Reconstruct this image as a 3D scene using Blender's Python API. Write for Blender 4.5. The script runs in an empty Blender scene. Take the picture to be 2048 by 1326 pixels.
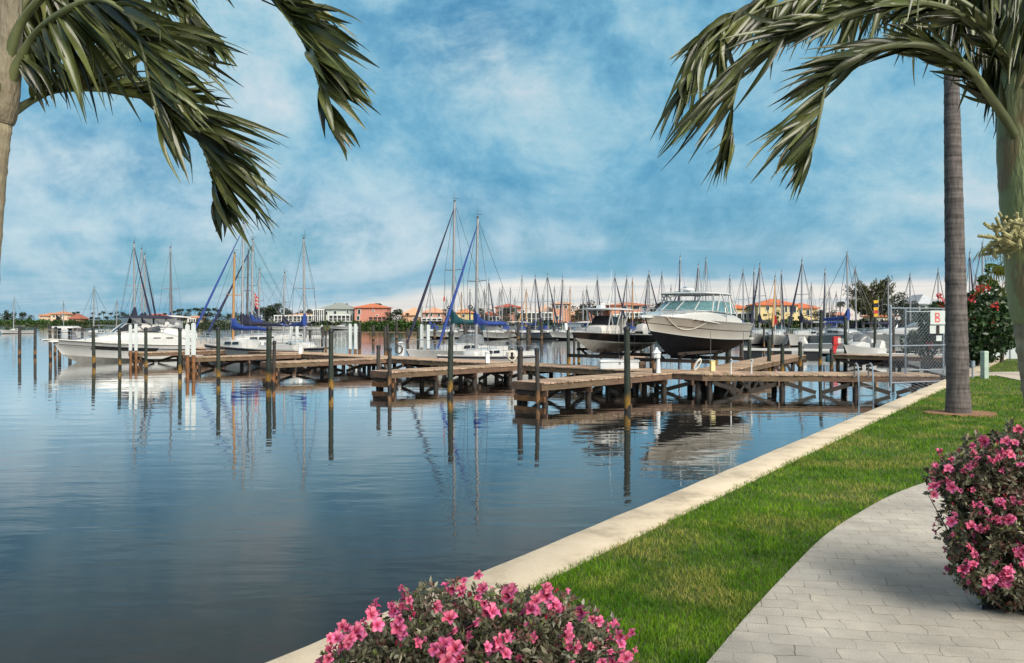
import bpy, math, random
import numpy as np
from mathutils import Vector, Matrix
R = math.radians
rnd = random.Random(7)
scn = bpy.context.scene
col = scn.collection
# camera model (photo pixels, 2048 wide): focal length, eye height above the water, row of the horizon
FP, EYE, HOR = 1700.0, 2.4, 640.0
LAND, DECK = 0.65, 0.64
def at(px, Y): return (px - 1024.0) / FP * Y
def zt(py, Y): return EYE - (py - HOR) / FP * Y
def onz(px, py, z=0.0):
    Y = FP * (EYE - z) / (py - HOR)
    return Vector((at(px, Y), Y, z))
def lin(c): 
    c /= 255.0
    return c / 12.92 if c <= 0.04045 else ((c + 0.055) / 1.055) ** 2.4
def S(r, g, b): return (lin(r), lin(g), lin(b))

# ---------------------------------------------------------------- mesh builder
ZC = (0, 1); ZFIX = 0
class MB:
    def __init__(s): s.v = []; s.f = []; s.m = []; s.c = 0
    def add(s, vs, fs):
        b = len(s.v); s.v.extend([tuple(p) for p in vs])
        for f in fs: s.f.append(tuple(i + b for i in f)); s.m.append(s.c)
    def box(s, c, d, rz=0.0, tap=1.0):
        x, y, z = c; a, b, h = d[0] / 2, d[1] / 2, d[2] / 2
        cs, sn = math.cos(rz), math.sin(rz); vs = []
        for k, zz in ((1, -h), (tap, h)):
            for sx, sy in ((-1, -1), (1, -1), (1, 1), (-1, 1)):
                px, py = sx * a * k, sy * b * k
                vs.append((x + px * cs - py * sn, y + px * sn + py * cs, z + zz))
        s.add(vs, [(3, 2, 1, 0), (4, 5, 6, 7), (0, 1, 5, 4), (1, 2, 6, 5), (2, 3, 7, 6), (3, 0, 4, 7)])
    def beam(s, p0, p1, w, h, up=(0, 0, 1)):
        p0 = Vector(p0); p1 = Vector(p1); d = (p1 - p0).normalized()
        side = d.cross(Vector(up))
        if side.length < 1e-4: side = Vector((1, 0, 0))
        side.normalize(); u = side.cross(d)
        vs = []
        for p in (p0, p1):
            for a, b in ((-1, -1), (1, -1), (1, 1), (-1, 1)): vs.append(p + side * (a * w / 2) + u * (b * h / 2))
        s.add(vs, [(3, 2, 1, 0), (4, 5, 6, 7), (0, 1, 5, 4), (1, 2, 6, 5), (2, 3, 7, 6), (3, 0, 4, 7)])
    def tube(s, pts, r, n=6, cap=True, sq=1.0):
        pts = [Vector(p) for p in pts]
        if not hasattr(r, '__len__'): r = [r] * len(pts)
        vs = []; fs = []; prev = None
        for i, p in enumerate(pts):
            d = (pts[min(i + 1, len(pts) - 1)] - pts[max(i - 1, 0)]).normalized()
            if prev is None:
                a = Vector((0, 0, 1)) if abs(d.z) < .9 else Vector((1, 0, 0))
                u = d.cross(a).normalized()
            else:
                u = (prev - d * prev.dot(d)).normalized()
            prev = u; w = d.cross(u)
            for k in range(n):
                t = 2 * math.pi * k / n
                vs.append(p + u * (math.cos(t) * r[i]) + w * (math.sin(t) * r[i] * sq))
        for i in range(len(pts) - 1):
            for k in range(n):
                a = i * n + k; b = i * n + (k + 1) % n
                fs.append((a, b, b + n, a + n))
        if cap:
            fs.append(tuple(reversed(range(n)))); fs.append(tuple(range(len(vs) - n, len(vs))))
        s.add(vs, fs)
    def bar(s, p0, p1, r0, r1=None, n=6): s.tube([p0, p1], [r0, r0 if r1 is None else r1], n)
    def rev(s, prof, c=(0, 0, 0), n=16, sx=1.0, sy=1.0):
        vs = []; fs = []
        for r_, z in prof:
            for k in range(n):
                t = 2 * math.pi * k / n
                vs.append((c[0] + r_ * math.cos(t) * sx, c[1] + r_ * math.sin(t) * sy, c[2] + z))
        for i in range(len(prof) - 1):
            for k in range(n):
                a = i * n + k; b = i * n + (k + 1) % n
                fs.append((a, b, b + n, a + n))
        fs.append(tuple(reversed(range(n)))); fs.append(tuple(range(len(vs) - n, len(vs))))
        s.add(vs, fs)
    def loft(s, secs, closed=False, caps=False):
        n = len(secs[0]); vs = [p for q in secs for p in q]; fs = []
        for i in range(len(secs) - 1):
            for k in range(n if closed else n - 1):
                a = i * n + k; b = i * n + (k + 1) % n
                fs.append((a, b, b + n, a + n))
        if caps:
            fs.append(tuple(reversed(range(n)))); fs.append(tuple(range(len(vs) - n, len(vs))))
        s.add(vs, fs)
    def prism(s, poly, z0, z1):
        n = len(poly)
        vs = [(p[0], p[1], z0) for p in poly] + [(p[0], p[1], z1) for p in poly]
        fs = [tuple(reversed(range(n))), tuple(range(n, 2 * n))]
        for k in range(n): fs.append((k, (k + 1) % n, (k + 1) % n + n, k + n))
        s.add(vs, fs)
    def wall(s, poly, d):          # polygon in 3d given thickness vector d
        d = Vector(d); n = len(poly); P = [Vector(p) for p in poly]
        fs = [tuple(reversed(range(n))), tuple(range(n, 2 * n))]
        for k in range(n): fs.append((k, (k + 1) % n, (k + 1) % n + n, k + n))
        s.add(P + [p + d for p in P], fs)
    def mound(s, prof, n=9, e=0.45, caps=True):     # prof: (x, half width, z0, z1); rounded-box cross sections
        secs = []
        for x, hw, z0, z1 in prof:
            q = []
            for k in range(n):
                t = math.pi * k / (n - 1); c, d = math.cos(t), math.sin(t)
                q.append((x, hw * math.copysign(abs(c) ** e, c), z0 + (z1 - z0) * abs(d) ** e))
            secs.append(q)
        s.loft(secs, False, caps)
    def build(s, name, mats, parent=None, smooth=False, loc=None, rz=0.0):
        if ZFIX: s.v = [(x, y, z if z <= ZC[0] else ZC[0] + (z - ZC[0]) * ZC[1]) for x, y, z in s.v]
        me = bpy.data.meshes.new(name)
        me.from_pydata(s.v, [], s.f)
        if not isinstance(mats, (list, tuple)): mats = [mats]
        for m in mats: me.materials.append(m)
        if len(mats) > 1: me.polygons.foreach_set('material_index', s.m)
        if smooth:
            me.polygons.foreach_set('use_smooth', [True] * len(me.polygons))
            if smooth != 'all':
                try: me.set_sharp_from_angle(angle=R(40))
                except Exception: pass
        me.update()
        o = bpy.data.objects.new(name, me); col.objects.link(o)
        if parent is not None: o.parent = parent
        if loc is not None: o.location = loc
        if rz: o.rotation_euler = (0, 0, rz)
        return o
def np_mesh(name, V, T, mat, parent=None, smooth=False, loc=None):     # numpy arrays: verts (n,3), faces (m,k)
    me = bpy.data.meshes.new(name); k = T.shape[1]
    me.vertices.add(len(V)); me.vertices.foreach_set('co', V.astype(np.float32).ravel())
    me.loops.add(T.size); me.loops.foreach_set('vertex_index', T.astype(np.int32).ravel())
    me.polygons.add(len(T)); me.polygons.foreach_set('loop_start', np.arange(0, T.size, k, dtype=np.int32))
    try: me.polygons.foreach_set('loop_total', np.full(len(T), k, dtype=np.int32))
    except Exception: pass
    me.materials.append(mat); me.update(calc_edges=True); me.validate()
    if smooth: me.polygons.foreach_set('use_smooth', [True] * len(me.polygons))
    o = bpy.data.objects.new(name, me); col.objects.link(o)
    if parent is not None: o.parent = parent
    if loc is not None: o.location = loc
    return o
def tag(o, label=None, cat=None, group=None, kind=None):
    if label: o['label'] = label
    if cat: o['category'] = cat
    if group: o['group'] = group
    if kind: o['kind'] = kind
    return o
def thing(name, label, cat, loc=(0, 0, 0), rz=0.0, group=None):
    o = bpy.data.objects.new(name, None); col.objects.link(o); o.empty_display_size = .2
    o.location = loc; o.rotation_euler = (0, 0, rz)
    return tag(o, label, cat, group)
def copy_tree(o, parent=None):
    c = o.copy(); col.objects.link(c)
    if parent is not None: c.parent = parent
    for ch in list(o.children): copy_tree(ch, c)
    return c

# ---------------------------------------------------------------- materials
def nt(name):
    m = bpy.data.materials.new(name); m.use_nodes = True
    t = m.node_tree; b = t.nodes['Principled BSDF']
    return m, t.nodes, t.links, b
def sock(b, *names):
    for n in names:
        if n in b.inputs: return b.inputs[n]
def M(name, c, rough=.6, metal=0.0, var=.15, scale=6.0, bump=0.0, bscale=40.0, c2=None, spec=.5, stretch=None, island=0.0, coat=0.0):
    m, N, L, b = nt(name)
    b.inputs['Roughness'].default_value = rough; b.inputs['Metallic'].default_value = metal
    b.inputs['Specular IOR Level'].default_value = spec
    if coat: b.inputs['Coat Weight'].default_value = coat; b.inputs['Coat Roughness'].default_value = .08
    tc = N.new('ShaderNodeTexCoord'); src = tc.outputs['Object']
    if stretch:
        mp = N.new('ShaderNodeMapping'); mp.inputs['Scale'].default_value = stretch
        L.new(src, mp.inputs[0]); src = mp.outputs[0]
    nz = N.new('ShaderNodeTexNoise'); nz.inputs['Scale'].default_value = scale; nz.inputs['Detail'].default_value = 6; nz.inputs['Roughness'].default_value = .65
    L.new(src, nz.inputs['Vector'])
    mr = N.new('ShaderNodeMapRange'); mr.inputs['From Min'].default_value = .3; mr.inputs['From Max'].default_value = .7
    L.new(nz.outputs[0], mr.inputs[0])
    mx = N.new('ShaderNodeMix'); mx.data_type = 'RGBA'
    lo = tuple(x * (1 - var) for x in c); hi = tuple(min(1, x * (1 + var)) for x in c) if c2 is None else c2
    if c2 is not None: lo = c
    mx.inputs[6].default_value = (*lo, 1); mx.inputs[7].default_value = (*hi, 1)
    L.new(mr.outputs[0], mx.inputs[0]); out = mx.outputs[2]
    if island:
        g = N.new('ShaderNodeNewGeometry'); hs = N.new('ShaderNodeHueSaturation')
        m2 = N.new('ShaderNodeMapRange'); m2.inputs['To Min'].default_value = 1 - island; m2.inputs['To Max'].default_value = 1 + island
        L.new(g.outputs['Random Per Island'], m2.inputs[0]); L.new(m2.outputs[0], hs.inputs['Value'])
        m3 = N.new('ShaderNodeMapRange'); m3.inputs['To Min'].default_value = .485; m3.inputs['To Max'].default_value = .515
        w = N.new('ShaderNodeMath'); w.operation = 'FRACT'; w2 = N.new('ShaderNodeMath'); w2.operation = 'MULTIPLY'; w2.inputs[1].default_value = 7.3
        L.new(g.outputs['Random Per Island'], w2.inputs[0]); L.new(w2.outputs[0], w.inputs[0]); L.new(w.outputs[0], m3.inputs[0]); L.new(m3.outputs[0], hs.inputs['Hue'])
        L.new(out, hs.inputs['Color']); out = hs.outputs[0]
    L.new(out, b.inputs['Base Color'])
    if bump:
        bn = N.new('ShaderNodeTexNoise'); bn.inputs['Scale'].default_value = bscale; bn.inputs['Detail'].default_value = 4
        L.new(src, bn.inputs['Vector'])
        bp = N.new('ShaderNodeBump'); bp.inputs['Strength'].default_value = bump; bp.inputs['Distance'].default_value = .02
        L.new(bn.outputs[0], bp.inputs['Height']); L.new(bp.outputs[0], b.inputs['Normal'])
    return m
def leafmat(name, c, c2, rough=.45, trans=.25, island=.35, scale=3.0):
    m = M(name, c, rough, var=.2, scale=scale, c2=c2, island=island)
    N = m.node_tree.nodes; L = m.node_tree.links; b = N['Principled BSDF']
    tr = N.new('ShaderNodeBsdfTranslucent'); ms = N.new('ShaderNodeMixShader'); ms.inputs[0].default_value = trans
    src = b.inputs['Base Color'].links[0].from_socket
    L.new(src, tr.inputs['Color']); o = N['Material Output']
    L.new(b.outputs[0], ms.inputs[1]); L.new(tr.outputs[0], ms.inputs[2]); L.new(ms.outputs[0], o.inputs['Surface'])
    return m
MT = {}
MT['gel'] = M('white_gelcoat', (.50, .50, .49), .25, var=.06, scale=3, coat=.3)
MT['cream'] = M('cream_gelcoat', (.47, .445, .405), .28, var=.07, scale=2, coat=.3)
MT['offwhite'] = M('off_white_paint', (.52, .51, .49), .4, var=.1, scale=4)
MT['black'] = M('black_gelcoat', (.012, .012, .018), .2, var=.3, scale=2, coat=.4)
MT['navyhull'] = M('navy_bottom_paint', (.005, .006, .009), .7, var=.4, scale=5, spec=.12)
MT['greybottom'] = M('grey_bottom_paint', (.33, .32, .30), .6, var=.2, scale=4)
MT['navy'] = M('navy_canvas', (.012, .013, .035), .8, var=.3, scale=10, bump=.3, bscale=25)
MT['blue'] = M('royal_blue_canvas', (.012, .042, .22), .75, var=.3, scale=6, bump=.4, bscale=12)
MT['teal'] = M('dark_teal_canvas', (.006, .06, .075), .8, var=.3, scale=6, bump=.4, bscale=12)
MT['red'] = M('red_paint', (.45, .02, .02), .4, var=.2)
MT['redflag'] = M('red_flag_cloth', (.55, .05, .04), .8, var=.2)
MT['glass'] = M('dark_tinted_glass', (.012, .014, .018), .06, var=.2, spec=.8)
MT['bglass'] = M('pale_blue_windscreen', (.10, .20, .22), .07, var=.3, spec=.8)
MT['vinyl'] = M('clear_vinyl_panel', (.16, .17, .18), .15, var=.4, scale=5)
MT['alu'] = M('aluminium_mast', (.33, .33, .34), .4, .4, var=.12, scale=4)
MT['steel'] = M('polished_steel', (.6, .62, .64), .2, .9, var=.1)
MT['galv'] = M('galvanised_steel', (.25, .29, .34), .45, .5, var=.2, scale=12)
MT['wire'] = M('steel_rigging_wire', (.10, .10, .11), .5, .3, var=.2)
MT['woodmast'] = M('varnished_wood_mast', (.42, .22, .08), .35, var=.25, stretch=(6, 6, .4))
MT['teak'] = M('teak_trim', (.32, .15, .06), .5, var=.3, scale=10)
MT['rope'] = M('white_rope', (.6, .57, .5), .8, var=.2, scale=30)
MT['drope'] = M('dark_rope', (.06, .055, .05), .85, var=.3, scale=30)
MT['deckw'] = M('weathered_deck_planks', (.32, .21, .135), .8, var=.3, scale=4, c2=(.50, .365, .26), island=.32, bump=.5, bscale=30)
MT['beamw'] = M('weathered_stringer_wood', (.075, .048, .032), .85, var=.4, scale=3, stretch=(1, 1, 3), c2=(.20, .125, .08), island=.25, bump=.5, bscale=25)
MT['darkw'] = M('wet_dark_pile_wood', (.014, .011, .009), .7, var=.5, scale=4, c2=(.042, .030, .021), bump=.5, bscale=20)
MT['rustw'] = M('rusty_orange_wood', (.10, .045, .02), .75, var=.4, scale=5, c2=(.30, .13, .045), bump=.5, bscale=20)
MT['whitepost'] = M('white_pvc_sleeve', (.50, .54, .54), .4, var=.08, scale=3)
MT['plast'] = M('white_plastic', (.72, .74, .75), .35, var=.06, scale=4)
MT['capm'] = M('black_pile_cap', (.015, .015, .018), .5, var=.3)
MT['yellow'] = M('yellow_cream_plastic', (.62, .56, .28), .5, var=.1)
def pilemat(name, top, top2, band, wet):
    m, N, L, b = nt(name)
    tc = N.new('ShaderNodeTexCoord'); sx = N.new('ShaderNodeSeparateXYZ'); L.new(tc.outputs['Object'], sx.inputs[0])
    nz = N.new('ShaderNodeTexNoise'); nz.inputs['Scale'].default_value = 5; nz.inputs['Detail'].default_value = 5
    oi = N.new('ShaderNodeObjectInfo'); ad = N.new('ShaderNodeVectorMath'); ad.operation = 'ADD'
    cb = N.new('ShaderNodeCombineXYZ'); mu = N.new('ShaderNodeMath'); mu.operation = 'MULTIPLY'; mu.inputs[1].default_value = 50
    L.new(oi.outputs['Random'], mu.inputs[0]); L.new(mu.outputs[0], cb.inputs[0]); L.new(tc.outputs['Object'], ad.inputs[0]); L.new(cb.outputs[0], ad.inputs[1])
    mp = N.new('ShaderNodeMapping'); mp.inputs['Scale'].default_value = (2.2, 2.2, .5); L.new(ad.outputs[0], mp.inputs[0]); L.new(mp.outputs[0], nz.inputs['Vector'])
    a = N.new('ShaderNodeMath'); a.operation = 'MULTIPLY_ADD'; a.inputs[1].default_value = .5; L.new(nz.outputs[0], a.inputs[0]); L.new(sx.outputs[2], a.inputs[2])
    r = N.new('ShaderNodeValToRGB'); L.new(a.outputs[0], r.inputs[0]); e = r.color_ramp.elements
    e[0].position = .30; e[0].color = (*wet, 1); e[1].position = .98; e[1].color = (*top2, 1)
    for p, c in ((.37, wet), (.43, band), (.60, tuple(x * .8 for x in band)), (.78, top)):
        k = e.new(p); k.color = (*c, 1)
    n2 = N.new('ShaderNodeTexNoise'); n2.inputs['Scale'].default_value = 9; n2.inputs['Detail'].default_value = 6; L.new(mp.outputs[0], n2.inputs['Vector'])
    mr = N.new('ShaderNodeMapRange'); mr.inputs['From Min'].default_value = .3; mr.inputs['From Max'].default_value = .7; mr.inputs['To Min'].default_value = .5; mr.inputs['To Max'].default_value = 1.5
    L.new(n2.outputs[0], mr.inputs[0]); hs = N.new('ShaderNodeHueSaturation'); L.new(mr.outputs[0], hs.inputs['Value']); L.new(r.outputs[0], hs.inputs['Color'])
    L.new(hs.outputs[0], b.inputs['Base Color']); b.inputs['Roughness'].default_value = .75
    bp = N.new('ShaderNodeBump'); bp.inputs['Strength'].default_value = .6; bp.inputs['Distance'].default_value = .02; L.new(n2.outputs[0], bp.inputs['Height']); L.new(bp.outputs[0], b.inputs['Normal'])
    return m
MT['pile'] = pilemat('algae_green_piling', (.013, .022, .014), (.022, .031, .022), (.26, .14, .02), (.012, .012, .012))
MT['pilebrown'] = pilemat('brown_piling', (.03, .02, .014), (.035, .028, .024), (.26, .10, .03), (.014, .012, .011))
MT['pilegrey'] = pilemat('grey_brown_piling', (.024, .021, .018), (.042, .037, .032), (.20, .10, .04), (.012, .012, .012))
# ---------------------------------------------------------------- camera, sun, sky
cam = bpy.data.cameras.new('camera'); camo = bpy.data.objects.new('camera', cam); col.objects.link(camo)
camo.location = (0, 0, EYE); camo.rotation_euler = (R(90), 0, 0)
cam.sensor_width = 36; cam.lens = 36 * FP / 2048; cam.shift_y = -(663 - HOR) / 2048; cam.clip_start = .05; cam.clip_end = 6000
scn.camera = camo
SUN_EL, SUN_AZ = R(36), R(146)     # azimuth from +Y clockwise: behind the camera, to the right
sd = bpy.data.lights.new('sun', 'SUN'); so = bpy.data.objects.new('sun', sd); col.objects.link(so)
sd.energy = 4.2; sd.angle = R(42); sd.color = (1.0, .92, .79)
dirv = Vector((math.sin(SUN_AZ) * math.cos(SUN_EL), math.cos(SUN_AZ) * math.cos(SUN_EL), math.sin(SUN_EL)))
so.rotation_euler = dirv.to_track_quat('Z', 'Y').to_euler(); so.location = (0, 0, 30)
w = bpy.data.worlds.new('World'); scn.world = w; w.use_nodes = True
N = w.node_tree.nodes; L = w.node_tree.links; N.clear()
def math_(op, a, b=None, c=None, clamp=False):
    n = N.new('ShaderNodeMath'); n.operation = op; n.use_clamp = clamp
    for i, x in enumerate((a, b, c)):
        if x is None: continue
        if hasattr(x, 'is_linked'): L.new(x, n.inputs[i])
        else: n.inputs[i].default_value = x
    return n.outputs[0]
def ramp_(src, pts, mode='EASE'):
    r = N.new('ShaderNodeValToRGB'); r.color_ramp.interpolation = mode; e = r.color_ramp.elements
    e[0].position = pts[0][0]; e[0].color = (*pts[0][1], 1); e[1].position = pts[-1][0]; e[1].color = (*pts[-1][1], 1)
    for p, c in pts[1:-1]: k = e.new(p); k.color = (*c, 1)
    L.new(src, r.inputs[0]); return r.outputs[0]
def mixc(fac, a, b, mode='MIX'):
    n = N.new('ShaderNodeMix'); n.data_type = 'RGBA'; n.blend_type = mode
    for i, x in ((0, fac), (6, a), (7, b)):
        if hasattr(x, 'is_linked'): L.new(x, n.inputs[i])
        elif i == 0: n.inputs[0].default_value = x
        else: n.inputs[i].default_value = (*x, 1)
    return n.outputs[2]
tc = N.new('ShaderNodeTexCoord'); nrm = N.new('ShaderNodeVectorMath'); nrm.operation = 'NORMALIZE'; L.new(tc.outputs['Generated'], nrm.inputs[0])
sep = N.new('ShaderNodeSeparateXYZ'); L.new(nrm.outputs[0], sep.inputs[0])
dx, dy, dz = sep.outputs
zc = math_('MAXIMUM', dz, 0.0)
den = math_('ADD', zc, .16)
cx = math_('DIVIDE', dx, den); cy = math_('DIVIDE', dy, den)
def comb(x, y, z):
    n = N.new('ShaderNodeCombineXYZ')
    for i, q in enumerate((x, y, z)):
        if hasattr(q, 'is_linked'): L.new(q, n.inputs[i])
        else: n.inputs[i].default_value = q
    return n.outputs[0]
def noise_(vec, scale, detail=6, rough=.55, dist=0.0, lac=2.0):
    n = N.new('ShaderNodeTexNoise'); n.inputs['Scale'].default_value = scale; n.inputs['Detail'].default_value = detail
    n.inputs['Roughness'].default_value = rough; n.inputs['Distortion'].default_value = dist; L.new(vec, n.inputs['Vector']); return n.outputs[0]
ux = math_('MULTIPLY', dx, 1.3); uy = math_('MULTIPLY', dy, 1.3); uz = math_('MULTIPLY', zc, 1.75)
big = noise_(comb(ux, uy, math_('ADD', uz, 3.1)), 1.9, 3, .5, .4)
mid = noise_(comb(ux, uy, math_('ADD', uz, 7.7)), 5.2, 10, .62, .35)
strk = noise_(comb(math_('MULTIPLY', cx, .8), math_('MULTIPLY', cy, 1.3), 1.3), 1.2, 7, .6, .5)
fine = noise_(comb(ux, uy, math_('MULTIPLY_ADD', uz, 1.0, 4.4)), 15.0, 7, .68, .3)
cl = math_('ADD', math_('ADD', math_('MULTIPLY', big, .50), math_('MULTIPLY', mid, .38)), math_('ADD', math_('MULTIPLY', strk, .08), math_('MULTIPLY', fine, .16)))
skyt = N.new('ShaderNodeTexSky'); skyt.sky_type = 'NISHITA'; skyt.sun_disc = False; skyt.sun_elevation = SUN_EL; skyt.sun_rotation = SUN_AZ
skyt.air_density = 1.2; skyt.dust_density = .6; skyt.ozone_density = 2.0
sky_b = N.new('ShaderNodeBackground'); sky_b.inputs[1].default_value = .06
tint = mixc(1.0, skyt.outputs[0], (.50, .95, 1.0), 'MULTIPLY'); L.new(tint, sky_b.inputs[0])
el = zc
# deck of thin mottled cloud, paler and warmer towards the horizon
ccol = ramp_(cl, [(.41, S(38, 102, 150)), (.49, S(84, 148, 186)), (.555, S(118, 174, 202)), (.62, S(158, 197, 213)), (.70, S(200, 214, 222))], 'LINEAR')
low = ramp_(el, [(0.0, (1, 1, 1)), (.17, (0, 0, 0))])
lowc = mixc(math_('MULTIPLY_ADD', math_('ADD', math_('MULTIPLY', strk, .5), math_('MULTIPLY', mid, .5)), 4.2, -1.7, True), S(116, 168, 194), S(210, 218, 224))
ccol = mixc(math_('MULTIPLY', low, .80), ccol, lowc)
# one paler bank of cloud left of centre and a deeper gap high in the middle
def blob(a0, e0, wa, we):
    p = math_('DIVIDE', math_('SUBTRACT', az0, a0), wa); q = math_('DIVIDE', math_('SUBTRACT', el, e0), we)
    r2 = math_('ADD', math_('MULTIPLY', p, p), math_('MULTIPLY', q, q))
    return math_('MULTIPLY', math_('POWER', 2.718, math_('MULTIPLY', r2, -1.0)), math_('GREATER_THAN', dy, 0.0))
az0 = math_('DIVIDE', dx, math_('MAXIMUM', dy, .05))
lump = math_('MULTIPLY_ADD', math_('ADD', math_('MULTIPLY', mid, .6), math_('MULTIPLY', fine, .4)), 4.0, -1.35, True)
pale = math_('MAXIMUM', blob(-.26, .095, .26, .055), math_('MULTIPLY', blob(-.62, .15, .20, .05), .8))
ccol = mixc(math_('MULTIPLY', math_('MULTIPLY', pale, lump), .85), ccol, S(208, 220, 227))
deep = math_('MAXIMUM', blob(-.05, .32, .10, .06), math_('MULTIPLY', blob(-.45, .17, .12, .035), .6))
ccol = mixc(math_('MULTIPLY', math_('MULTIPLY', deep, math_('SUBTRACT', 1.15, lump, None, True)), .8), ccol, S(52, 118, 166))
# unseen cloud added overhead, greyed to neutralise and dim the ambient light
high = math_('MULTIPLY', math_('SUBTRACT', el, .40), 3.2, None, True)
ccol = mixc(high, ccol, S(178, 180, 184))
# cream clear band low over the horizon to the right, its top edge wavy and tapering out to the left
az = math_('DIVIDE', dx, math_('MAXIMUM', dy, .05))
wob = noise_(comb(math_('MULTIPLY', az, 2.2), math_('MULTIPLY', el, 9), 2.0), 2.2, 5, .6)
top = math_('ADD', math_('MULTIPLY', math_('SUBTRACT', wob, .5), .028), .050)
top = math_('SUBTRACT', top, math_('MULTIPLY', math_('MAXIMUM', math_('SUBTRACT', -.02, az), 0.0), .16))
bandm = math_('MULTIPLY', math_('SUBTRACT', top, el), 110.0, None, True)
gate = math_('MULTIPLY', math_('ADD', az, .42), 3.0, None, True)
front = math_('MULTIPLY', math_('ADD', dy, .2), 3.0, None, True)
bandm = math_('MULTIPLY', math_('MULTIPLY', bandm, gate), front)
strat = noise_(comb(math_('MULTIPLY', az, 1.4), math_('MULTIPLY', el, 60), 5.0), 1.2, 6, .6, .6)
bcol = ramp_(strat, [(.30, S(190, 203, 212)), (.5, S(232, 226, 220)), (.65, S(245, 236, 226))], 'LINEAR')
glow = ramp_(el, [(0.0, (1, 1, 1)), (.03, (0, 0, 0))])
bcol = mixc(math_('MULTIPLY', glow, .6), bcol, S(246, 222, 200))
ccol = mixc(math_('MULTIPLY', bandm, .92), ccol, bcol)
# darker slate-blue streak right above the band
dk = math_('MULTIPLY', math_('SUBTRACT', 1.0, math_('ABSOLUTE', math_('MULTIPLY', math_('SUBTRACT', math_('SUBTRACT', el, top), .014), 62.0)), None, True), math_('MULTIPLY', gate, .55))
ccol = mixc(math_('MULTIPLY', dk, front), ccol, S(92, 160, 196))
cb_ = N.new('ShaderNodeBackground'); L.new(ccol, cb_.inputs[0]); cb_.inputs[1].default_value = .81
msk = ramp_(cl, [(.42, (.60, .60, .60)), (.56, (.95, .95, .95))], 'LINEAR')
msk = math_('MAXIMUM', math_('MAXIMUM', msk, math_('MULTIPLY', low, .97)), high)
ms = N.new('ShaderNodeMixShader'); L.new(msk, ms.inputs[0]); L.new(sky_b.outputs[0], ms.inputs[1]); L.new(cb_.outputs[0], ms.inputs[2])
wo = N.new('ShaderNodeOutputWorld'); L.new(ms.outputs[0], wo.inputs[0])
scn.view_settings.view_transform = 'Standard'; scn.view_settings.look = 'None'; scn.view_settings.exposure = 0.45; scn.view_settings.gamma = 1.0
scn.cycles.max_bounces = 8; scn.cycles.diffuse_bounces = 3; scn.cycles.glossy_bounces = 4; scn.cycles.transparent_max_bounces = 8
scn.cycles.caustics_reflective = False; scn.cycles.use_denoising = True

# ---------------------------------------------------------------- water
def water_mat():
    m, N, L, b = nt('bay_water')
    b.inputs['Base Color'].default_value = (.024, .023, .020, 1); b.inputs['Roughness'].default_value = .02; b.inputs['IOR'].default_value = 1.333
    tc = N.new('ShaderNodeTexCoord')
    def nzz(sc, scale, detail, rough=.5, rot=0.0, dist=0.0):
        mp = N.new('ShaderNodeMapping'); mp.inputs['Scale'].default_value = sc; mp.inputs['Rotation'].default_value = (0, 0, rot)
        L.new(tc.outputs['Object'], mp.inputs[0])
        n = N.new('ShaderNodeTexNoise'); n.inputs['Scale'].default_value = scale; n.inputs['Detail'].default_value = detail; n.inputs['Roughness'].default_value = rough; n.inputs['Distortion'].default_value = dist
        L.new(mp.outputs[0], n.inputs['Vector']); return n.outputs[0]
    a = nzz((.55, 1.5, 1), .8, 3, .5, R(-16), .3)
    c = nzz((.7, 1.8, 1), 2.6, 3, .55, R(12))
    patch = nzz((.35, 1, 1), .10, 3, .5, R(-24))
    pm = N.new('ShaderNodeMapRange'); pm.inputs['From Min'].default_value = .42; pm.inputs['From Max'].default_value = .62; pm.inputs['To Min'].default_value = .25; pm.inputs['To Max'].default_value = 1.0
    L.new(patch, pm.inputs[0])
    s1 = N.new('ShaderNodeMath'); s1.operation = 'MULTIPLY'; s1.inputs[1].default_value = .30; L.new(c, s1.inputs[0])
    s2 = N.new('ShaderNodeMath'); s2.operation = 'MULTIPLY'; L.new(s1.outputs[0], s2.inputs[0]); L.new(pm.outputs[0], s2.inputs[1])
    s3 = N.new('ShaderNodeMath'); s3.operation = 'ADD'; L.new(a, s3.inputs[0]); L.new(s2.outputs[0], s3.inputs[1])
    bp = N.new('ShaderNodeBump'); bp.inputs['Strength'].default_value = 1.0; bp.inputs['Distance'].default_value = .011
    L.new(s3.outputs[0], bp.inputs['Height']); L.new(bp.outputs[0], b.inputs['Normal'])
    b.inputs['Specular IOR Level'].default_value = 0.0; b.inputs['Roughness'].default_value = .4
    gl = N.new('ShaderNodeBsdfGlossy'); gl.inputs['Roughness'].default_value = .015; gl.inputs['Color'].default_value = (.97, .99, 1, 1); L.new(bp.outputs[0], gl.inputs['Normal'])
    lw = N.new('ShaderNodeLayerWeight'); lw.inputs['Blend'].default_value = .5; L.new(bp.outputs[0], lw.inputs['Normal'])
    pw = N.new('ShaderNodeMath'); pw.operation = 'POWER'; pw.inputs[1].default_value = 8.4; L.new(lw.outputs['Facing'], pw.inputs[0])
    ma = N.new('ShaderNodeMath'); ma.operation = 'MULTIPLY_ADD'; ma.use_clamp = True; ma.inputs[1].default_value = 2.0; ma.inputs[2].default_value = .02; L.new(pw.outputs[0], ma.inputs[0])
    mn = N.new('ShaderNodeMath'); mn.operation = 'MINIMUM'; mn.inputs[1].default_value = .96; L.new(ma.outputs[0], mn.inputs[0])
    ms = N.new('ShaderNodeMixShader'); L.new(mn.outputs[0], ms.inputs[0]); L.new(b.outputs[0], ms.inputs[1]); L.new(gl.outputs[0], ms.inputs[2]); L.new(ms.outputs[0], N['Material Output'].inputs['Surface'])
    return m
wm = MB(); wm.add([(-3000, -60, 0), (3000, -60, 0), (3000, 5000, 0), (-3000, 5000, 0)], [(0, 1, 2, 3)])
tag(wm.build('water', water_mat()), kind='structure')

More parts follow.
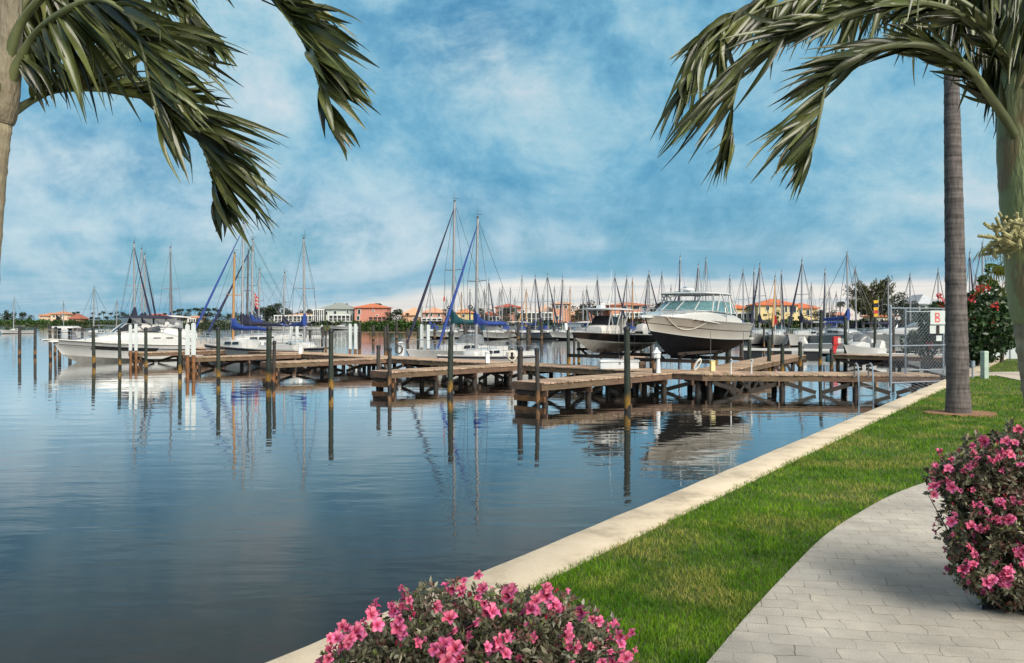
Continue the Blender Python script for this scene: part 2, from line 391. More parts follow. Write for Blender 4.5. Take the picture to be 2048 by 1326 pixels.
# ---------------------------------------------------------------- seawall, lawn, path
SW0 = Vector((-1.26, 4.337)); SWD = Vector((.5602, .8283)); SWN = Vector((.8283, -.5602))   # outer top edge, its direction, landward normal
def sw(s, d=0.0): p = SW0 + SWD * s + SWN * d; return p
CAPW = .44
def cap_mat():
    m, N, L, b = nt('cream_concrete')
    tc = N.new('ShaderNodeTexCoord')
    def nz(scale, detail=6, rough=.6):
        n = N.new('ShaderNodeTexNoise'); n.inputs['Scale'].default_value = scale; n.inputs['Detail'].default_value = detail; n.inputs['Roughness'].default_value = rough
        L.new(tc.outputs['Object'], n.inputs['Vector']); return n
    r = N.new('ShaderNodeValToRGB'); e = r.color_ramp.elements
    e[0].position = .28; e[0].color = (.30, .245, .175, 1); e[1].position = .72; e[1].color = (.70, .60, .45, 1)
    k = e.new(.5); k.color = (.60, .50, .365, 1)
    L.new(nz(1.6, 9, .68).outputs[0], r.inputs[0])
    sp = N.new('ShaderNodeValToRGB'); sp.color_ramp.elements[0].position = .66; sp.color_ramp.elements[0].color = (1, 1, 1, 1); sp.color_ramp.elements[1].position = .74; sp.color_ramp.elements[1].color = (.45, .40, .34, 1)
    L.new(nz(26, 3).outputs[0], sp.inputs[0])
    mx = N.new('ShaderNodeMix'); mx.data_type = 'RGBA'; mx.blend_type = 'MULTIPLY'; mx.inputs[0].default_value = .7
    L.new(r.outputs[0], mx.inputs[6]); L.new(sp.outputs[0], mx.inputs[7])
    L.new(mx.outputs[2], b.inputs['Base Color']); b.inputs['Roughness'].default_value = .85
    bp = N.new('ShaderNodeBump'); bp.inputs['Strength'].default_value = .5; bp.inputs['Distance'].default_value = .006
    L.new(nz(45, 5).outputs[0], bp.inputs['Height']); L.new(bp.outputs[0], b.inputs['Normal'])
    return m
capm = cap_mat()
st = thing('seawall', 'cream concrete seawall with a flat cap running along the lawn edge', 'wall', (SW0.x, SW0.y, 0))
mb = MB(); s = -9.0; k = 0
segs = [(-9.0, 8.75), (8.762, 17.1), (17.112, 25.0), (25.012, 33.0), (33.012, 42.0)]
for a, b in segs:                    # cap cast in lengths, edges slightly rounded
    secs = []
    n = max(2, int((b - a) / .4))
    for i in range(n + 1):
        t = a + (b - a) * i / n; q = []
        j = rnd.uniform(-.010, .010)
        for d, z in ((-.03 + j, .40), (-.03 + j, .625), (-.012 + j, .645), (.01 + j, .652), (CAPW - .03, .652), (CAPW, .64), (CAPW, .40)):
            p = sw(t, d) - SW0; q.append((p.x, p.y, z + rnd.uniform(-.0012, .0012)))
        secs.append(q)
    mb.loft(secs, True, True)
mb.build('cap', capm, st, True)
mb = MB()
mb.loft([[(*(sw(t, d) - SW0), z) for d, z in ((.06, -1.2), (.06, .405), (.30, .405), (.30, -1.2))] for t in (-9, 42)], True, True)
mb.build('wall_face', M('stained_concrete', (.20, .17, .13), .9, var=.3, scale=2, c2=(.34, .30, .24)), st)
# path outline on the ground: left edge read along the walk, right edge out of frame behind the flowers
PL = [onz(x, y, LAND) for x, y in ((1240, 1520), (1330, 1420), (1415, 1326), (1500, 1226), (1590, 1130), (1650, 1072), (1712, 1030), (1790, 988), (1880, 957), (1990, 930), (2120, 905), (2400, 865))]
lawn_e = [sw(t, CAPW - .05) for t in (-9, 42)]
g = MB()
nx = 40
gm = M('lawn_soil', (.045, .075, .014), .95, var=.4, scale=2.5, c2=(.10, .13, .03), bump=.8, bscale=60)
outer = [(70.0, 39.2), (70.0, -8.0)]
poly = [(lawn_e[0].x, lawn_e[0].y), *outer[::-1], (lawn_e[1].x, lawn_e[1].y)]
g.prism(poly, -1.0, LAND - .02)
tag(g.build('lawn', gm), kind='structure')
def smooth_poly(P, n=6):
    out = []
    for i in range(len(P) - 1):
        p0 = P[max(i - 1, 0)]; p1 = P[i]; p2 = P[i + 1]; p3 = P[min(i + 2, len(P) - 1)]
        for k in range(n):
            t = k / n
            out.append(.5 * ((2 * p1) + (p2 - p0) * t + (2 * p0 - 5 * p1 + 4 * p2 - p3) * t * t + (3 * p1 - p0 - 3 * p2 + p3) * t ** 3))
    out.append(P[-1]); return out
PLs = smooth_poly(PL)
def paver_mat():
    m, N, L, b = nt('concrete_pavers')
    tc = N.new('ShaderNodeTexCoord'); mp = N.new('ShaderNodeMapping'); mp.inputs['Rotation'].default_value = (0, 0, R(11))
    L.new(tc.outputs['Object'], mp.inputs[0])
    dn = N.new('ShaderNodeTexNoise'); dn.inputs['Scale'].default_value = 6.5; dn.inputs['Detail'].default_value = 3; L.new(mp.outputs[0], dn.inputs['Vector'])
    va = N.new('ShaderNodeVectorMath'); va.operation = 'MULTIPLY_ADD'; va.inputs[1].default_value = (.07, .07, 0); L.new(dn.outputs['Color'], va.inputs[0]); L.new(mp.outputs[0], va.inputs[2])
    br = N.new('ShaderNodeTexBrick'); br.inputs['Scale'].default_value = 1.0; br.inputs['Brick Width'].default_value = .215; br.inputs['Row Height'].default_value = .15
    br.inputs['Mortar Size'].default_value = .0035; br.inputs['Mortar Smooth'].default_value = .6; br.inputs['Bias'].default_value = 0
    br.inputs['Color1'].default_value = (.50, .455, .385, 1); br.inputs['Color2'].default_value = (.375, .35, .305, 1); br.inputs['Mortar'].default_value = (.15, .13, .105, 1)
    L.new(va.outputs[0], br.inputs['Vector'])
    n1 = N.new('ShaderNodeTexNoise'); n1.inputs['Scale'].default_value = 160; n1.inputs['Detail'].default_value = 2; L.new(mp.outputs[0], n1.inputs['Vector'])
    n2 = N.new('ShaderNodeTexNoise'); n2.inputs['Scale'].default_value = 1.7; n2.inputs['Detail'].default_value = 7; n2.inputs['Roughness'].default_value = .65; L.new(mp.outputs[0], n2.inputs['Vector'])
    def mr(src, a, b_, lo, hi):
        q = N.new('ShaderNodeMapRange'); q.inputs['From Min'].default_value = a; q.inputs['From Max'].default_value = b_; q.inputs['To Min'].default_value = lo; q.inputs['To Max'].default_value = hi; L.new(src, q.inputs[0]); return q.outputs[0]
    v = N.new('ShaderNodeMath'); v.operation = 'MULTIPLY'; L.new(mr(n1.outputs[0], .3, .7, .72, 1.2), v.inputs[0]); L.new(mr(n2.outputs[0], .3, .7, .70, 1.16), v.inputs[1])
    # sand fills some joints, so that they fade in and out
    n3 = N.new('ShaderNodeTexNoise'); n3.inputs['Scale'].default_value = 4.5; n3.inputs['Detail'].default_value = 4; L.new(mp.outputs[0], n3.inputs['Vector'])
    fade = mr(n3.outputs[0], .40, .56, .1, .92)
    mj = N.new('ShaderNodeMix'); mj.data_type = 'RGBA'; L.new(fade, mj.inputs[0]); L.new(br.outputs[0], mj.inputs[6]); mj.inputs[7].default_value = (.42, .39, .34, 1)
    hs = N.new('ShaderNodeHueSaturation'); L.new(v.outputs[0], hs.inputs['Value']); L.new(mj.outputs[2], hs.inputs['Color']); L.new(hs.outputs[0], b.inputs['Base Color'])
    b.inputs['Roughness'].default_value = .9
    h = N.new('ShaderNodeMath'); h.operation = 'MULTIPLY_ADD'; h.inputs[1].default_value = -1.2; L.new(br.outputs['Fac'], h.inputs[0])
    h2 = N.new('ShaderNodeMath'); h2.operation = 'MULTIPLY'; h2.inputs[1].default_value = .45; L.new(n1.outputs[0], h2.inputs[0]); L.new(h2.outputs[0], h.inputs[2])
    bp = N.new('ShaderNodeBump'); bp.inputs['Strength'].default_value = .6; bp.inputs['Distance'].default_value = .006; L.new(h.outputs[0], bp.inputs['Height']); L.new(bp.outputs[0], b.inputs['Normal'])
    return m
pavm = paver_mat()
p = MB(); PR = [(9.0, 11.0), (5.0, -4.0), (-.4, -4.0), (.25, .8)]
p.prism([(q.x, q.y) for q in PLs] + PR, .30, LAND + .006)
tag(p.build('path', pavm), kind='structure')
p2 = MB(); q = [onz(x, y, LAND) for x, y in ((1903, 757), (1950, 752), (1990, 750.5), (2048, 762), (2140, 785), (2140, 742), (2048, 743.5), (1990, 744), (1925, 746))]
FARP = [(v.x, v.y) for v in q]; p2.prism(FARP, .30, LAND + .004)
tag(p2.build('far_path', M('pale_far_paving', (.50, .43, .36), .9, var=.15, scale=3)), kind='structure')
# ---------------------------------------------------------------- docks
WA = onz(1880, 751, DECK); WB = onz(1405, 748, DECK); WD = onz(262, 690, DECK)     # near edge of the walkway
WA.z = WB.z = WD.z = 0
def pier(name, label, p0, p1, width, side, braces=True, step=2.3, cap_end=False, zt_=DECK, leg=None, skip=0.0):
    """deck running p0->p1 along its reference edge; side = +1 puts the deck to the left of the direction"""
    p0 = Vector((p0[0], p0[1], 0)); p1 = Vector((p1[0], p1[1], 0)); d = (p1 - p0); Ln = d.length; d.normalize()
    nrm = Vector((-d.y, d.x, 0)) * side
    root = thing(name, label, 'dock', p0)
    P = lambda s, t, z: d * s + nrm * t + Vector((0, 0, z))
    ang = math.atan2(d.y, d.x)
    m = MB(); s = 0.0
    while s < Ln - .01:
        w_ = min(.142, Ln - s)
        c = P(s + w_ / 2, width / 2 + rnd.uniform(-.02, .02), zt_ - .02 + rnd.uniform(-.004, .004))
        m.box(c, (w_ - .010, width + .04, .04), ang)
        s += .150
    m.build('decking', MT['deckw'], root)
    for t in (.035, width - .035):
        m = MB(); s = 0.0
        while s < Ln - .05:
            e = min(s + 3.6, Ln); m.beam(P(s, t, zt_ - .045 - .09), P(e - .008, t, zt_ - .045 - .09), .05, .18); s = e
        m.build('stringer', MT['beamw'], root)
    n = max(2, int(round((Ln - skip) / step)) + 1)
    for i in range(n):
        s = .25 + skip + (Ln - .5 - skip) * i / (n - 1)
        for t in (.18, width - .18):
            m = MB(); j = rnd.uniform(-.05, .05)
            m.tube([P(s + j, t, -1.3), P(s + j, t, -.1), P(s + j * .4, t, zt_ - .24)], [.095, .095, .088], 10)
            m.build('pile', leg or MT['darkw'], root, True)
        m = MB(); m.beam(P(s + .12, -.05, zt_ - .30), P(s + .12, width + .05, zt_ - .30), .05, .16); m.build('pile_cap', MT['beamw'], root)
        if braces and i < n - 1:
            s2 = .25 + skip + (Ln - .5 - skip) * (i + 1) / (n - 1)
            t = .06
            m = MB(); m.beam(P(s + .1, t, zt_ - .28), P((s + s2) / 2 - .1, t, .06), .045, .13); m.build('brace', MT['darkw'], root)
            m = MB(); m.beam(P(s2 - .1, t, zt_ - .28), P((s + s2) / 2 + .1, t, .06), .045, .13); m.build('brace', MT['darkw'], root)
    if cap_end:
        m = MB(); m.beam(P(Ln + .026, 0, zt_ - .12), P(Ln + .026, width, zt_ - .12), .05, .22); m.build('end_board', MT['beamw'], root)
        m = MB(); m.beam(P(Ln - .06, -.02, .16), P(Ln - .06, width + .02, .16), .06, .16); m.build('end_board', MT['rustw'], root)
        m = MB(); m.beam(P(Ln - .75, width * .3, -.15), P(Ln - .1, width * .7, .3), .06, .12); m.build('brace', MT['rustw'], root)
    return root, P, Ln
pier('dock_walkway', 'weathered wooden walkway from the chain link gate to its bend by the lift boats', WA, WB - (WB - WA).normalized() * -.01, 1.7, -1, True, 2.2)
LD = (WD - WB).normalized(); LNn = Vector((LD.y, -LD.x, 0))          # along the long leg; towards its far side
if LNn.y < 0: LNn = -LNn
pier('dock_walkway', 'long wooden walkway running off to the left past every finger pier', WB + LD * .0, WD, 1.6, -1, True, 2.6)
def foot(p):      # distance along the long leg nearest to p
    return (Vector((p.x, p.y, 0)) - WB).dot(LD)
FING = [((1036, 759), (1078, 768), 'nearest finger pier, its end nailed with rusty boards in mid picture'),
        ((749, 738), (777, 746), 'second nearest finger pier, ending at two dark posts left of the tall sailboats'),
        ((524, 722), (549, 726), 'finger pier ending beside the tall green piling with a rust brown post'),
        ((371, 712), (392, 715), 'finger pier ending at the white sleeved posts right of the cabin cruiser'),
        ((256, 703), (279, 706), 'farthest finger pier, alongside the white cabin cruiser')]
for a, b, lab in FING:
    A = onz(*a, DECK); B = onz(*b, DECK); c = (A + B) / 2; w_ = max(.8, min(1.15, (A - B).length))
    s = foot(c); end = Vector((c.x, c.y, 0)); base = WB + LD * s - LNn * .03
    dd = (end - base).normalized(); nn = Vector((-dd.y, dd.x, 0))
    pier('finger_pier', lab, base - nn * (w_ / 2), end - nn * (w_ / 2), w_, 1, True, 2.3, True, DECK - .006)
# far side piers by the lifts and beyond
fa = onz(1440, 744, DECK); fb = onz(1612, 709, DECK)
pier('finger_pier', 'plank pier running back from the walkway beside the lifted cream cruiser', fa, fb, 1.3, 1, True, 2.4, False, DECK - .007)
fa = onz(1215, 737, DECK); fb = onz(1262, 705, DECK)
pier('finger_pier', 'short plank pier between the two lifted boats', fa, fb, .9, -1, False, 2.4, False, DECK - .009)
fa = onz(1915, 715, DECK); fb = onz(1664, 708, DECK)
pier('dock_walkway', 'grey plank walkway with the red cabinet at its end', fa, fb, 1.2, -1, True, 2.6, False, DECK - .008)
# ---------------------------------------------------------------- pilings
def piling(px, yt, yb, wpx, label, mat='pile', cap=True, zb=None, Y=None, square=False, lean=0.0, group='mooring pilings'):
    if Y is None: Y = FP * EYE / (yb - HOR)
    r = wpx / FP * Y / 2; top = zt(yt, Y)
    root = thing('white_post' if square else 'mooring_piling', label, 'post' if square else 'piling', (at(px, Y), Y, 0), rnd.uniform(0, 3) if not square else 0, group)
    m = MB()
    if square:
        zb = .25 if zb is None else zb
        m.box((0, 0, (zb + top) / 2), (r * 2, r * 2, top - zb), R(20)); m.build('sleeve', MT['whitepost'], root)
        m = MB(); m.tube([(0, 0, -1.2), (0, 0, zb + .02)], [r * .85] * 2, 10); m.build('pole', MT['rustw'], root, True)
        m = MB(); m.box((0, 0, top + r * .3), (r * 2.15, r * 2.15, r * .6), R(20), .25); m.build('cap', MT['whitepost'], root)
        return root
    n = 14; L_ = max(4, int(top / .3)); pts = []
    lx, ly = rnd.uniform(-.022, .022) + lean, rnd.uniform(-.02, .02)
    for i in range(L_ + 1):
        z = -1.2 + (top + 1.2) * i / L_; pts.append(((z) * lx, z * ly, z))
    m.tube(pts, [r * (1.06 - .12 * i / L_ + rnd.uniform(-.03, .03)) for i in range(L_ + 1)], n)
    m.build('pole', MT[mat], root, True)
    if cap:
        m = MB(); c = pts[-1]
        m.rev([(r * 1.10, -.06), (r * 1.12, .0), (r * 1.02, .03), (r * .15, r * .9)], c, n); m.build('cap', MT['capm'], root, True)
    return root
PIL = [
 # open-water pilings in front of the docks
 (1255, 657, 824, 13, 'tall thick green piling in front of the nearest dock, nearest to the camera', 'pile'),
 (900, 666, 793, 11, 'green piling with yellow waterline band in front of the two tall sailboats', 'pile'),
 (662, 661, 787, 10, 'black capped green piling between the royal blue sail covers and the grey roofed house', 'pile'),
 (537, 656, 771, 11, 'thick green piling at the finger pier end below the blue sail covers', 'pile'),
 (437, 657, 763, 8, 'slim green piling just right of the white sleeved posts', 'pile'),
 (360, 659, 753, 7, 'piling just left of the white sleeved posts, past the cabin cruiser stern', 'pile'),
 (292, 657, 742, 6.5, 'piling in front of the cabin cruiser stern quarter', 'pile'),
 (240, 657, 737, 6.5, 'piling in front of the middle of the cabin cruiser', 'pile'),
 (188, 655, 731, 6.5, 'piling in front of the cabin cruiser windscreen', 'pile'),
 (101, 653, 720, 6, 'piling right behind the cabin cruiser bow rail', 'pilegrey'),
 (70, 656, 713, 5.5, 'piling standing alone just off the tip of the cabin cruiser bow', 'pilegrey'),
 (39, 654, 713, 6, 'leftmost piling, standing alone in open water', 'pilegrey'),
 (110, 655, 708, 5, 'shorter piling behind the bow of the cabin cruiser', 'pilegrey'),
 (165, 654, 700, 4.5, 'thin piling in open water behind the cabin cruiser foredeck', 'pilegrey'),
 # finger pier ends
 (1039, 697, 803, 11, 'rust brown post with a dark top at the left of the nearest pier end', 'pilebrown'),
 (1076, 699, 812, 9, 'slimmer post at the right corner of the nearest pier end', 'pilegrey'),
 (756, 693, 775, 8, 'left one of two dark posts on the second pier end', 'pilegrey'),
 (779, 698, 781, 8, 'right one of two dark posts on the second pier end', 'pilegrey'),
 (547, 684, 773, 7, 'short rust brown post close against the thick green piling', 'pilebrown'),
 # far side of the long walkway
 (610, 655, 708, 6, 'piling behind the white sailboat bow, left of the blue boom cover end', 'pilegrey'),
 (621, 662, 708, 6, 'shorter piling close beside another behind the blue boom cover end', 'pilegrey'),
 (645, 655, 707, 6, 'piling with a slack rope right of the white sailboat bow', 'pilegrey'),
 (652, 664, 707, 5, 'short piling right beside the slack rope', 'pilegrey'),
 (719, 665, 712, 6, 'brown stub piling right of the pair of white posts near the pink house', 'pilebrown'),
 (771, 656, 716, 6, 'piling carrying a small white lamp below the mangrove hedge end', 'pilegrey'),
 (776, 667, 716, 5, 'lower piling leaning against the lamp bearing one', 'pilegrey'),
 (836, 655, 712, 5, 'thin piling left of the white twin posts by the sailboat bow', 'pile'),
 (930, 654, 716, 6, 'grey piling rising through the dark teal sail cover', 'pilegrey'),
 (1015, 685, 722, 6, 'short piling off the stern of the blue covered sailboat', 'pilegrey'),
 (1036, 686, 724, 6, 'short post behind the coiled hose', 'pilegrey'),
 (1056, 655, 728, 7, 'tall grey piling right of the coiled hose', 'pilegrey'),
 # lifts
 (1137, 657, 733, 7, 'tall green lift piling at the bow of the black hulled boat', 'pile'),
 (1148, 664, 732, 5, 'thin middle piling at the bow of the black hulled boat', 'pilegrey'),
 (1158, 670, 731, 6, 'lower green piling tucked under the bow of the black hulled boat', 'pile'),
 (1284, 659, 735, 9, 'green lift piling between the black hull and the cream hull', 'pile'),
 (1303, 672, 731, 7, 'piling in the shade under the cream cruiser bow', 'pilegrey'),
 (1243, 688, 734, 6, 'short dark stub just left of the thickest piling', 'pilegrey'),
 (1271, 690, 736, 7, 'short dark stub just right of the thickest piling', 'pilegrey'),
 (1386, 697, 741, 8, 'short rust red post on the deck beneath the cream hull', 'pilebrown'),
 (1432, 662, 738, 8, 'green lift piling at the middle of the cream hull', 'pile'),
 (1454, 660, 735, 8, 'green lift piling under the right end of the nearer lift beam', 'pile'),
 (1457, 699, 752, 10, 'short thick green post on the walkway near the yellow box', 'pile'),
 (1482, 657, 730, 7, 'brown lift piling just off the cream cruiser stern', 'pilebrown'),
 (1498, 656, 742, 8, 'green lift piling right of the cream cruiser stern', 'pile'),
 (1538, 673, 752, 8, 'green and rust post on the walkway right of the lifts', 'pile'),
 (1564, 689, 754, 8, 'short green post beside the plank pier', 'pile'),
 (1600, 686, 738, 8, 'short green post at the corner of the far plank pier', 'pile'),
 (1640, 622, 736, 7, 'very tall green piling left of the red cabinet', 'pile'),
 (1663, 700, 746, 7, 'dark post carrying the deck below the red cabinet', 'pilegrey'),
 (1692, 634, 722, 6.5, 'tall green piling just right of the red cabinet', 'pile'),
 (1749, 636, 716, 5.5, 'tall piling with a rusty foot left of the chain link gate', 'pile'),
 (1788, 636, 716, 5.5, 'tall rusty piling seen just inside the chain link gate post', 'pilebrown'),
 (1545, 655, 700, 4, 'thin piling behind the white float dock', 'pilegrey'),
 (1528, 655, 697, 4, 'thin dark piling near the red covered boat', 'pilegrey'),
]
for p_ in PIL:
    piling(p_[0], p_[1], p_[2], p_[3], p_[4], p_[5])
for px, yt, yb, wpx, zpy, lab in [
 (261, 651, 731, 6, 701, 'left of two white sleeved posts in front of the cabin cruiser'), (272, 649, 731, 6, 701, 'right of two white sleeved posts in front of the cabin cruiser'),
 (375, 651, 752, 8.5, 710, 'left of two thick white sleeved posts past the cruiser stern'), (387, 648, 752, 8.5, 710, 'right of two thick white sleeved posts past the cruiser stern'),
 (582, 648, 712, 6, 688, 'left of two white posts in front of the royal blue boom cover end'), (594, 648, 712, 6, 688, 'right of two white posts in front of the royal blue boom cover end'),
 (700, 649, 718, 6, 698, 'left of two white posts on the walkway below the pink house'), (711, 649, 718, 6, 698, 'right of two white posts on the walkway below the pink house'),
 (843, 650, 714, 6, 695, 'left of two white posts behind the sailboat bow'), (856, 651, 714, 6, 697, 'right of two white posts behind the sailboat bow')]:
    Y = FP * EYE / (yb - HOR)
    piling(px, yt, yb, wpx, lab, square=True, zb=zt(zpy, Y), group='white sleeved posts')
# ---------------------------------------------------------------- boats (local frame: +x bow, +y port, z = 0 waterline or keel datum)
class Hull:
    def __init__(s, L, B, zs, zb, zc0, zc1, zk, rake=.9, fine=2.4, sternw=.92, flare=.85, n=18):
        s.__dict__.update(dict(L=L, B=B, zs=zs, zb=zb, zc0=zc0, zc1=zc1, zk=zk, rake=rake, fine=fine, sternw=sternw, flare=flare, n=n))
    def sheer(s, t):      # t: 0 bow .. 1 stern
        bs = s.B / 2 * (1 - (1 - t) ** s.fine) ** .75 * (1 - (1 - s.sternw) * max(0, (t - .5) / .5) ** 2)
        z = s.zs + (s.zb - s.zs) * (1 - t) ** 1.7
        return max(bs, .035), z
    def chine(s, t):
        u = max(0.0, (t - .02) / .98)
        bc = s.B / 2 * s.flare * (1 - (1 - u) ** (s.fine * .75)) ** 1.0 * (1 - (1 - s.sternw) * max(0, (t - .5) / .5) ** 2)
        return max(bc, .02), s.zc0 + (s.zc1 - s.zc0) * (1 - t) ** 2.2
    def keel(s, t):
        k = max(0.0, (.34 - t) / .34) ** 2.2
        return s.zk + (s.chine(t)[1] - s.zk) * k
    def X(s, t, z):
        return s.L / 2 - s.L * t - s.rake * (s.zb - z) / max(.01, s.zb - s.zk) * (1 - t) ** 3.0
    def pt(s, t, f, side=1):       # f 0 chine .. 1 sheer
        bs, zs = s.sheer(t); bc, zc = s.chine(t)
        z = zc + (zs - zc) * f; y = bc + (bs - bc) * (f ** 1.35); return (s.X(t, z), y * side, z)
    def ts(s): return [(i / s.n) ** 1.35 for i in range(s.n + 1)]
    def topsides(s, f0=0.0, f1=1.0, off=0.0, k=6, transom=True):
        m = MB()
        for side in (1, -1):
            secs = []
            for t in s.ts():
                q = []
                for i in range(k + 1):
                    p = s.pt(t, f0 + (f1 - f0) * i / k, side); q.append((p[0] + off * .5, p[1] + off * side, p[2]))
                secs.append(q if side > 0 else q[::-1])
            m.loft(secs)
        if transom:
            a = [s.pt(1, f0 + (f1 - f0) * i / k, 1) for i in range(k + 1)]; b = [s.pt(1, f0 + (f1 - f0) * i / k, -1) for i in range(k + 1)]
            a = [(p[0] - off, p[1] + off, p[2]) for p in a]; b = [(p[0] - off, p[1] - off, p[2]) for p in b]
            m.loft([a, b])
        return m
    def patch(s, t0, t1, f0, f1, off, side, slant=0.0, n=12):
        m = MB(); secs = []
        for i in range(n + 1):
            q = []
            for k in range(4):
                u = k / 3; a = t0 + slant * (1 - u); b = t1 - slant * u * -.5
                t = a + (t1 + slant * .5 * (1 - u) - a) * i / n; f = f0 + (f1 - f0) * u
                p = s.pt(t, f, side); q.append((p[0], p[1] + off * side, p[2]))
            secs.append(q if side > 0 else q[::-1])
        m.loft(secs); return m
    def bottom(s):
        m = MB()
        for side in (1, -1):
            secs = []
            for t in s.ts():
                bc, zc = s.chine(t); zk = s.keel(t); q = []
                for i in range(5):
                    u = i / 4; z = zk + (zc - zk) * u ** 1.15; q.append((s.X(t, z), bc * u * side, z))
                secs.append(q if side > 0 else q[::-1])
            m.loft(secs)
        bc, zc = s.chine(1); zk = s.keel(1)
        m.add([(s.X(1, zk), 0, zk), (s.X(1, zc), bc, zc), (s.X(1, zc), -bc, zc)], [(0, 1, 2)])
        return m
    def deck(s, drop=.03, inset=.02, t0=0.0, t1=1.0):
        m = MB(); secs = []
        for i in range(s.n + 1):
            t = t0 + (t1 - t0) * (i / s.n) ** (1.35 if t0 == 0 else 1)
            bs, z = s.sheer(t); x = s.X(t, z); b = max(.01, bs - inset)
            secs.append([(x, b * u, z - drop + .05 * (1 - u * u)) for u in (-1, -.6, 0, .6, 1)])
        m.loft(secs); return m
    def rail(s, r=.03, dz=0.0, dy=0.0, t0=0.0, t1=1.0, sides=(1, -1), n=24):
        m = MB()
        for side in sides:
            pts = []
            for i in range(n + 1):
                t = t0 + (t1 - t0) * (i / n) ** 1.3
                bs, z = s.sheer(t); pts.append((s.X(t, z) + dy * .3, (bs + dy) * side, z + dz))
            m.tube(pts, r, 5)
        return m
def bow_rail(h, t0, t1, hgt, r=.014, inset=.10, nst=6, mids=1, mb=None):
    m = mb or MB()
    def P(t, side, z): 
        bs, zz = h.sheer(t); return Vector((h.X(t, zz) + (.25 if t < .01 else 0), max(.05, bs - inset) * side, zz + z))
    for lev in range(mids + 1):
        z = hgt * (1 - .45 * lev)
        loop = [P(t0 + (t1 - t0) * i / 14, 1, z * (1 if i > 0 or t0 > 0 else 1)) for i in range(14, -1, -1)] + [P(t0 + (t1 - t0) * i / 14, -1, z) for i in range(0, 15)]
        m.tube(loop, r, 5)
    for side in (1, -1):
        for i in range(nst + 1):
            t = t0 + (t1 - t0) * i / nst
            m.bar(P(t, side, 0), P(t, side, hgt), r, r, 5)
    return m
def rig(root, base, top, ends, r):
    for e in ends:
        m = MB(); m.bar(top if len(e) == 3 else e[3], e[:3], r, r, 3); m.build('stay', MT['wire'], root)

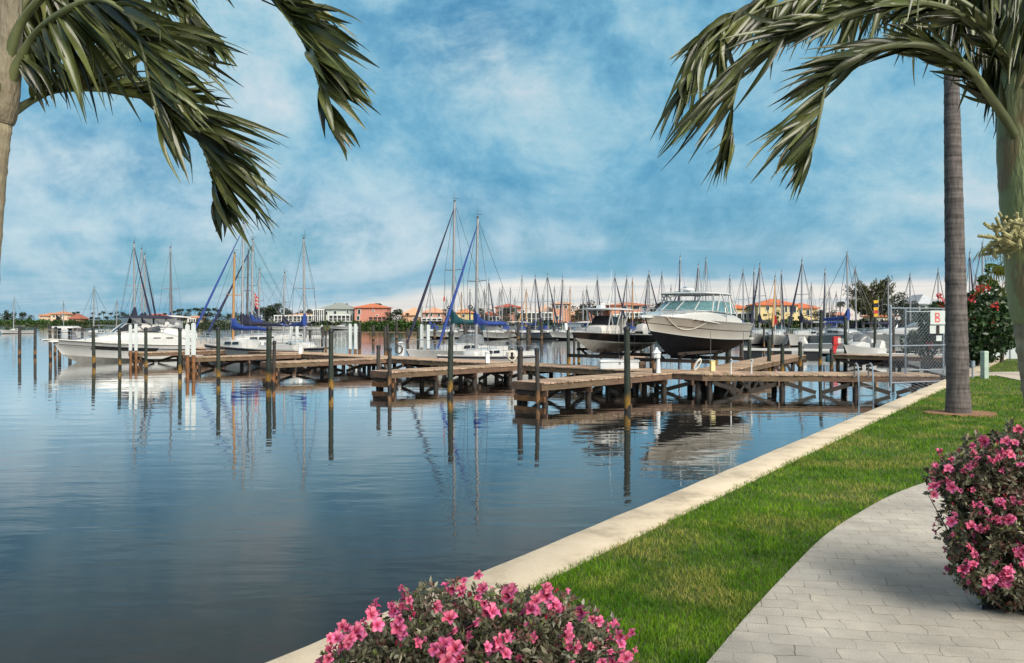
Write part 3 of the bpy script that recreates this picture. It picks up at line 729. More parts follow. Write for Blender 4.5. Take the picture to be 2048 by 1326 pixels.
def sailboat(label, loc, rz, L=8.5, mh=9.5, cover='blue', jib='navy', hullm='gel', stripe='navy', boomdir=-1, far=False, sprw=1.0, mastm='alu', group='sailboats', furl=True, boot='navyhull', pos=.42, dodger=None, boomz=None):
    off = L / 2 - L * pos          # loc is where the mast stands
    root = thing('sailboat', label, 'sailboat', (loc[0] - math.cos(rz) * off, loc[1] - math.sin(rz) * off, 0), rz, group)
    k = L / 8.5
    h = Hull(L, 2.75 * k, .82 * k, 1.08 * k, .06, .12, -.35, rake=.9 * k, fine=2.0, sternw=.72, flare=.80, n=8 if far else 16)
    kk = 3 if far else 6
    hb = h.topsides(0, 1, 0, kk).build('hull', MT[hullm], root, True)
    h.bottom().build('bottom', MT[boot], root, True)
    h.deck().build('deck', MT['offwhite'], root, True)
    if stripe:
        s = h.topsides(.80, .93, .006, 2, True).build('stripe', MT[stripe], hb, True)
    xm = L / 2 - L * pos; zd = h.sheer(pos)[1]
    m = MB(); m.mound([(xm + .95 * k, .05, zd - .05, zd + .02), (xm + .7 * k, .55 * k, zd - .05, zd + .30 * k), (xm, .80 * k, zd - .05, zd + .42 * k), (xm - 1.4 * k, .85 * k, zd - .06, zd + .48 * k), (xm - 1.55 * k, .84 * k, zd - .06, zd + .40 * k)], 7 if far else 11, .4)
    cb = m.build('cabin', MT['gel'], root, True)
    for side in (1, -1):
        for a, b in ((-.05, -.62), (-.72, -1.28)):
            y = .835 * k * side; m = MB()
            m.wall([(xm + a * k, y, zd + .16 * k), (xm + b * k, y + .01 * side, zd + .16 * k), (xm + b * k, y, zd + .33 * k), (xm + (a - .06) * k, y - .01 * side, zd + .32 * k)], (0, .02 * side, 0))
            m.build('window', MT['glass'], cb)
    if not far:
        m = MB()
        for side in (1, -1): m.box((-L * .30, .78 * k * side, .98 * k), (L * .32, .10, .28 * k))
        m.box((-L * .46, 0, .98 * k), (.10, 1.5 * k, .28 * k)); m.build('cockpit_coaming', MT['gel'], root)
    if dodger:
        m = MB(); x0 = xm - 1.35 * k
        m.mound([(x0 + .35 * k, .70 * k, zd + .4 * k, zd + .45 * k), (x0, .78 * k, zd + .35 * k, zd + .95 * k), (x0 - .6 * k, .80 * k, zd + .35 * k, zd + 1.0 * k)], 9, .5, False)
        m.build('spray_hood', MT[dodger], root, True)
    zm = zd + .40 * k; topv = Vector((xm - .12, 0, mh))
    r = .085 if far else .075
    m = MB(); m.tube([(xm, 0, zm - .3), (xm - .05, 0, (zm + mh) / 2), topv], [r, r, r * .75], 8); ms_ = m.build('mast', MT[mastm], root, True)
    m = MB(); zs_ = zm + (mh - zm) * .52
    rs = .03 if far else .022
    m.bar((xm - .06, -.62 * sprw, zs_ + .04), (xm - .06, 0, zs_), rs, rs, 4); m.bar((xm - .06, .62 * sprw, zs_ + .04), (xm - .06, 0, zs_), rs, rs, 4); m.build('spreader', MT[mastm], ms_)
    m = MB(); m.bar(topv, topv + Vector((0, 0, .12)), .05, .06, 6); m.bar(topv + Vector((.05, .05, .1)), topv + Vector((.05, .05, .55)), .012, .008, 4); m.bar(topv + Vector((-.3, 0, .22)), topv + Vector((.15, 0, .22)), .012, .012, 4); m.build('masthead', MT['wire'], ms_)
    zb_ = boomz if boomz else zm + .75 * k; bl = 3.1 * k
    m = MB(); m.bar((xm - .1, 0, zb_), (xm - bl, 0, zb_ - .02), .05, .05, 6); m.build('boom', MT[mastm], root, True)
    if cover:
        m = MB(); pts = []; secs = []
        prof = [(.07, .16, .95), (-.12, .17, .85), (-.35, .17, .52), (-.7, .16, .36), (-1.2, .15, .30), (-2.0, .13, .26), (-2.7, .10, .20), (-bl / k - .02, .05, .10)]
        for x, hw, hh in prof:
            q = []; dz = rnd.uniform(-.025, .025)
            for i in range(9):
                t = 2 * math.pi * i / 9; c, d = math.cos(t), math.sin(t)
                q.append((xm + x * k, hw * k * c * (1 - .35 * max(0, d)), zb_ - .10 * k + (hh * k * (d * .5 + .5)) + dz))
            secs.append(q)
        m.loft(secs, True, True); m.build('sail_cover', MT[cover], root, True)
    bow = Vector((h.X(0, h.zb) - .06, 0, h.zb + .1)); rw = .022 if far else .011
    ends = []
    if furl:
        m = MB(); a = bow + Vector((0, 0, .2)); b = topv - Vector((-.05, 0, .35)); 
        pts = [a.lerp(b, i / 6) for i in range(7)]
        R_ = .09 if far else .062
        m.tube(pts, [R_ * .6, R_ * 1.25, R_ * 1.2, R_ * 1.0, R_ * .8, R_ * .55, R_ * .3], 7); m.build('furled_jib', MT[jib], root, True)
    else: ends.append((*bow, topv))
    ends.append((h.X(1, h.zs) + .05, 0, h.zs + .1, topv))
    sp = [Vector((xm - .06, s_ * .62 * sprw, zs_ + .04)) for s_ in (1, -1)]
    for s_, q in zip((1, -1), sp):
        bs, z = h.sheer(pos + .02); c = Vector((xm - .1, (bs - .08) * s_, z))
        m = MB(); m.tube([c, q, topv], rw, 3); m.build('shroud', MT['wire'], root)
        if not far:
            m = MB(); m.bar(c + Vector((-.25, 0, 0)), (xm - .06, 0, zs_), rw, rw, 3); m.build('shroud', MT['wire'], root)
    rig(root, None, None, ends, rw)
    m = bow_rail(h, 0.0, .14, .52, .014 if not far else .02, .06, 3, 0)
    m.build('pulpit', MT['steel'], root)
    m = MB()
    for s_ in (1, -1):
        pts = []
        for i in range(9):
            t = .14 + .84 * i / 8; bs, z = h.sheer(t); x = h.X(t, z)
            pts.append((x, (bs - .06) * s_, z + .5))
            if i % 2 == 0: m.bar((x, (bs - .06) * s_, z), pts[-1], .012, .012, 4)
        m.tube(pts, .007 if not far else .012, 3)
    m.build('lifeline', MT['steel'], root)
    if not far:
        m = MB(); m.box((-L / 2 + .02, .25, .55), (.12, .22, .9 * k)); m.build('rudder', MT['offwhite'], root)
    return root, h, xm, topv

def heading(v): return math.atan2(v[1], v[0])
NEAR = heading((-.70, -.715))     # bows in the slips along the long walkway point this way
def onwater(px, Y): return (at(px, Y), Y)

# --- the two tall sailboats in mid picture
YA = 43.0; a = onwater(908, YA)
r1 = sailboat('tallest masted sailboat in mid picture, with dark teal boom cover', onwater(906, 44.5), heading((-.62, -.78)), 7.4, zt(404, 44.5), 'teal', 'navy', pos=.46, stripe=None, dodger='vinyl', boomz=2.25)
r2 = sailboat('white sailboat with blue boom cover and bright blue furled jib', onwater(952, 40.5), heading((-.66, -.75)), 6.4, zt(437, 40.5), 'blue', 'blue', pos=.40, stripe='navy', boomz=2.2)
# --- cluster left of centre
for args in [
 dict(label='white sailboat with the wooden mast and long royal blue boom cover', loc=onwater(466, 50), rz=heading((-.9, .43)), L=7.6, mh=zt(508, 50), cover='blue', jib='navy', mastm='woodmast', furl=False, stripe='navy', pos=.30),
 dict(label='tallest masted sailboat of the left cluster, with a long blue furled jib', loc=onwater(484, 57), rz=heading((-.66, -.75)), L=8.6, mh=zt(448, 57), cover='navy', jib='blue', stripe=None),
 dict(label='white sailboat second tallest in the left cluster, mast just right of the tallest one', loc=onwater(503, 60), rz=heading((-.60, -.80)), L=8.4, mh=zt(480, 60), cover='blue', jib='navy', stripe=None),
 dict(label='sailboat whose black mast stands between two pale masts in the left cluster', loc=onwater(494, 66), rz=heading((-.6, -.8)), L=8.4, mh=zt(502, 66), cover='navy', jib='blue', mastm='wire', stripe=None),
 dict(label='sailboat with a shorter mast at the right edge of the left cluster', loc=onwater(517, 71), rz=heading((-.6, -.8)), L=8.0, mh=zt(541, 71), cover='blue', jib='navy', stripe=None, furl=False),
 dict(label='white sailboat with bow to the right and a lone tall mast', loc=onwater(609, 49), rz=heading((.55, -.83)), L=7.2, mh=zt(478, 49), cover='blue', jib='navy', furl=False, stripe='navy', boomz=2.1),
 dict(label='sailboat with a thin ribbed mast between the left cluster and the lone mast', loc=onwater(567, 70), rz=heading((-.6, -.8)), L=8.2, mh=zt(547, 70), cover='navy', jib='offwhite', stripe=None, furl=False),
]: sailboat(**args)
# --- far left group behind the cruiser
for args in [
 dict(label='sailboat behind the cabin cruiser with leftmost tall mast and dark furled jib', loc=onwater(269, 62), rz=heading((.62, -.78)), L=10, mh=zt(487, 62), cover='navy', jib='navy', stripe=None, pos=.5),
 dict(label='sailboat behind the cabin cruiser with the middle pale mast of three', loc=onwater(284, 74), rz=heading((.62, -.78)), L=9, mh=zt(499, 74), cover='navy', jib='navy', stripe=None, furl=False),
 dict(label='sailboat behind the cabin cruiser whose mast is close right of the middle one', loc=onwater(290, 68), rz=heading((.62, -.78)), L=9, mh=zt(510, 68), cover='navy', jib='navy', stripe=None),
 dict(label='sailboat right of the cabin cruiser with a single slim mast and dark jib', loc=onwater(341, 66), rz=heading((.4, -.91)), L=9, mh=zt(496, 66), cover='blue', jib='wire', stripe=None),
]: sailboat(**args)

# --- white cabin cruiser at left
Yb = 50.0
root = thing('cabin_cruiser', 'white cabin cruiser with navy bimini and long dark side window, moored at far left', 'motorboat', (at(246, 50.0), 50.0, 0), heading((-.78, -.62)), None)
h = Hull(9.6, 3.1, 1.10, 1.62, .10, .55, -.5, rake=1.5, fine=2.3, sternw=.95, flare=.88, n=22)
hb = h.topsides().build('hull', MT['gel'], root, True); h.bottom().build('bottom', MT['greybottom'], root, True)
h.deck().build('deck', MT['gel'], root, True); h.rail(.045, -.02, .01).build('rub_rail', MT['offwhite'], root)
h.rail(.022, -.33, -.03, .05, 1).build('knuckle_line', MT['navyhull'], hb)
m = MB()
m.mound([(3.3, .05, 1.45, 1.5), (2.6, .75, 1.4, 1.62), (1.6, 1.10, 1.3, 1.85), (.4, 1.28, 1.2, 2.08), (-.6, 1.32, 1.1, 2.18), (-2.4, 1.34, 1.05, 2.10), (-3.6, 1.30, 1.05, 1.75), (-4.5, 1.25, 1.0, 1.32)], 13, .42)
cb = m.build('cabin', MT['gel'], root, True)
for s in (1, -1): h.patch(.26, .72, .50, .74, .012, s, -.03).build('side_window', MT['glass'], hb, True)
m = MB()
m.add([(.75, .55, 2.0), (.75, -.55, 2.0), (-.05, -.62, 2.62), (-.05, .62, 2.62), (-.2, 1.22, 2.1), (-1.0, 1.1, 2.62), (-.2, -1.22, 2.1), (-1.0, -1.1, 2.62), (-2.3, 1.28, 2.1), (-2.2, 1.2, 2.5), (-2.3, -1.28, 2.1), (-2.2, -1.2, 2.5)],
      [(0, 1, 2, 3), (0, 3, 5, 4), (1, 6, 7, 2), (4, 5, 9, 8), (6, 10, 11, 7)])
m.build('windscreen', MT['glass'], root)
m = MB()
for p, q in (((.75, .55, 2.0), (-.05, .62, 2.62)), ((.75, -.55, 2.0), (-.05, -.62, 2.62)), ((-.05, .62, 2.62), (-.05, -.62, 2.62)), ((-.05, .62, 2.62), (-1.0, 1.1, 2.62)), ((-.05, -.62, 2.62), (-1.0, -1.1, 2.62)), ((-1.0, 1.1, 2.62), (-2.2, 1.2, 2.5)), ((-1.0, -1.1, 2.62), (-2.2, -1.2, 2.5)), ((-.2, 1.22, 2.1), (-1., 1.1, 2.62)), ((-.2, -1.22, 2.1), (-1., -1.1, 2.62)), ((.75, .55, 2.0), (-.2, 1.22, 2.1)), ((.75, -.55, 2.0), (-.2, -1.22, 2.1))):
    m.bar(p, q, .03, .03, 5)
m.build('windscreen_frame', MT['offwhite'], root)
m = MB(); m.mound([(-.1, 1.22, 3.05, 3.10), (-.3, 1.28, 3.04, 3.16), (-1.5, 1.32, 3.03, 3.24), (-2.8, 1.30, 3.0, 3.22), (-3.6, 1.22, 2.95, 3.08)], 9, .5)
bm = m.build('bimini', MT['navy'], root, True)
m = MB()
for x0, x1, x2, x3 in ((-.15, -.9, -1.0, -.2), (-.95, -1.7, -1.75, -1.05), (-1.75, -2.6, -2.6, -1.8), (-2.65, -3.5, -3.3, -2.65)):
    for s in (1, -1): m.wall([(x0, 1.24 * s, 3.04), (x1, 1.26 * s, 3.03), (x2 + .02, 1.22 * s, 2.5), (x3 - .35, 1.16 * s, 2.6)], (0, .012 * s, 0))
m.wall([(-.12, 1.15, 3.05), (-.12, -1.15, 3.05), (-.1, -.66, 2.63), (-.1, .66, 2.63)], (.012, 0, 0))
m.build('vinyl_panel', MT['vinyl'], bm)
m = MB()
for s in (1, -1):
    for xa, xb in ((-.2, -1.2), (-1.7, -1.6), (-3.4, -2.4)): m.bar((xa, 1.24 * s, 3.04), (xb, 1.24 * s, 2.1), .02, .02, 5)
m.build('bimini_pole', MT['steel'], bm)
bow_rail(h, 0.0, .5, .62, .016, .12, 7, 1).build('bow_rail', MT['steel'], root)
m = MB(); m.box((4.95, 0, 1.58), (.8, .55, .07)); m.mound([(5.2, .1, 1.50, 1.55), (4.7, .28, 1.40, 1.58), (4.3, .3, 1.42, 1.6)], 7, .6); m.build('bow_pulpit', MT['offwhite'], root, True)
m = MB(); m.box((-5.05, 0, .28), (.7, 2.6, .08)); m.build('swim_platform', MT['offwhite'], root)
m = MB(); m.box((2.1, .3, 1.80), (.5, .5, .05)); m.build('hatch', MT['glass'], root)
m = MB()
for s in (1, -1):
    for k in range(2): m.box((-2.0 - .9 * k, 1.335 * s, 1.62), (.5, .03, .06))
m.build('vent', MT['capm'], cb)
m = MB(); m.bar((-.2, .9, 3.2), (-.4, .9, 4.9), .014, .006, 4); m.build('antenna', MT['offwhite'], root)
m = MB(); m.add([(4.4, -.02, 2.9), (3.95, -.3, 2.98), (4.4, .02, 3.25)], [(0, 1, 2)]); m.bar((4.4, 0, 1.6), (4.4, 0, 3.3), .012, .012, 4)
m.build('bow_pennant', MT['capm'], root)
root.scale = (.80, .85, .83)
# second white cruiser behind it
root = thing('motor_cruiser', 'second white cruiser partly hidden behind the navy topped cabin cruiser stern', 'motorboat', (at(318, 62), 62, 0), heading((-.80, -.6)), None)
h = Hull(7.5, 2.8, 1.05, 1.5, .1, .5, -.4, rake=1.2, n=14)
h.topsides().build('hull', MT['gel'], root, True); h.bottom().build('bottom', MT['navyhull'], root, True); h.deck().build('deck', MT['gel'], root, True)
m = MB(); m.mound([(2.4, .2, 1.3, 1.4), (1.2, 1.0, 1.2, 1.8), (-.4, 1.15, 1.1, 2.0), (-2.4, 1.15, 1.0, 1.6)], 11, .45); m.build('cabin', MT['gel'], root, True)
m = MB(); m.mound([(1.0, .5, 1.85, 1.9), (.2, .95, 1.85, 2.4), (-.8, 1.05, 1.85, 2.55), (-1.4, 1.05, 1.8, 2.4)], 9, .5); m.build('windscreen', MT['vinyl'], root, True)
m = MB(); m.mound([(.2, .95, 2.62, 2.66), (-.9, 1.05, 2.62, 2.76), (-2.0, 1.0, 2.56, 2.64)], 9, .5); m.build('hard_top', MT['offwhite'], root, True)
m = MB()
for s in (1, -1):
    m.bar((-.2, .95 * s, 1.7), (-.6, .95 * s, 2.64), .03, .03, 5); m.bar((-1.6, .95 * s, 1.6), (-1.8, .95 * s, 2.6), .03, .03, 5)
m.build('top_post', MT['offwhite'], root)
bow_rail(h, 0, .5, .55, .016, .1, 5, 0).build('bow_rail', MT['steel'], root)
# --- far left: small moored yachts beyond the docks, and a roofed lift
sailboat('small white sailboat with bare mast anchored alone at the far left edge', onwater(27, 150), R(235), 5.5, zt(597, 150), None, 'navy', far=True, furl=False, stripe=None)
sailboat('sailboat with bare mast moored in front of the cream house on the far left shore', onwater(127, 165), R(120), 6, zt(605, 165), None, 'navy', far=True, furl=False, stripe=None)
sailboat('sailboat with a tall thin mast and lamp, moored behind the cruiser windscreen', onwater(187, 110), R(250), 7, zt(576, 110), None, 'navy', far=True, furl=False, stripe=None)
sailboat('sailboat with a short mast beside the dark triangular pennant', onwater(233, 150), R(250), 6, zt(602, 150), None, 'navy', far=True, furl=False, stripe=None)
root = thing('boat_lift', 'small roofed boat lift on two dark posts behind the cruiser bow', 'boat lift', (at(130, 66), 66, 0), 0)
for px in (119, 140):
    m = MB(); m.tube([(at(px, 66) - at(130, 66), 0, -1), (at(px, 66) - at(130, 66), 0, zt(654, 66))], .13, 8); m.build('post', MT['pilegrey'], root, True)
m = MB(); m.mound([(-.95, .7, zt(656, 66), zt(655, 66)), (-.7, .9, zt(656, 66), zt(652, 66)), (.7, .9, zt(656, 66), zt(652, 66)), (.95, .7, zt(656, 66), zt(655, 66))], 9, .5); m.build('roof', MT['offwhite'], root, True)

# --- cream express cruiser on the lift
CR = (at(1372, 31.6), 31.6); CRH = heading((-.60, -.80))
ZC = (1.5, .56); ZFIX = 1
root = thing('express_cruiser', 'large cream hulled cruiser with hard top and navy bottom raised on a boat lift', 'motorboat', (CR[0], CR[1], 1.05), CRH)
h = Hull(8.7, 3.15, 1.22, 1.52, .58, .98, 0.0, rake=1.35, fine=2.5, sternw=.93, flare=.84, n=24)
hb = h.topsides(0, .94).build('hull', MT['cream'], root, True); h.bottom().build('bottom', MT['navyhull'], root, True)
h.topsides(.94, 1.0, .012, 2).build('gunwale', MT['gel'], hb, True)
h.topsides(.0, .07, .006, 2).build('boot_stripe', MT['gel'], hb, True)
m = h.topsides(.50, .53, .006, 2); m.build('feature_line', MT['navyhull'], hb, True)
h.topsides(0.0, .02, .010, 1).build('chine_stripe', MT['navyhull'], hb, True)
h.deck(.0, .01).build('deck', MT['gel'], root, True)
m = MB(); m.mound([(3.4, .1, 1.45, 1.52), (2.6, .75, 1.40, 1.66), (1.6, 1.12, 1.35, 1.78), (.7, 1.28, 1.28, 1.86), (-.2, 1.34, 1.22, 1.80), (-2.2, 1.38, 1.2, 1.64), (-3.0, 1.40, 1.15, 1.45)], 13, .40)
m.build('cabin', MT['gel'], root, True)
# windscreen: three raked front panes and two side panes each side
bt = [(1.15, 0, 1.86), (.95, .72, 1.86), (.30, 1.24, 1.80), (-1.0, 1.34, 1.72), (-2.1, 1.37, 1.66)]
tp = [(.20, 0, 2.50), (.08, .62, 2.50), (-.35, 1.06, 2.48), (-1.25, 1.20, 2.46), (-2.0, 1.24, 2.40)]
mg = MB(); mf = MB()
for s in (1, -1):
    B_ = [(x, y * s, z) for x, y, z in bt]; T_ = [(x, y * s, z) for x, y, z in tp]
    for i in range(4):
        if i == 0 and s < 0: pass
        mg.add([B_[i], B_[i + 1], T_[i + 1], T_[i]], [(0, 1, 2, 3)])
        mf.bar(T_[i], T_[i + 1], .028, .028, 5); mf.bar(B_[i], B_[i + 1], .024, .024, 5)
    for i in range(0 if s > 0 else 1, 5): mf.bar(B_[i], T_[i], .026, .026, 5)
mg.build('windscreen', MT['bglass'], root); mf.build('windscreen_frame', MT['gel'], root)
m = MB(); m.mound([(.45, .55, 2.98, 3.02), (.35, 1.0, 2.97, 3.06), (-.3, 1.24, 2.96, 3.12), (-1.4, 1.27, 2.94, 3.12), (-2.2, 1.22, 2.90, 3.04), (-2.4, 1.1, 2.9, 2.96)], 11, .42); ht = m.build('hard_top', MT['gel'], root, True)
m = MB()
for s in (1, -1):
    for p, q in (((.1, .6, 2.5), (.25, .75, 2.98)), ((-.35, 1.06, 2.48), (-.1, 1.12, 2.97)), ((-.1, 1.30, 1.8), (-.75, 1.2, 2.95)), ((-1.25, 1.36, 1.70), (-.9, 1.22, 2.95)), ((-1.6, 1.37, 1.68), (-1.9, 1.18, 2.92)), ((-2.4, 1.38, 1.6), (-2.1, 1.16, 2.92))):
        m = MB(); m.bar((p[0], p[1] * s, p[2]), (q[0], q[1] * s, q[2]), .03, .03, 6); m.build('top_post', MT['gel'], root)
for s in (1, -1):
    m = MB(); m.tube([(.2, .25 * s, 2.98), (.24, .35 * s, 2.82), (.22, .6 * s, 2.76), (.2, .85 * s, 2.82), (.1, .98 * s, 2.96)], .02, 5); m.build('grab_rail', MT['steel'], ht)
m = MB(); m.rev([(.05, 0), (.24, .05), (.26, .12), (.20, .19), (.05, .21)], (-.5, -.1, 3.16), 14); m.bar((-.5, -.1, 3.05), (-.5, -.1, 3.2), .08, .08, 8); m.build('radar_dome', MT['plast'], ht, True)
m = MB(); m.bar((-.9, .5, 3.05), (-1.0, .5, 4.3), .012, .006, 4); m.bar((-.9, -.6, 3.05), (-1.0, -.6, 3.9), .012, .006, 4); m.box((-.8, -.35, 3.25), (.12, .12, .45)); m.build('antenna', MT['steel'], ht)
bow_rail(h, 0.0, .62, .42, .014, .10, 8, 1).build('bow_rail', MT['steel'], root)
m = MB(); m.mound([(4.75, .06, 1.44, 1.5), (4.3, .22, 1.42, 1.56), (3.8, .25, 1.46, 1.58)], 7, .6); m.build('anchor_pulpit', MT['gel'], root, True)
m = MB()
p0 = Vector(h.pt(.10, .98, 1)); p1 = Vector(h.pt(.42, .98, 1)); pts = []
for i in range(13):
    u = i / 12; q = p0.lerp(p1, u); sag = 4 * u * (1 - u); f = .98 - .62 * sag
    t = .10 + .32 * u; q = Vector(h.pt(t, f, 1)); q.y += .03; pts.append(q)
m.tube(pts, .014, 5); m.build('mooring_line', MT['rope'], root)
m = MB()
for t in (.30, .36): 
    q = h.pt(t, .97, 1); m.box((q[0], q[1] + .02, q[2] - .02), (.10, .04, .06))
m.build('cleat', MT['capm'], root)
m = MB(); m.box((-4.4, 0, 1.0), (.25, 2.5, .5)); m.box((-4.6, 0, .62), (.6, 2.6, .08)); m.build('swim_platform', MT['cream'], root)
root.scale = (.75, .92, 1.0)
ZFIX = 0
# --- black centre console on the lift
CC = (at(1214, 33.5), 33.5); CCH = heading((-.62, -.78))
ZC = (1.05, .80); ZFIX = 1
root = thing('centre_console_boat', 'black hulled fishing boat with white T-top raised on a boat lift', 'motorboat', (CC[0], CC[1], 1.12), CCH)
h = Hull(6.7, 2.35, .92, 1.16, .44, .78, 0.0, rake=1.15, fine=2.4, sternw=.92, flare=.84, n=22)
hb = h.topsides(.12, .90).build('hull', MT['black'], root, True); h.bottom().build('bottom', MT['greybottom'], root, True)
h.topsides(.90, 1.0, .014, 2).build('gunwale', MT['gel'], hb, True); h.topsides(0, .12, .003, 2).build('boot_stripe', MT['greybottom'], hb, True)
h.deck(.02, .01).build('deck', MT['offwhite'], root, True)
m = MB(); m.mound([(1.25, .42, .95, 1.45), (1.15, .46, .95, 1.55), (.35, .50, .95, 1.62), (-.35, .50, .95, 1.60), (-.42, .48, .95, 1.5)], 9, .3); cb = m.build('console', MT['offwhite'], root, True)
m = MB(); m.wall([(.85, .44, 1.60), (.85, -.44, 1.60), (.45, -.40, 2.18), (.45, .40, 2.18)], (-.02, 0, 0)); m.wall([(.84, .45, 1.6), (.44, .42, 2.16), (-.2, .46, 2.1), (-.2, .48, 1.6)], (0, .015, 0)); m.wall([(.84, -.45, 1.6), (.44, -.42, 2.16), (-.2, -.46, 2.1), (-.2, -.48, 1.6)], (0, .015, 0)); m.build('windscreen', MT['glass'], cb)
m = MB(); m.mound([(1.35, .5, 2.60, 2.63), (1.2, .80, 2.58, 2.66), (.4, .98, 2.57, 2.70), (-.9, .96, 2.55, 2.68), (-1.25, .8, 2.55, 2.6)], 9, .5); tt = m.build('t_top', MT['gel'], root, True)
m = MB()
for s in (1, -1):
    for p, q in (((.95, .55, 1.0), (.70, .62, 2.58)), ((.35, .58, 1.0), (.70, .62, 2.3)), ((.2, .58, 1.0), (-.1, .68, 2.57)), ((-.5, .58, 1.0), (-.3, .68, 2.57)), ((-.5, .58, 1.1), (-.95, .72, 2.55))):
        m = MB(); m.bar((p[0], p[1] * s, p[2]), (q[0], q[1] * s, q[2]), .026, .026, 6); m.build('top_post', MT['gel'], root)
m = MB(); m.bar((.3, .3, 2.7), (.1, .3, 5.2), .013, .006, 4); m.tube([(.6, 0, 2.7), (.6, 0, 2.95), (.45, .1, 3.0)], .03, 6); m.box((.1, -.3, 2.80), (.3, .3, .2)); m.build('antenna', MT['plast'], tt)
m = MB(); m.box((-.95, 0, 1.3), (.35, .95, .55)); m.box((-.95, 0, 1.75), (.12, .95, .5)); m.build('leaning_post', MT['offwhite'], root)
m = MB(); m.mound([(-3.35, .22, 1.1, 1.2), (-3.5, .26, .75, 1.62), (-3.9, .25, .75, 1.66), (-4.05, .18, .8, 1.5)], 9, .5); m.box((-3.65, 0, .45), (.22, .14, .9)); m.build('outboard_motor', MT['offwhite'], root, True)
bow_rail(h, 0.02, .4, .10, .014, .1, 5, 0).build('bow_rail', MT['steel'], root)
m = MB(); q = h.pt(.28, .95, 1); m.box((q[0], q[1] + .02, q[2]), (.22, .03, .05)); m.build('marker_light', MT['rustw'], hb)
root.scale = (.74, .84, .74)
ZFIX = 0
# lifts: beams, cables and cradles that carry the two boats
def lift(label, cx, cy, hd, half, cz, tops, x0, x1):
    root = thing('boat_lift', label, 'boat lift', (cx, cy, 0), hd, 'boat lifts'); inv = Matrix.Rotation(-hd, 3, 'Z')
    for x in (x0, x1):
        m = MB(); m.beam((x, -half, cz - .08), (x, half, cz - .08), .10, .13); m.build('cradle_beam', MT['darkw'], root)
        for s in (1, -1):
            m = MB(); m.beam((x, .30 * s, cz - .02), (x, .62 * s, cz + .22), .10, .06); m.build('bunk_bracket', MT['darkw'], root)
            m = MB(); m.bar((x, half * s, cz - .1), (x, half * s, 2.0), .010, .010, 4); m.build('cable', MT['wire'], root)
    for s in (1, -1):
        m = MB(); m.beam((x0 + .4, .46 * s, cz + .18), (x1 - .4, .46 * s, cz + .18), .07, .10); m.build('bunk', MT['darkw'], root)
    for (p0, y0), (p1, y1) in tops:
        a = Vector((at(p0, y0) - cx, y0 - cy, 2.10)); b = Vector((at(p1, y1) - cx, y1 - cy, 2.10)); a = inv @ a; b = inv @ b; d = (b - a).normalized()
        m = MB(); m.beam(a - d * .15, b + d * .15, .10, .15); m.build('top_beam', MT['galv'], root)
        m = MB(); m.bar(a + Vector((0, 0, .14)) - d * .1, b + Vector((0, 0, .14)) + d * .1, .03, .03, 6); m.build('drive_shaft', MT['steel'], root)
        m = MB(); m.rev([(.03, -.20), (.08, -.16), (.10, 0), (.08, .16), (.03, .20)], tuple(a - d * .28 + Vector((0, 0, -.06))), 10); m.build('motor_cover', MT['plast'], root, True)
def PY(yb): return FP * EYE / (yb - HOR)
lift('lift cradle under the cream cruiser with white motor covers on its top beams', CR[0], CR[1], CRH, 1.5, 1.02, [((1432, PY(738)), (1454, PY(735))), ((1482, PY(730) - .4), (1498, PY(742)))], 1.2, -1.8)
lift('lift cradle under the black hulled boat', CC[0], CC[1], CCH, 1.15, 1.09, [((1137, PY(733)), (1158, PY(731)))], 1.0, -1.4)
# --- boats at right
def runabout(label, px, Y, hd, L, hullm='gel', top=None, cover=None, kind='motorboat', z=0, stripe=None, glass=True, bot='navyhull'):
    root = thing('runabout_boat', label, kind, (at(px, Y), Y, z), hd, 'small motorboats')
    h = Hull(L, L * .34, .75, 1.0, .1, .35, -.3, rake=.9, n=14)
    hb = h.topsides().build('hull', MT[hullm], root, True); h.bottom().build('bottom', MT[bot], root, True); h.deck(.03).build('deck', MT['gel'], root, True)
    if stripe: h.topsides(.55, .78, .006, 2).build('stripe', MT[stripe], hb, True)
    k = L / 6
    m = MB(); m.mound([(1.6 * k, .3, .85, .95), (.9 * k, .7 * k, .8, 1.15), (-.1 * k, .8 * k, .75, 1.25), (-.3 * k, .8 * k, .75, 1.1)], 9, .45); m.build('foredeck', MT['gel'], root, True)
    if glass:
        m = MB(); m.mound([(.75 * k, .4 * k, 1.15, 1.2), (.2 * k, .72 * k, 1.1, 1.62), (-.5 * k, .8 * k, 1.0, 1.5)], 9, .5, False); m.build('windscreen', MT['vinyl'], root, True)
    if top:
        m = MB(); m.mound([(.4 * k, .7 * k, 2.1, 2.14), (-.6 * k, .85 * k, 2.1, 2.25), (-1.7 * k, .8 * k, 2.05, 2.12)], 9, .5); m.build('bimini', MT[top], root, True)
        m = MB()
        for s in (1, -1): m.bar((-.6 * k, .8 * k * s, .9), (.2 * k, .75 * k * s, 2.1), .02, .02, 5); m.bar((-.6 * k, .8 * k * s, .9), (-1.5 * k, .75 * k * s, 2.08), .02, .02, 5)
        m.build('bimini_pole', MT['steel'], root)
    if cover:
        m = MB(); m.mound([(1.2 * k, .3, .9, 1.0), (.2 * k, .85 * k, .85, 1.55), (-1.2 * k, .9 * k, .8, 1.4), (-2.7 * k, .85 * k, .75, 1.05)], 9, .55); m.build('cover', MT[cover], root, True)
    m = MB(); m.mound([(-L / 2 + .05, .2, .6, .8), (-L / 2 - .15, .24, .35, 1.25), (-L / 2 - .5, .2, .4, 1.2)], 7, .5); m.build('outboard_motor', MT['offwhite'], root, True)
    return root
runabout('low white open boat moored beside the tall piling right of the red cabinet', 1722, 49, heading((-.8, -.6)), 3.6)
runabout('small cruiser with dark windscreen behind the tall pilings at right', 1712, 58, heading((.8, -.5)), 6.5, top=None)
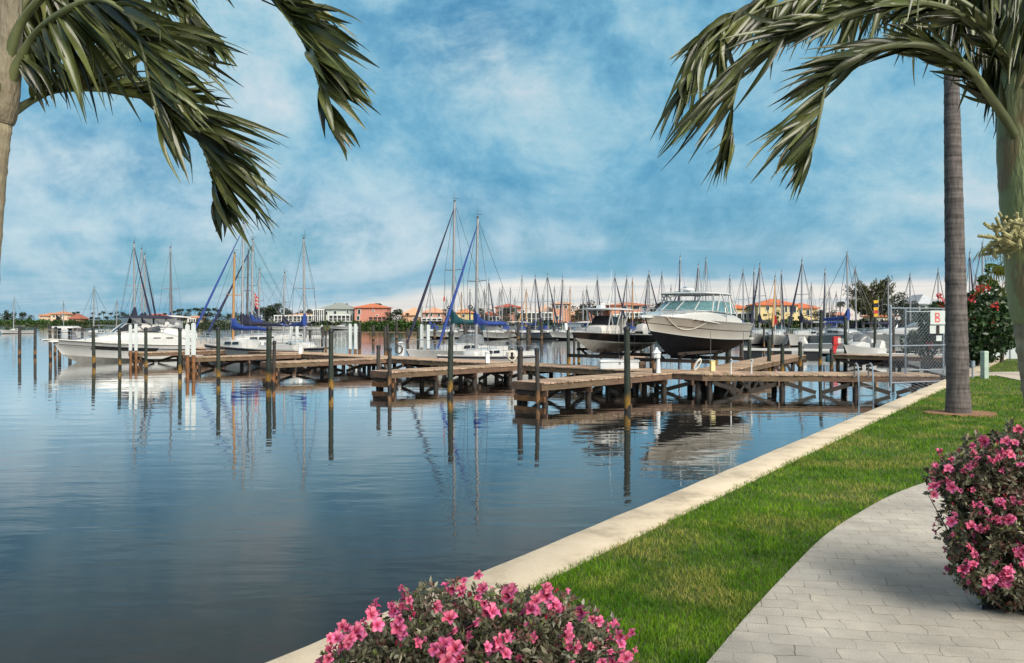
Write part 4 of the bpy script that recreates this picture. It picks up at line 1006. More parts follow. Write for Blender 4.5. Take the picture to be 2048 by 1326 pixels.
runabout('white motorboat with dark blue bimini between the right hand pilings', 1745, 66, heading((-.9, -.4)), 7.0, top='navy')
# long white yacht hull seen through the gate
root = thing('motor_yacht', 'long white yacht with a dark stripe seen through the chain link gate', 'motorboat', (at(1845, 58), 58, 0), heading((-.97, .2)))
h = Hull(9.0, 3.0, 1.25, 1.60, .1, .5, -.5, rake=1.5, n=20); ZC = (1.25, .62); ZFIX = 1
hb = h.topsides().build('hull', MT['gel'], root, True); h.bottom().build('bottom', MT['navyhull'], root, True); h.deck().build('deck', MT['gel'], root, True); h.topsides(.30, .40, .008, 2).build('stripe', MT['navyhull'], hb, True)
m = MB(); m.mound([(3.6, .2, 1.75, 1.82), (2.2, 1.0, 1.6, 2.15), (.4, 1.25, 1.5, 2.35), (-2, 1.3, 1.45, 2.3), (-3.6, 1.3, 1.4, 1.9)], 11, .42); m.build('cabin', MT['gel'], root, True)
m = MB(); m.mound([(1.1, .5, 2.3, 2.35), (.4, 1.0, 2.25, 2.85), (-.6, 1.15, 2.2, 2.9), (-1.2, 1.15, 2.2, 2.7)], 9, .5); m.build('windscreen', MT['vinyl'], root, True)
bow_rail(h, 0, .55, .5, .016, .12, 7, 1).build('bow_rail', MT['steel'], root); ZFIX = 0
# pale grey floating docks behind
def floatdock(label, a, b, w_):
    a = Vector((*onwater(*a), 0)); b = Vector((*onwater(*b), 0)); d = b - a
    root = thing('floating_dock', label, 'dock', a, math.atan2(d.y, d.x), 'floating docks'); Ln = d.length
    m = MB(); x = 0
    while x < Ln: m.box((x + 1.0, w_ / 2, .42), (1.96, w_, .12)); x += 2.0
    m.build('decking', M('pale_grey_float_deck', (.60, .60, .58), .8, var=.1), root)
    m = MB(); x = .2
    while x < Ln - 1: m.box((x + .6, w_ / 2, .15), (1.15, w_ * .86, .40)); x += 1.9
    m.build('pontoon', MT['capm'], root)
floatdock('pale floating dock with dark pontoons behind the lift pilings at right', (1480, 57), (1672, 55), 1.2)
floatdock('white floating walkway with dark pontoons in front of the white yacht', (1690, 50), (1900, 47), 1.0)
# small sailboats seen right of the lifted cruiser, red covered
for args in [
 dict(label='white sailboat with red sail cover and red bow bag right of the lifted cruiser', loc=onwater(1550, 80), rz=heading((-.35, -.93)), L=8.5, mh=zt(554, 80), cover='red', jib='woodmast', stripe=None),
 dict(label='white sailboat with low dark cabin beside the red covered sailboat', loc=onwater(1603, 79), rz=heading((-.6, -.8)), L=9.0, mh=zt(522, 79), cover='navy', jib='navy', stripe=None),
 dict(label='white sailboat nearest behind the lifted cruiser stern with a grey mast', loc=onwater(1519, 84), rz=heading((-.5, -.85)), L=9.0, mh=zt(529, 84), cover='navy', jib='navy', stripe=None),
 dict(label='sailboat with the tallest mast right of the orange roofed house', loc=onwater(1696, 75), rz=heading((.3, -.95)), L=10, mh=zt(508, 75), cover='blue', jib='navy', stripe=None, furl=False),
]: sailboat(far=True, **args)
# ---------------------------------------------------------------- far marina: rows of sailboats
FARB = [ # mast px, mast top py, distance, cover, jib, furled jib?, heading (deg), words that single it out
 (860, 573, 118, 'blue', 'navy', 0, 250, 'with the mast left of the tallest sailboat, below the peach roofs'),
 (893, 596, 126, 'navy', 'navy', 0, 262, 'with a short mast just left of the tall mid picture mast'),
 (923, 586, 122, 'blue', 'woodmast', 0, 275, 'with a dark mast in front of the small yellow house'),
 (940, 580, 112, 'teal', 'navy', 1, 268, 'with the slanting jib between the two tallest masts'),
 (957, 599, 128, 'navy', 'navy', 0, 255, 'with the shortest mast beside the blue covered sailboat mast'),
 (969, 579, 120, 'blue', 'navy', 0, 280, 'with a thin mast left of the red roofed house'),
 (978, 561, 110, 'blue', 'navy', 1, 285, 'with a white mast and long jib left of the red roofed house'),
 (999, 580, 124, 'navy', 'navy', 0, 262, 'in front of the left edge of the red roof'),
 (1004, 575, 114, 'blue', 'navy', 0, 255, 'with a bright white mast at the left end of the red roof'),
 (1021, 577, 119, 'navy', 'offwhite', 0, 270, 'in front of the middle of the red roof'),
 (1030, 597, 128, 'teal', 'navy', 0, 275, 'with a low mast below the right end of the red roof'),
 (1044, 553, 108, 'blue', 'navy', 0, 262, 'with a tall white mast right of the red roofed house'),
 (1052, 580, 126, 'blue', 'woodmast', 1, 248, 'with a brownish mast and jib left of the pink tower house'),
 (1071, 553, 108, 'blue', 'navy', 1, 282, 'with blue cover and white hull left of the pink tower house'),
 (1086, 592, 128, 'teal', 'navy', 0, 265, 'with a low mast at the left wall of the pink tower house'),
 (1096, 550, 109, 'teal', 'navy', 1, 290, 'with teal cover in front of the left windows of the pink tower house'),
 (1109, 575, 120, 'teal', 'navy', 0, 272, 'with a thin mast in front of the tower roof peak'),
 (1125, 554, 110, 'teal', 'navy', 1, 255, 'with its mast in front of the right windows of the pink tower house'),
 (1140, 576, 122, 'blue', 'woodmast', 0, 268, 'with a brown mast at the right wall of the pink tower house'),
 (1166, 584, 126, 'navy', 'navy', 0, 260, 'with a low mast over the bow of the black hulled boat'),
 (1174, 575, 116, 'blue', 'navy', 1, 280, 'with a white mast base over the bow of the black hulled boat'),
 (1195, 555, 110, 'blue', 'navy', 1, 278, 'with its mast left of the white T-top'),
 (1231, 551, 106, 'navy', 'navy', 1, 292, 'with crossing stays above the white T-top'),
 (1253, 553, 112, 'navy', 'navy', 1, 246, 'with a dark mast above the left of the long pink house'),
 (1265, 559, 118, 'blue', 'woodmast', 0, 266, 'with a brown mast above the pink pool screen'),
 (1295, 556, 122, 'navy', 'navy', 1, 252, 'left of two close masts above the cream bow'),
 (1299, 544, 108, 'navy', 'navy', 1, 288, 'right of two close masts above the cream bow'),
 (1324, 546, 110, 'blue', 'navy', 0, 270, 'with a single mast left of the cruiser hard top'),
 (1342, 572, 124, 'navy', 'navy', 0, 262, 'with a short mast above the cruiser windscreen'),
 (1360, 514, 98, 'navy', 'navy', 1, 254, 'with a tall mast above the cruiser hard top front'),
 (1396, 530, 100, 'navy', 'navy', 1, 250, 'with a mast above the middle of the cruiser hard top'),
 (1412, 518, 97, 'blue', 'navy', 0, 270, 'with the tallest mast above the cruiser hard top end'),
 (1460, 552, 110, 'navy', 'navy', 0, 262, 'with a dark mast in front of the white porched house'),
 (1487, 542, 100, 'blue', 'navy', 0, 276, 'with a white mast and blue cover right of the white porched house'),
 (1508, 538, 104, 'navy', 'navy', 1, 246, 'with a dark mast at the left end of the yellow house'),
 (1563, 543, 108, 'navy', 'navy', 1, 254, 'with its mast in front of the middle of the orange roof'),
 (1623, 568, 118, 'navy', 'offwhite', 0, 262, 'with a short mast at the right end of the orange roof'),
 (1650, 540, 100, 'blue', 'navy', 1, 248, 'with a mast right of the yellow house, blue covers below'),
 (1659, 580, 122, 'blue', 'navy', 0, 268, 'with a low mast left of the tall piling with the red cabinet'),
 (1673, 586, 120, 'blue', 'navy', 0, 272, 'with the lowest mast near the single palm at right'),
 (1712, 537, 88, 'navy', 'navy', 0, 276, 'with a white mast in front of the feathery tree'),
 (1777, 558, 92, 'navy', 'navy', 0, 264, 'with a mast at the right edge of the feathery tree'),
 (1821, 551, 84, 'navy', 'navy', 0, 272, 'with a brown mast in front of the round dark tree'),
 (1877, 541, 90, 'navy', 'navy', 0, 265, 'with a mast left of the tall palm trunk'),
 (1940, 507, 72, 'navy', 'navy', 1, 250, 'with its masthead above the flowering shrub, right of the palm trunk'),
 (1953, 553, 95, 'navy', 'navy', 0, 260, 'with a low mast just above the flowering shrub'),
 (1966, 488, 66, 'blue', 'navy', 0, 268, 'with the tallest mast above the flowering shrub'),
]
for px, py, Y, cov, jib, fu, hd, lab in FARB:
    L_ = max(7.0, min(11, zt(py, Y) * .88)); rz = R(hd + rnd.uniform(-6, 6))
    r_, *_x = sailboat('white sailboat ' + lab, (at(px, Y), Y), rz, L_, zt(py, Y), cov, jib, far=True, furl=bool(fu), stripe=rnd.choice(['navy', None, 'blue', 'teal', None]), mastm='woodmast' if jib == 'woodmast' else 'alu', group='sailboats in the far marina', dodger=rnd.choice([None, 'blue', 'navy', 'teal', None]))
def farcruiser(label, px, Y, hd, L=8, top='blue'):
    runabout(label, px, Y, R(hd), L, top=top)
for a in [('white motor cruiser with blue canopy behind the left of the two tall sailboats', 905, 112, 200, 8.0, 'blue'), ('white motor cruiser with blue bimini in front of the red roofed house', 985, 106, 255, 8.5, 'blue'),
          ('white motor cruiser with pale top below the screened pink porch', 1020, 118, 190, 9, 'offwhite'), ('white covered runabout between the black hull and the pink tower house', 1160, 104, 195, 8, 'offwhite'),
          ('white motorboat with blue bimini right of the red cabinet, far row', 1668, 92, 240, 7.5, 'blue'), ('white motorboat with pale top beside the blue covers at right', 1640, 98, 250, 7.0, 'offwhite'),
          ('white speedboat on the far shore before the screened houses', 547, 205, 185, 8, None), ('second white speedboat before the grey roofed house', 612, 205, 185, 7, None), ('white covered boat on a lift before the pink house', 688, 208, 185, 7, 'offwhite')]:
    farcruiser(*a)
def farpost(px, Y, h_, label='slender dark mooring post standing in the row of far sailboats'):
    root = thing('mooring_post', label, 'piling', (at(px, Y), Y, 0), 0, 'posts in the far marina row')
    m = MB(); m.tube([(0, 0, -1), (0, 0, h_)], .17, 7); m.build('pole', MT['pilegrey'], root, True)
for i, px in enumerate([722, 745, 772, 795, 818, 868, 885, 902, 935, 960, 985, 1000, 1035, 1062, 1083, 1112, 1212, 1500, 1530, 1575, 1612, 1655, 1683, 1725, 1770, 1800]):
    farpost(px + rnd.uniform(-3, 3), 104 + rnd.uniform(-6, 8), rnd.uniform(1.4, 2.4))
for i, px in enumerate([655, 664, 672, 681, 630]):
    farpost(px, 215, 1.6, 'pale wooden post at the shore below the grey roofed house')
m = MB(); a = Vector((at(700, 109), 109, 0)); b = Vector((at(1250, 109), 109, 0))
fr = thing('far_dock', 'long dark dock carrying the far row of moored sailboats', 'dock', a)
m.beam((0, 4.6, .75), (b.x - a.x, 4.6, .75), 1.3, .16); m.build('decking', MT['beamw'], fr)
fr = thing('far_dock', 'dark dock behind the moored sailboats right of the lifted cruiser', 'dock', (at(1490, 96), 96, 0))
m = MB(); m.beam((0, 4, .75), (at(1790, 96) - at(1490, 96), 4, .75), 1.3, .16); m.build('decking', MT['beamw'], fr)

# ---------------------------------------------------------------- far shore
SH = [(-900, 649.5), (-200, 650.5), (60, 651.5), (240, 652.5), (380, 654), (560, 656.5), (690, 657.5), (850, 658), (1100, 660), (1300, 661.5), (1500, 663), (1700, 665), (1850, 669), (2100, 672), (2700, 676)]
sh = [onz(x, y, 0) for x, y in SH]
m = MB(); secs = []
for q in sh:
    d = Vector((q.x, q.y)).normalized()
    secs.append([(q.x, q.y, -.5), (q.x + d.x * .6, q.y + d.y * .6, .7), (q.x + d.x * 6, q.y + d.y * 6, 1.2), (q.x + d.x * 60, q.y + d.y * 60, 1.3), (q.x + d.x * 3500, q.y + d.y * 3500, 1.3)])
m.loft(secs); tag(m.build('far_shore', M('shore_grass', (.045, .075, .02), .95, var=.4, scale=.3, c2=(.11, .12, .05)), smooth=True), kind='structure')
def shoreY(px):
    for (x0, y0), (x1, y1) in zip(SH, SH[1:]):
        if x0 <= px <= x1: return FP * EYE / (y0 + (y1 - y0) * (px - x0) / (x1 - x0) - HOR)
    return 230.0
# houses
HM = {}
def hm(c, name):
    if c not in HM: HM[c] = M(name, c, .85, var=.08, scale=1.2)
    return HM[c]
def roofm(c, name):
    if c not in HM: HM[c] = M(name, c, .8, var=.22, scale=2.5, bump=.4, bscale=6)
    return HM[c]
WIN = M('house_window_glass', (.03, .035, .04), .1, var=.3); SCRN = M('dark_pool_screen', (.035, .037, .042), .6, var=.3); TRIM = M('white_house_trim', (.70, .70, .68), .6, var=.06)
CORAL = (.54, .225, .165); ORANGE = (.50, .155, .075); REDR = (.42, .095, .055); PEACH = (.62, .37, .24); TANR = (.50, .27, .16); CREAM = (.66, .56, .40); YEL = (.68, .53, .27); GREYG = (.24, .26, .24); WHITE = (.66, .66, .64)
def hip(m, x0, x1, y0, y1, z0, z1, ov=.5):
    x0 -= ov; x1 += ov; y0 -= ov; y1 += ov; w_ = min(x1 - x0, y1 - y0) / 2; 
    if x1 - x0 >= y1 - y0: r0 = (x0 + w_, (y0 + y1) / 2, z1); r1 = (x1 - w_, (y0 + y1) / 2, z1)
    else: r0 = ((x0 + x1) / 2, y0 + w_, z1); r1 = ((x0 + x1) / 2, y1 - w_, z1)
    v = [(x0, y0, z0), (x1, y0, z0), (x1, y1, z0), (x0, y1, z0), r0, r1]
    if x1 - x0 >= y1 - y0: f = [(0, 1, 5, 4), (1, 2, 5), (2, 3, 4, 5), (3, 0, 4)]
    else: f = [(0, 1, 4), (1, 2, 5, 4), (2, 3, 5), (3, 0, 4, 5)]
    m.add(v, f + [(3, 2, 1, 0)])
    m.box(((x0 + x1) / 2, (y0 + y1) / 2, z0 - .09), (x1 - x0 - .02, y1 - y0 - .02, .16))
def house(label, Y, blocks, wallc, roofc, wins=(), porches=(), rot=0.0, balc=(), name='house', arch=()):
    """blocks: (px0, px1, py base, py eave, py ridge, depth shift); everything is measured at distance Y"""
    Y = max(Y, shoreY((blocks[0][0] + blocks[0][1]) / 2) + 10)
    cx = at((blocks[0][0] + blocks[0][1]) / 2, Y); root = thing(name, label, 'house', (cx, Y, 1.2), R(rot), 'houses on the far shore')
    X = lambda px: at(px, Y) - cx
    Z = lambda py: zt(py, Y) - 1.2
    wm_ = hm(wallc, 'stucco_wall'); rm_ = roofm(roofc, 'tiled_roof')
    for x0, x1, yb, ye, yr, dep in blocks:
        a, b = X(x0), X(x1); D = max(7.0, min(13, (b - a) * .9))
        m = MB(); m.box(((a + b) / 2, dep + D / 2, (Z(ye) - .6) / 2), (b - a, D, Z(ye) + .6)); m.build('wall', wm_, root)
        m = MB(); hip(m, a, b, dep, dep + D, Z(ye) + .18, Z(yr)); m.build('roof', rm_, root)
    for x0, x1, y0, y1, dep in wins:
        a, b = X(x0), X(x1); zb_, ztp = Z(y1), Z(y0)
        m = MB(); m.box(((a + b) / 2, dep - .04, (zb_ + ztp) / 2), (b - a + .24, .10, ztp - zb_ + .24)); f = m.build('window', TRIM, root)
        m = MB(); m.box(((a + b) / 2, dep - .10, (zb_ + ztp) / 2), (b - a, .04, ztp - zb_)); m.build('pane', WIN, f)
    for x0, x1, y0, y1, dep, n in porches:
        a, b = X(x0), X(x1); zb_, ztp = Z(y1), Z(y0); D = 3.2
        m = MB(); m.box(((a + b) / 2, dep - D / 2, (zb_ + ztp) / 2), (b - a - .1, D - .2, ztp - zb_)); sc = m.build('screen', SCRN, root)
        m = MB()
        for i in range(n + 1): m.box((a + (b - a) * i / n, dep - D - .06, (zb_ + ztp) / 2), (.22, .16, ztp - zb_))
        m.box(((a + b) / 2, dep - D - .06, ztp + .1), (b - a + .4, .22, .32)); m.box(((a + b) / 2, dep - D - .06, (zb_ + ztp) / 2 - .2), (b - a, .10, .10)); m.build('porch_frame', TRIM if wallc != CORAL else hm(CORAL, 'stucco_wall'), sc)
    return root
house('pink two storey house with orange red hip roof on the far shore', 222, [(709, 774, 655, 616, 606.5, 0)], CORAL, ORANGE, [(716, 721, 619, 628, 0), (745, 748, 620, 623, 0), (714, 719, 632, 640, 0), (752, 756, 630, 638, 0)], [(741, 776, 634, 643, 0, 4)])
house('two storey house with grey green hip roof beside the pink house', 232, [(640, 707, 655, 619, 605, 0)], (.50, .55, .50), GREYG, [(650, 655, 623, 629, 0), (668, 673, 622, 628, 0), (694, 697, 621, 626, 0)], [(634, 654, 620, 641, -1, 5), (667, 708, 631, 642, -3, 5)])
house('low house with long white screened porch left of the grey green roof', 236, [(549, 640, 655, 634, 626, 2)], WHITE, TANR, [], [(555, 590, 632, 642, 0, 5), (592, 636, 632, 642, 0, 6)])
house('cream two storey house with orange roofs on the far left shore', 330, [(101, 135, 646, 629, 622, 0), (74, 104, 646, 632, 625, 2), (65, 80, 646, 630, 628, 5)], (.70, .52, .38), (.48, .22, .12), [(106, 110, 631, 634, 0), (120, 124, 631, 634, 0)], [])
house('small house with dark red roof right of the cream far left house', 320, [(138, 160, 646, 638, 628, 0)], (.40, .22, .14), (.30, .10, .06), [(144, 148, 640, 643, 0)])
house('long low house with red tiled roof behind the cabin cruiser canopy', 290, [(262, 342, 648, 636.5, 627, 0)], WHITE, (.42, .09, .05), [(290, 296, 639, 643, 0), (312, 318, 639, 643, 0)], [(300, 340, 637, 644, 0, 5)])
house('tan house with gable porch seen between dark trees left of the sailboat cluster', 280, [(374, 398, 649, 636, 631, 0)], CREAM, TANR, [(378, 382, 639, 645, 0)], [(384, 398, 638, 646, 0, 3)])
house('peach house with tan hip roof right of the pink house', 238, [(801, 846, 655, 631, 614, 2)], PEACH, (.58, .32, .20), [(825, 829, 636, 641, 2)])
house('pinkish brown two storey house with flat hip roof behind the white flag', 236, [(846, 888, 655, 626, 614, 0)], (.55, .30, .22), (.56, .29, .19), [(852, 856, 627, 633, 0), (861, 865, 626, 632, 0), (876, 880, 627, 633, 0)], [(846, 886, 637, 643, 0, 4)])
house('small yellow house with orange hip roof between the two tallest masts', 240, [(914, 946, 655, 626, 617, 0), (904, 916, 655, 636, 628, 0)], YEL, (.60, .25, .12), [(925, 929, 629, 634, 0)])
house('brown house with red hip roof and screened pool porch', 228, [(991, 1042, 656, 615, 606, 4), (962, 992, 656, 631, 622, 2)], (.42, .20, .14), REDR, [(1000, 1004, 620, 626, 4), (1030, 1034, 618, 625, 4)], [(1036, 1080, 626, 646, -1, 5), (964, 1000, 634, 646, 0, 5)])
house('pink tower house with two pairs of windows and tan tiled roof', 224, [(1106, 1141, 657, 608, 601, 0), (1078, 1108, 657, 624, 608, 3), (1141, 1180, 657, 631, 616, 4)], (.60, .30, .20), (.60, .38, .27), [(1112, 1117, 611, 617, 0), (1119, 1122, 611, 617, 0), (1112, 1117, 632, 639, 0), (1119, 1122, 632, 639, 0), (1130, 1134, 611, 617, 0)], [(1082, 1104, 626, 640, 3, 3)])
house('long pink house with dark windows behind the white T-top', 222, [(1220, 1300, 658, 611, 604, 0), (1180, 1222, 658, 622, 611, 4)], (.58, .26, .17), (.50, .20, .12), [(1246, 1254, 613, 617, 0), (1262, 1278, 612, 618, 0), (1284, 1294, 613, 619, 0)], [(1238, 1292, 626, 637, 0, 6), (1225, 1236, 630, 644, 0, 2)])
house('white porched house with pale metal roof right of the lifted cruiser', 205, [(1444, 1500, 660, 626, 611, 0)], WHITE, (.58, .58, .60), [], [(1446, 1496, 627, 645, 0, 5)])
house('yellow two storey house with bright orange hip roofs, the largest house', 196, [(1516, 1596, 660, 611, 597, 0), (1592, 1640, 660, 617, 605, 1.5), (1470, 1520, 660, 617, 608, 6)], YEL, (.54, .15, .06), [(1532, 1538, 613, 620, 0), (1570, 1574, 612, 624, 0), (1579, 1583, 612, 624, 0), (1587, 1592, 613, 624, 0), (1603, 1608, 620, 630, 1.5), (1618, 1623, 620, 630, 1.5)])
house('white tower house with grey roof behind the round dark tree at right', 150, [(1838, 1872, 668, 609, 588, 0)], WHITE, (.42, .45, .48), [(1842, 1850, 612, 618, 0), (1856, 1866, 612, 618, 0)])
house('small coral roofed house between the single palm and the feathery tree', 190, [(1668, 1700, 662, 631, 624, 0)], CREAM, CORAL, [(1676, 1680, 634, 640, 0)])
house('low house with orange roof right of the feathery tree', 185, [(1752, 1790, 664, 634, 626, 0)], CREAM, (.55, .2, .1), [(1760, 1766, 638, 644, 0)])

# ---------------------------------------------------------------- trees on the far shore
LFD = leafmat('dark_far_foliage', (.012, .024, .012), (.030, .050, .018), .6, .15, .5)
LFG = leafmat('green_far_foliage', (.020, .045, .010), (.050, .085, .016), .6, .2, .45)
LFM = leafmat('mangrove_leaves', (.022, .060, .008), (.055, .115, .014), .5, .2, .5)
LFO = leafmat('olive_feathery_foliage', (.030, .040, .010), (.095, .095, .022), .6, .2, .5)
BARK = M('grey_brown_bark', (.07, .055, .042), .9, var=.4, scale=8)
nr = np.random.RandomState(3)
def quads(C, size, rs, flat=1.0, aspect=1.0):       # leaf quads of random orientation at the points C
    n = len(C); u = rs.normal(size=(n, 3)); u /= np.linalg.norm(u, axis=1)[:, None]
    v = rs.normal(size=(n, 3)); v -= (v * u).sum(1)[:, None] * u; v /= np.linalg.norm(v, axis=1)[:, None]
    s = np.asarray(size).reshape(-1, 1) * np.ones((n, 1)); u = u * s * aspect; v = v * s * .5
    V = np.stack([C - u, C + v, C + u, C - v], 1).reshape(-1, 3); T = np.arange(4 * n).reshape(-1, 4)
    return V, T
def crown_pts(n, rs, r, h_, k=9, gap=.55):
    cs = rs.normal(size=(k, 3)) * np.array([r * .45, r * .45, h_ * .26]); rad = rs.uniform(.28, .5, k) * r
    i = rs.randint(0, k, n); d = rs.normal(size=(n, 3)); d /= np.linalg.norm(d, axis=1)[:, None]
    q = cs[i] + d * (rad[i] * rs.uniform(.55, 1.0, n) ** .5)[:, None] * np.array([1, 1, .8])
    return q
def make_tree(name, label, h_, r, mat, seed, n=700, leaf=.32, group=None, cat='tree', trunk=.45, k=9, tr=.16):
    rs = np.random.RandomState(seed); root = thing(name, label, cat, (0, 0, 0), 0, group)
    ch = h_ * (1 - trunk) ; C = crown_pts(n, rs, r, ch, k) + np.array([0, 0, h_ * trunk + ch * .5])
    V, T = quads(C, rs.uniform(.6, 1.3, n) * leaf, rs); np_mesh('crown', V, T, mat, root)
    m = MB(); m.tube([(0, 0, -.3), (.1, .05, h_ * trunk * .6), (.05, .1, h_ * .55)], [tr, tr * .8, tr * .5], 7)
    for i in range(5):
        a = rs.uniform(0, 6.28); q = (math.cos(a) * r * .55, math.sin(a) * r * .55, h_ * (trunk + .3 * rs.uniform(.5, 1.4)))
        m.tube([(.08, .07, h_ * trunk * .7), (q[0] * .5, q[1] * .5, h_ * trunk * 1.05), q], [tr * .5, tr * .38, tr * .15], 5)
    m.build('trunk', BARK, root, True); return root
def make_palm(name, label, h_, r, mat, seed, nf=22, group=None, tr=.17, nl=16, lw=.10):
    rs = np.random.RandomState(seed); root = thing(name, label, 'palm tree', (0, 0, 0), 0, group)
    V = []; T = []; 
    for i in range(nf):
        az_ = i * 2.4 + rs.uniform(-.3, .3); up = rs.uniform(-.5, 1.2); L_ = r * rs.uniform(.8, 1.1)
        d = np.array([math.cos(az_), math.sin(az_), 0]); sd_ = np.array([-d[1], d[0], 0]); P = []
        for k in range(nl):
            t = k / (nl - 1); P.append(np.array([0, 0, h_]) + d * (L_ * t * (1 - .12 * t)) + np.array([0, 0, L_ * (up * t - (.55 + .45 * up) * t * t * 1.15)]))
        for k in range(1, nl):
            t = k / (nl - 1); ll = r * .36 * math.sin(math.pi * min(1, .15 + .85 * t)) ** .7 + .05
            fw = (P[k] - P[k - 1]); fw /= np.linalg.norm(fw)
            for s in (1, -1):
                tip = P[k] + sd_ * (s * ll * .75) + fw * ll * .5 + np.array([0, 0, -ll * rs.uniform(.3, .75)])
                b = len(V); mid_ = (P[k] + tip) / 2 + np.array([0, 0, ll * .1])
                V += [P[k], mid_ - fw * lw, tip, mid_ + fw * lw]; T.append((b, b + 1, b + 2, b + 3))
    np_mesh('crown', np.array(V), np.array(T), mat, root)
    m = MB(); m.tube([(0, 0, -.3), (.08, 0, h_ * .5), (0, 0, h_)], [tr * 1.15, tr * .9, tr], 8); m.build('trunk', BARK, root, True); return root
def place(protos, used, label, group, px, Y, pyt=None, h0=None, z=1.2, wide=1.0, stretch=None):
    o, h_ = protos; 
    if o.name not in used: used.add(o.name); c = o
    else: c = copy_tree(o)
    c.location = (at(px, Y), Y, z); s = (zt(pyt, Y) - z) / h_; c.scale = (s * wide, s * wide, s); c.rotation_euler = (0, 0, rnd.uniform(0, 6.28))
    tag(c, label, None, group); return c
used = set()
PT = [(make_palm('cabbage_palm', 'x', 8, 2.1, LFD, 11 + i, 20, None, .16, 9, .16), 10.0 - .3) for i in range(3)]
PT = [(o, 9.2) for o, _ in PT]
TD = [(make_tree('shore_tree', 'x', 7, 3.4, LFD, 21 + i, 700, .38, trunk=.22, k=12), 7.3) for i in range(3)]
TG = [(make_tree('shore_tree', 'x', 7, 3.4, LFG, 31 + i, 700, .38, trunk=.22, k=12), 7.3) for i in range(2)]
FLP = 'dark cabbage palm in the tree line of the far left shore'; FLT = 'dark round tree in the tree line of the far left shore'
for px, py in [(147, 622), (155, 621), (186, 622), (199, 624), (207, 620), (222, 623), (234, 621), (245, 622), (281, 627), (307, 627), (319, 627), (330, 624), (347, 619), (356, 616), (363, 615), (378, 615), (390, 613), (399, 614), (408, 612), (417, 613), (430, 613), (438, 616)]:
    place(rnd.choice(PT), used, FLP, 'palms in the far left tree line', px, shoreY(px) + rnd.uniform(14, 34), py)
for px, py, w_ in [(8, 625, 1.2), (22, 622, 1.2), (44, 624, 1.2), (56, 628, 1.1), (150, 634, 1.3), (166, 634, 1.2), (182, 633, 1.3), (196, 634, 1.2), (214, 632, 1.3), (232, 630, 1.2), (250, 626, 1.1), (262, 631, 1), (352, 626, 1.1), (366, 622, 1.1), (404, 624, 1.2), (420, 624, 1.3), (436, 626, 1.2), (450, 628, 1.2), (-20, 624, 1.3), (-60, 622, 1.3)]:
    place(rnd.choice(TD), used, FLT, 'round trees in the far left tree line', px, shoreY(px) + rnd.uniform(10, 40), py, wide=w_)
TP_ = 'dark tree in the grove between the sailboat cluster and the grey green roof'
for px, py, w_ in [(468, 625, 1.2), (486, 630, 1.2), (505, 622, 1.2), (522, 614, 1.1), (534, 612, 1.1), (545, 610, 1.1), (562, 622, 1.1), (574, 620, 1), (596, 622, 1), (612, 620, 1.1), (628, 618, 1)]:
    place(rnd.choice(TD), used, TP_, 'trees left of the grey green roof', px, shoreY(px) + rnd.uniform(12, 26) + (26 if px > 570 else 0), py, wide=w_)
for px, py, lab in [(540, 606, 'palm with shaggy crown left of the two tallest palms of the grove'), (556, 603, 'tallest palm of the grove right of the sailboat cluster'), (569, 613, 'palm at the right edge of the grove behind the thin mast'), (618, 616, 'palm rising over the screened porch'), (757, 603, 'palm whose crown peeks over the right end of the pink house roof'),
        (815, 624, 'small dark palm in front of the peach house'), (675, 603, 'left palm crown peeking over the grey green roof'), (690, 604, 'right palm crown peeking over the grey green roof'), (958, 613, 'small palm left of the red roofed house'), (1497, 607, 'dark palm between the white porched house and the yellow house'), (1681, 599, 'single palm left of the feathery tree'), (1556, 622, 'small palm in front of the yellow house wall'), (1530, 626, 'young palm at the left foot of the yellow house')]:
    Yq = {757: 246, 675: 262, 690: 262, 815: 231, 1681: 175, 1497: 190, 1556: 187, 1530: 188}.get(px, shoreY(px) + 18)
    place(rnd.choice(PT), used, lab, None, px, Yq, py)
for px, py, w_, lab in [(778, 622, 1.1, 'dark tree touching the right corner of the pink house'), (793, 618, 1.2, 'bushy tree between the pink house and the peach house'), (806, 634, 1.4, 'low bushy tree in front of the peach house'), (893, 614, 1, 'narrow dark tree just left of the tallest mast'), (902, 622, 1, 'dark tree just right of the tallest mast'), (951, 612, .9, 'dark tree behind the blue covered sailboat mast'), (972, 615, 1, 'small dark tree left of the red roof'),
        (1005, 620, 1, 'dark tree in front of the left part of the red roofed house'), (1018, 612, 1.1, 'tall dark tree in front of the red roofed house'), (1036, 622, .9, 'dark tree at the right of the red roofed house'), (1148, 626, .9, 'dark tree at the right foot of the pink tower house'), (1162, 604, 1.1, 'tree behind the pink tower house and the black hulled boat'), (1190, 610, 1.1, 'tree left of the long pink house'), (1316, 602, 1.1, 'dark green tree left of the cruiser windscreen'), (1336, 600, 1.1, 'dark green tree behind the cruiser windscreen'), (1390, 612, 1.2, 'dark tree behind the cruiser hard top'), (1425, 614, 1.2, 'dark tree behind the stern of the cream cruiser'),
        (1545, 628, 1.2, 'bushy tree below the left wall of the yellow house'), (1576, 630, 1.3, 'bushy tree below the arched windows of the yellow house'), (1608, 628, 1.2, 'bushy tree below the right wing of the yellow house'), (1634, 622, 1.2, 'dark bushy tree at the right end of the yellow house'), (1655, 622, 1.2, 'dark tree between the yellow house and the single palm'), (1672, 630, 1.2, 'low tree below the single palm')]:
    pr = TG if px > 1530 and px < 1620 else TD
    place(rnd.choice(pr), used, lab, None, px, shoreY(px) + (8 if px not in (1162, 951, 893) else 25), py, wide=w_)
for o, _h in PT + TD + TG:          # a kind that was never placed
    if o.name not in used:
        for ch in list(o.children): bpy.data.objects.remove(ch)
        bpy.data.objects.remove(o)
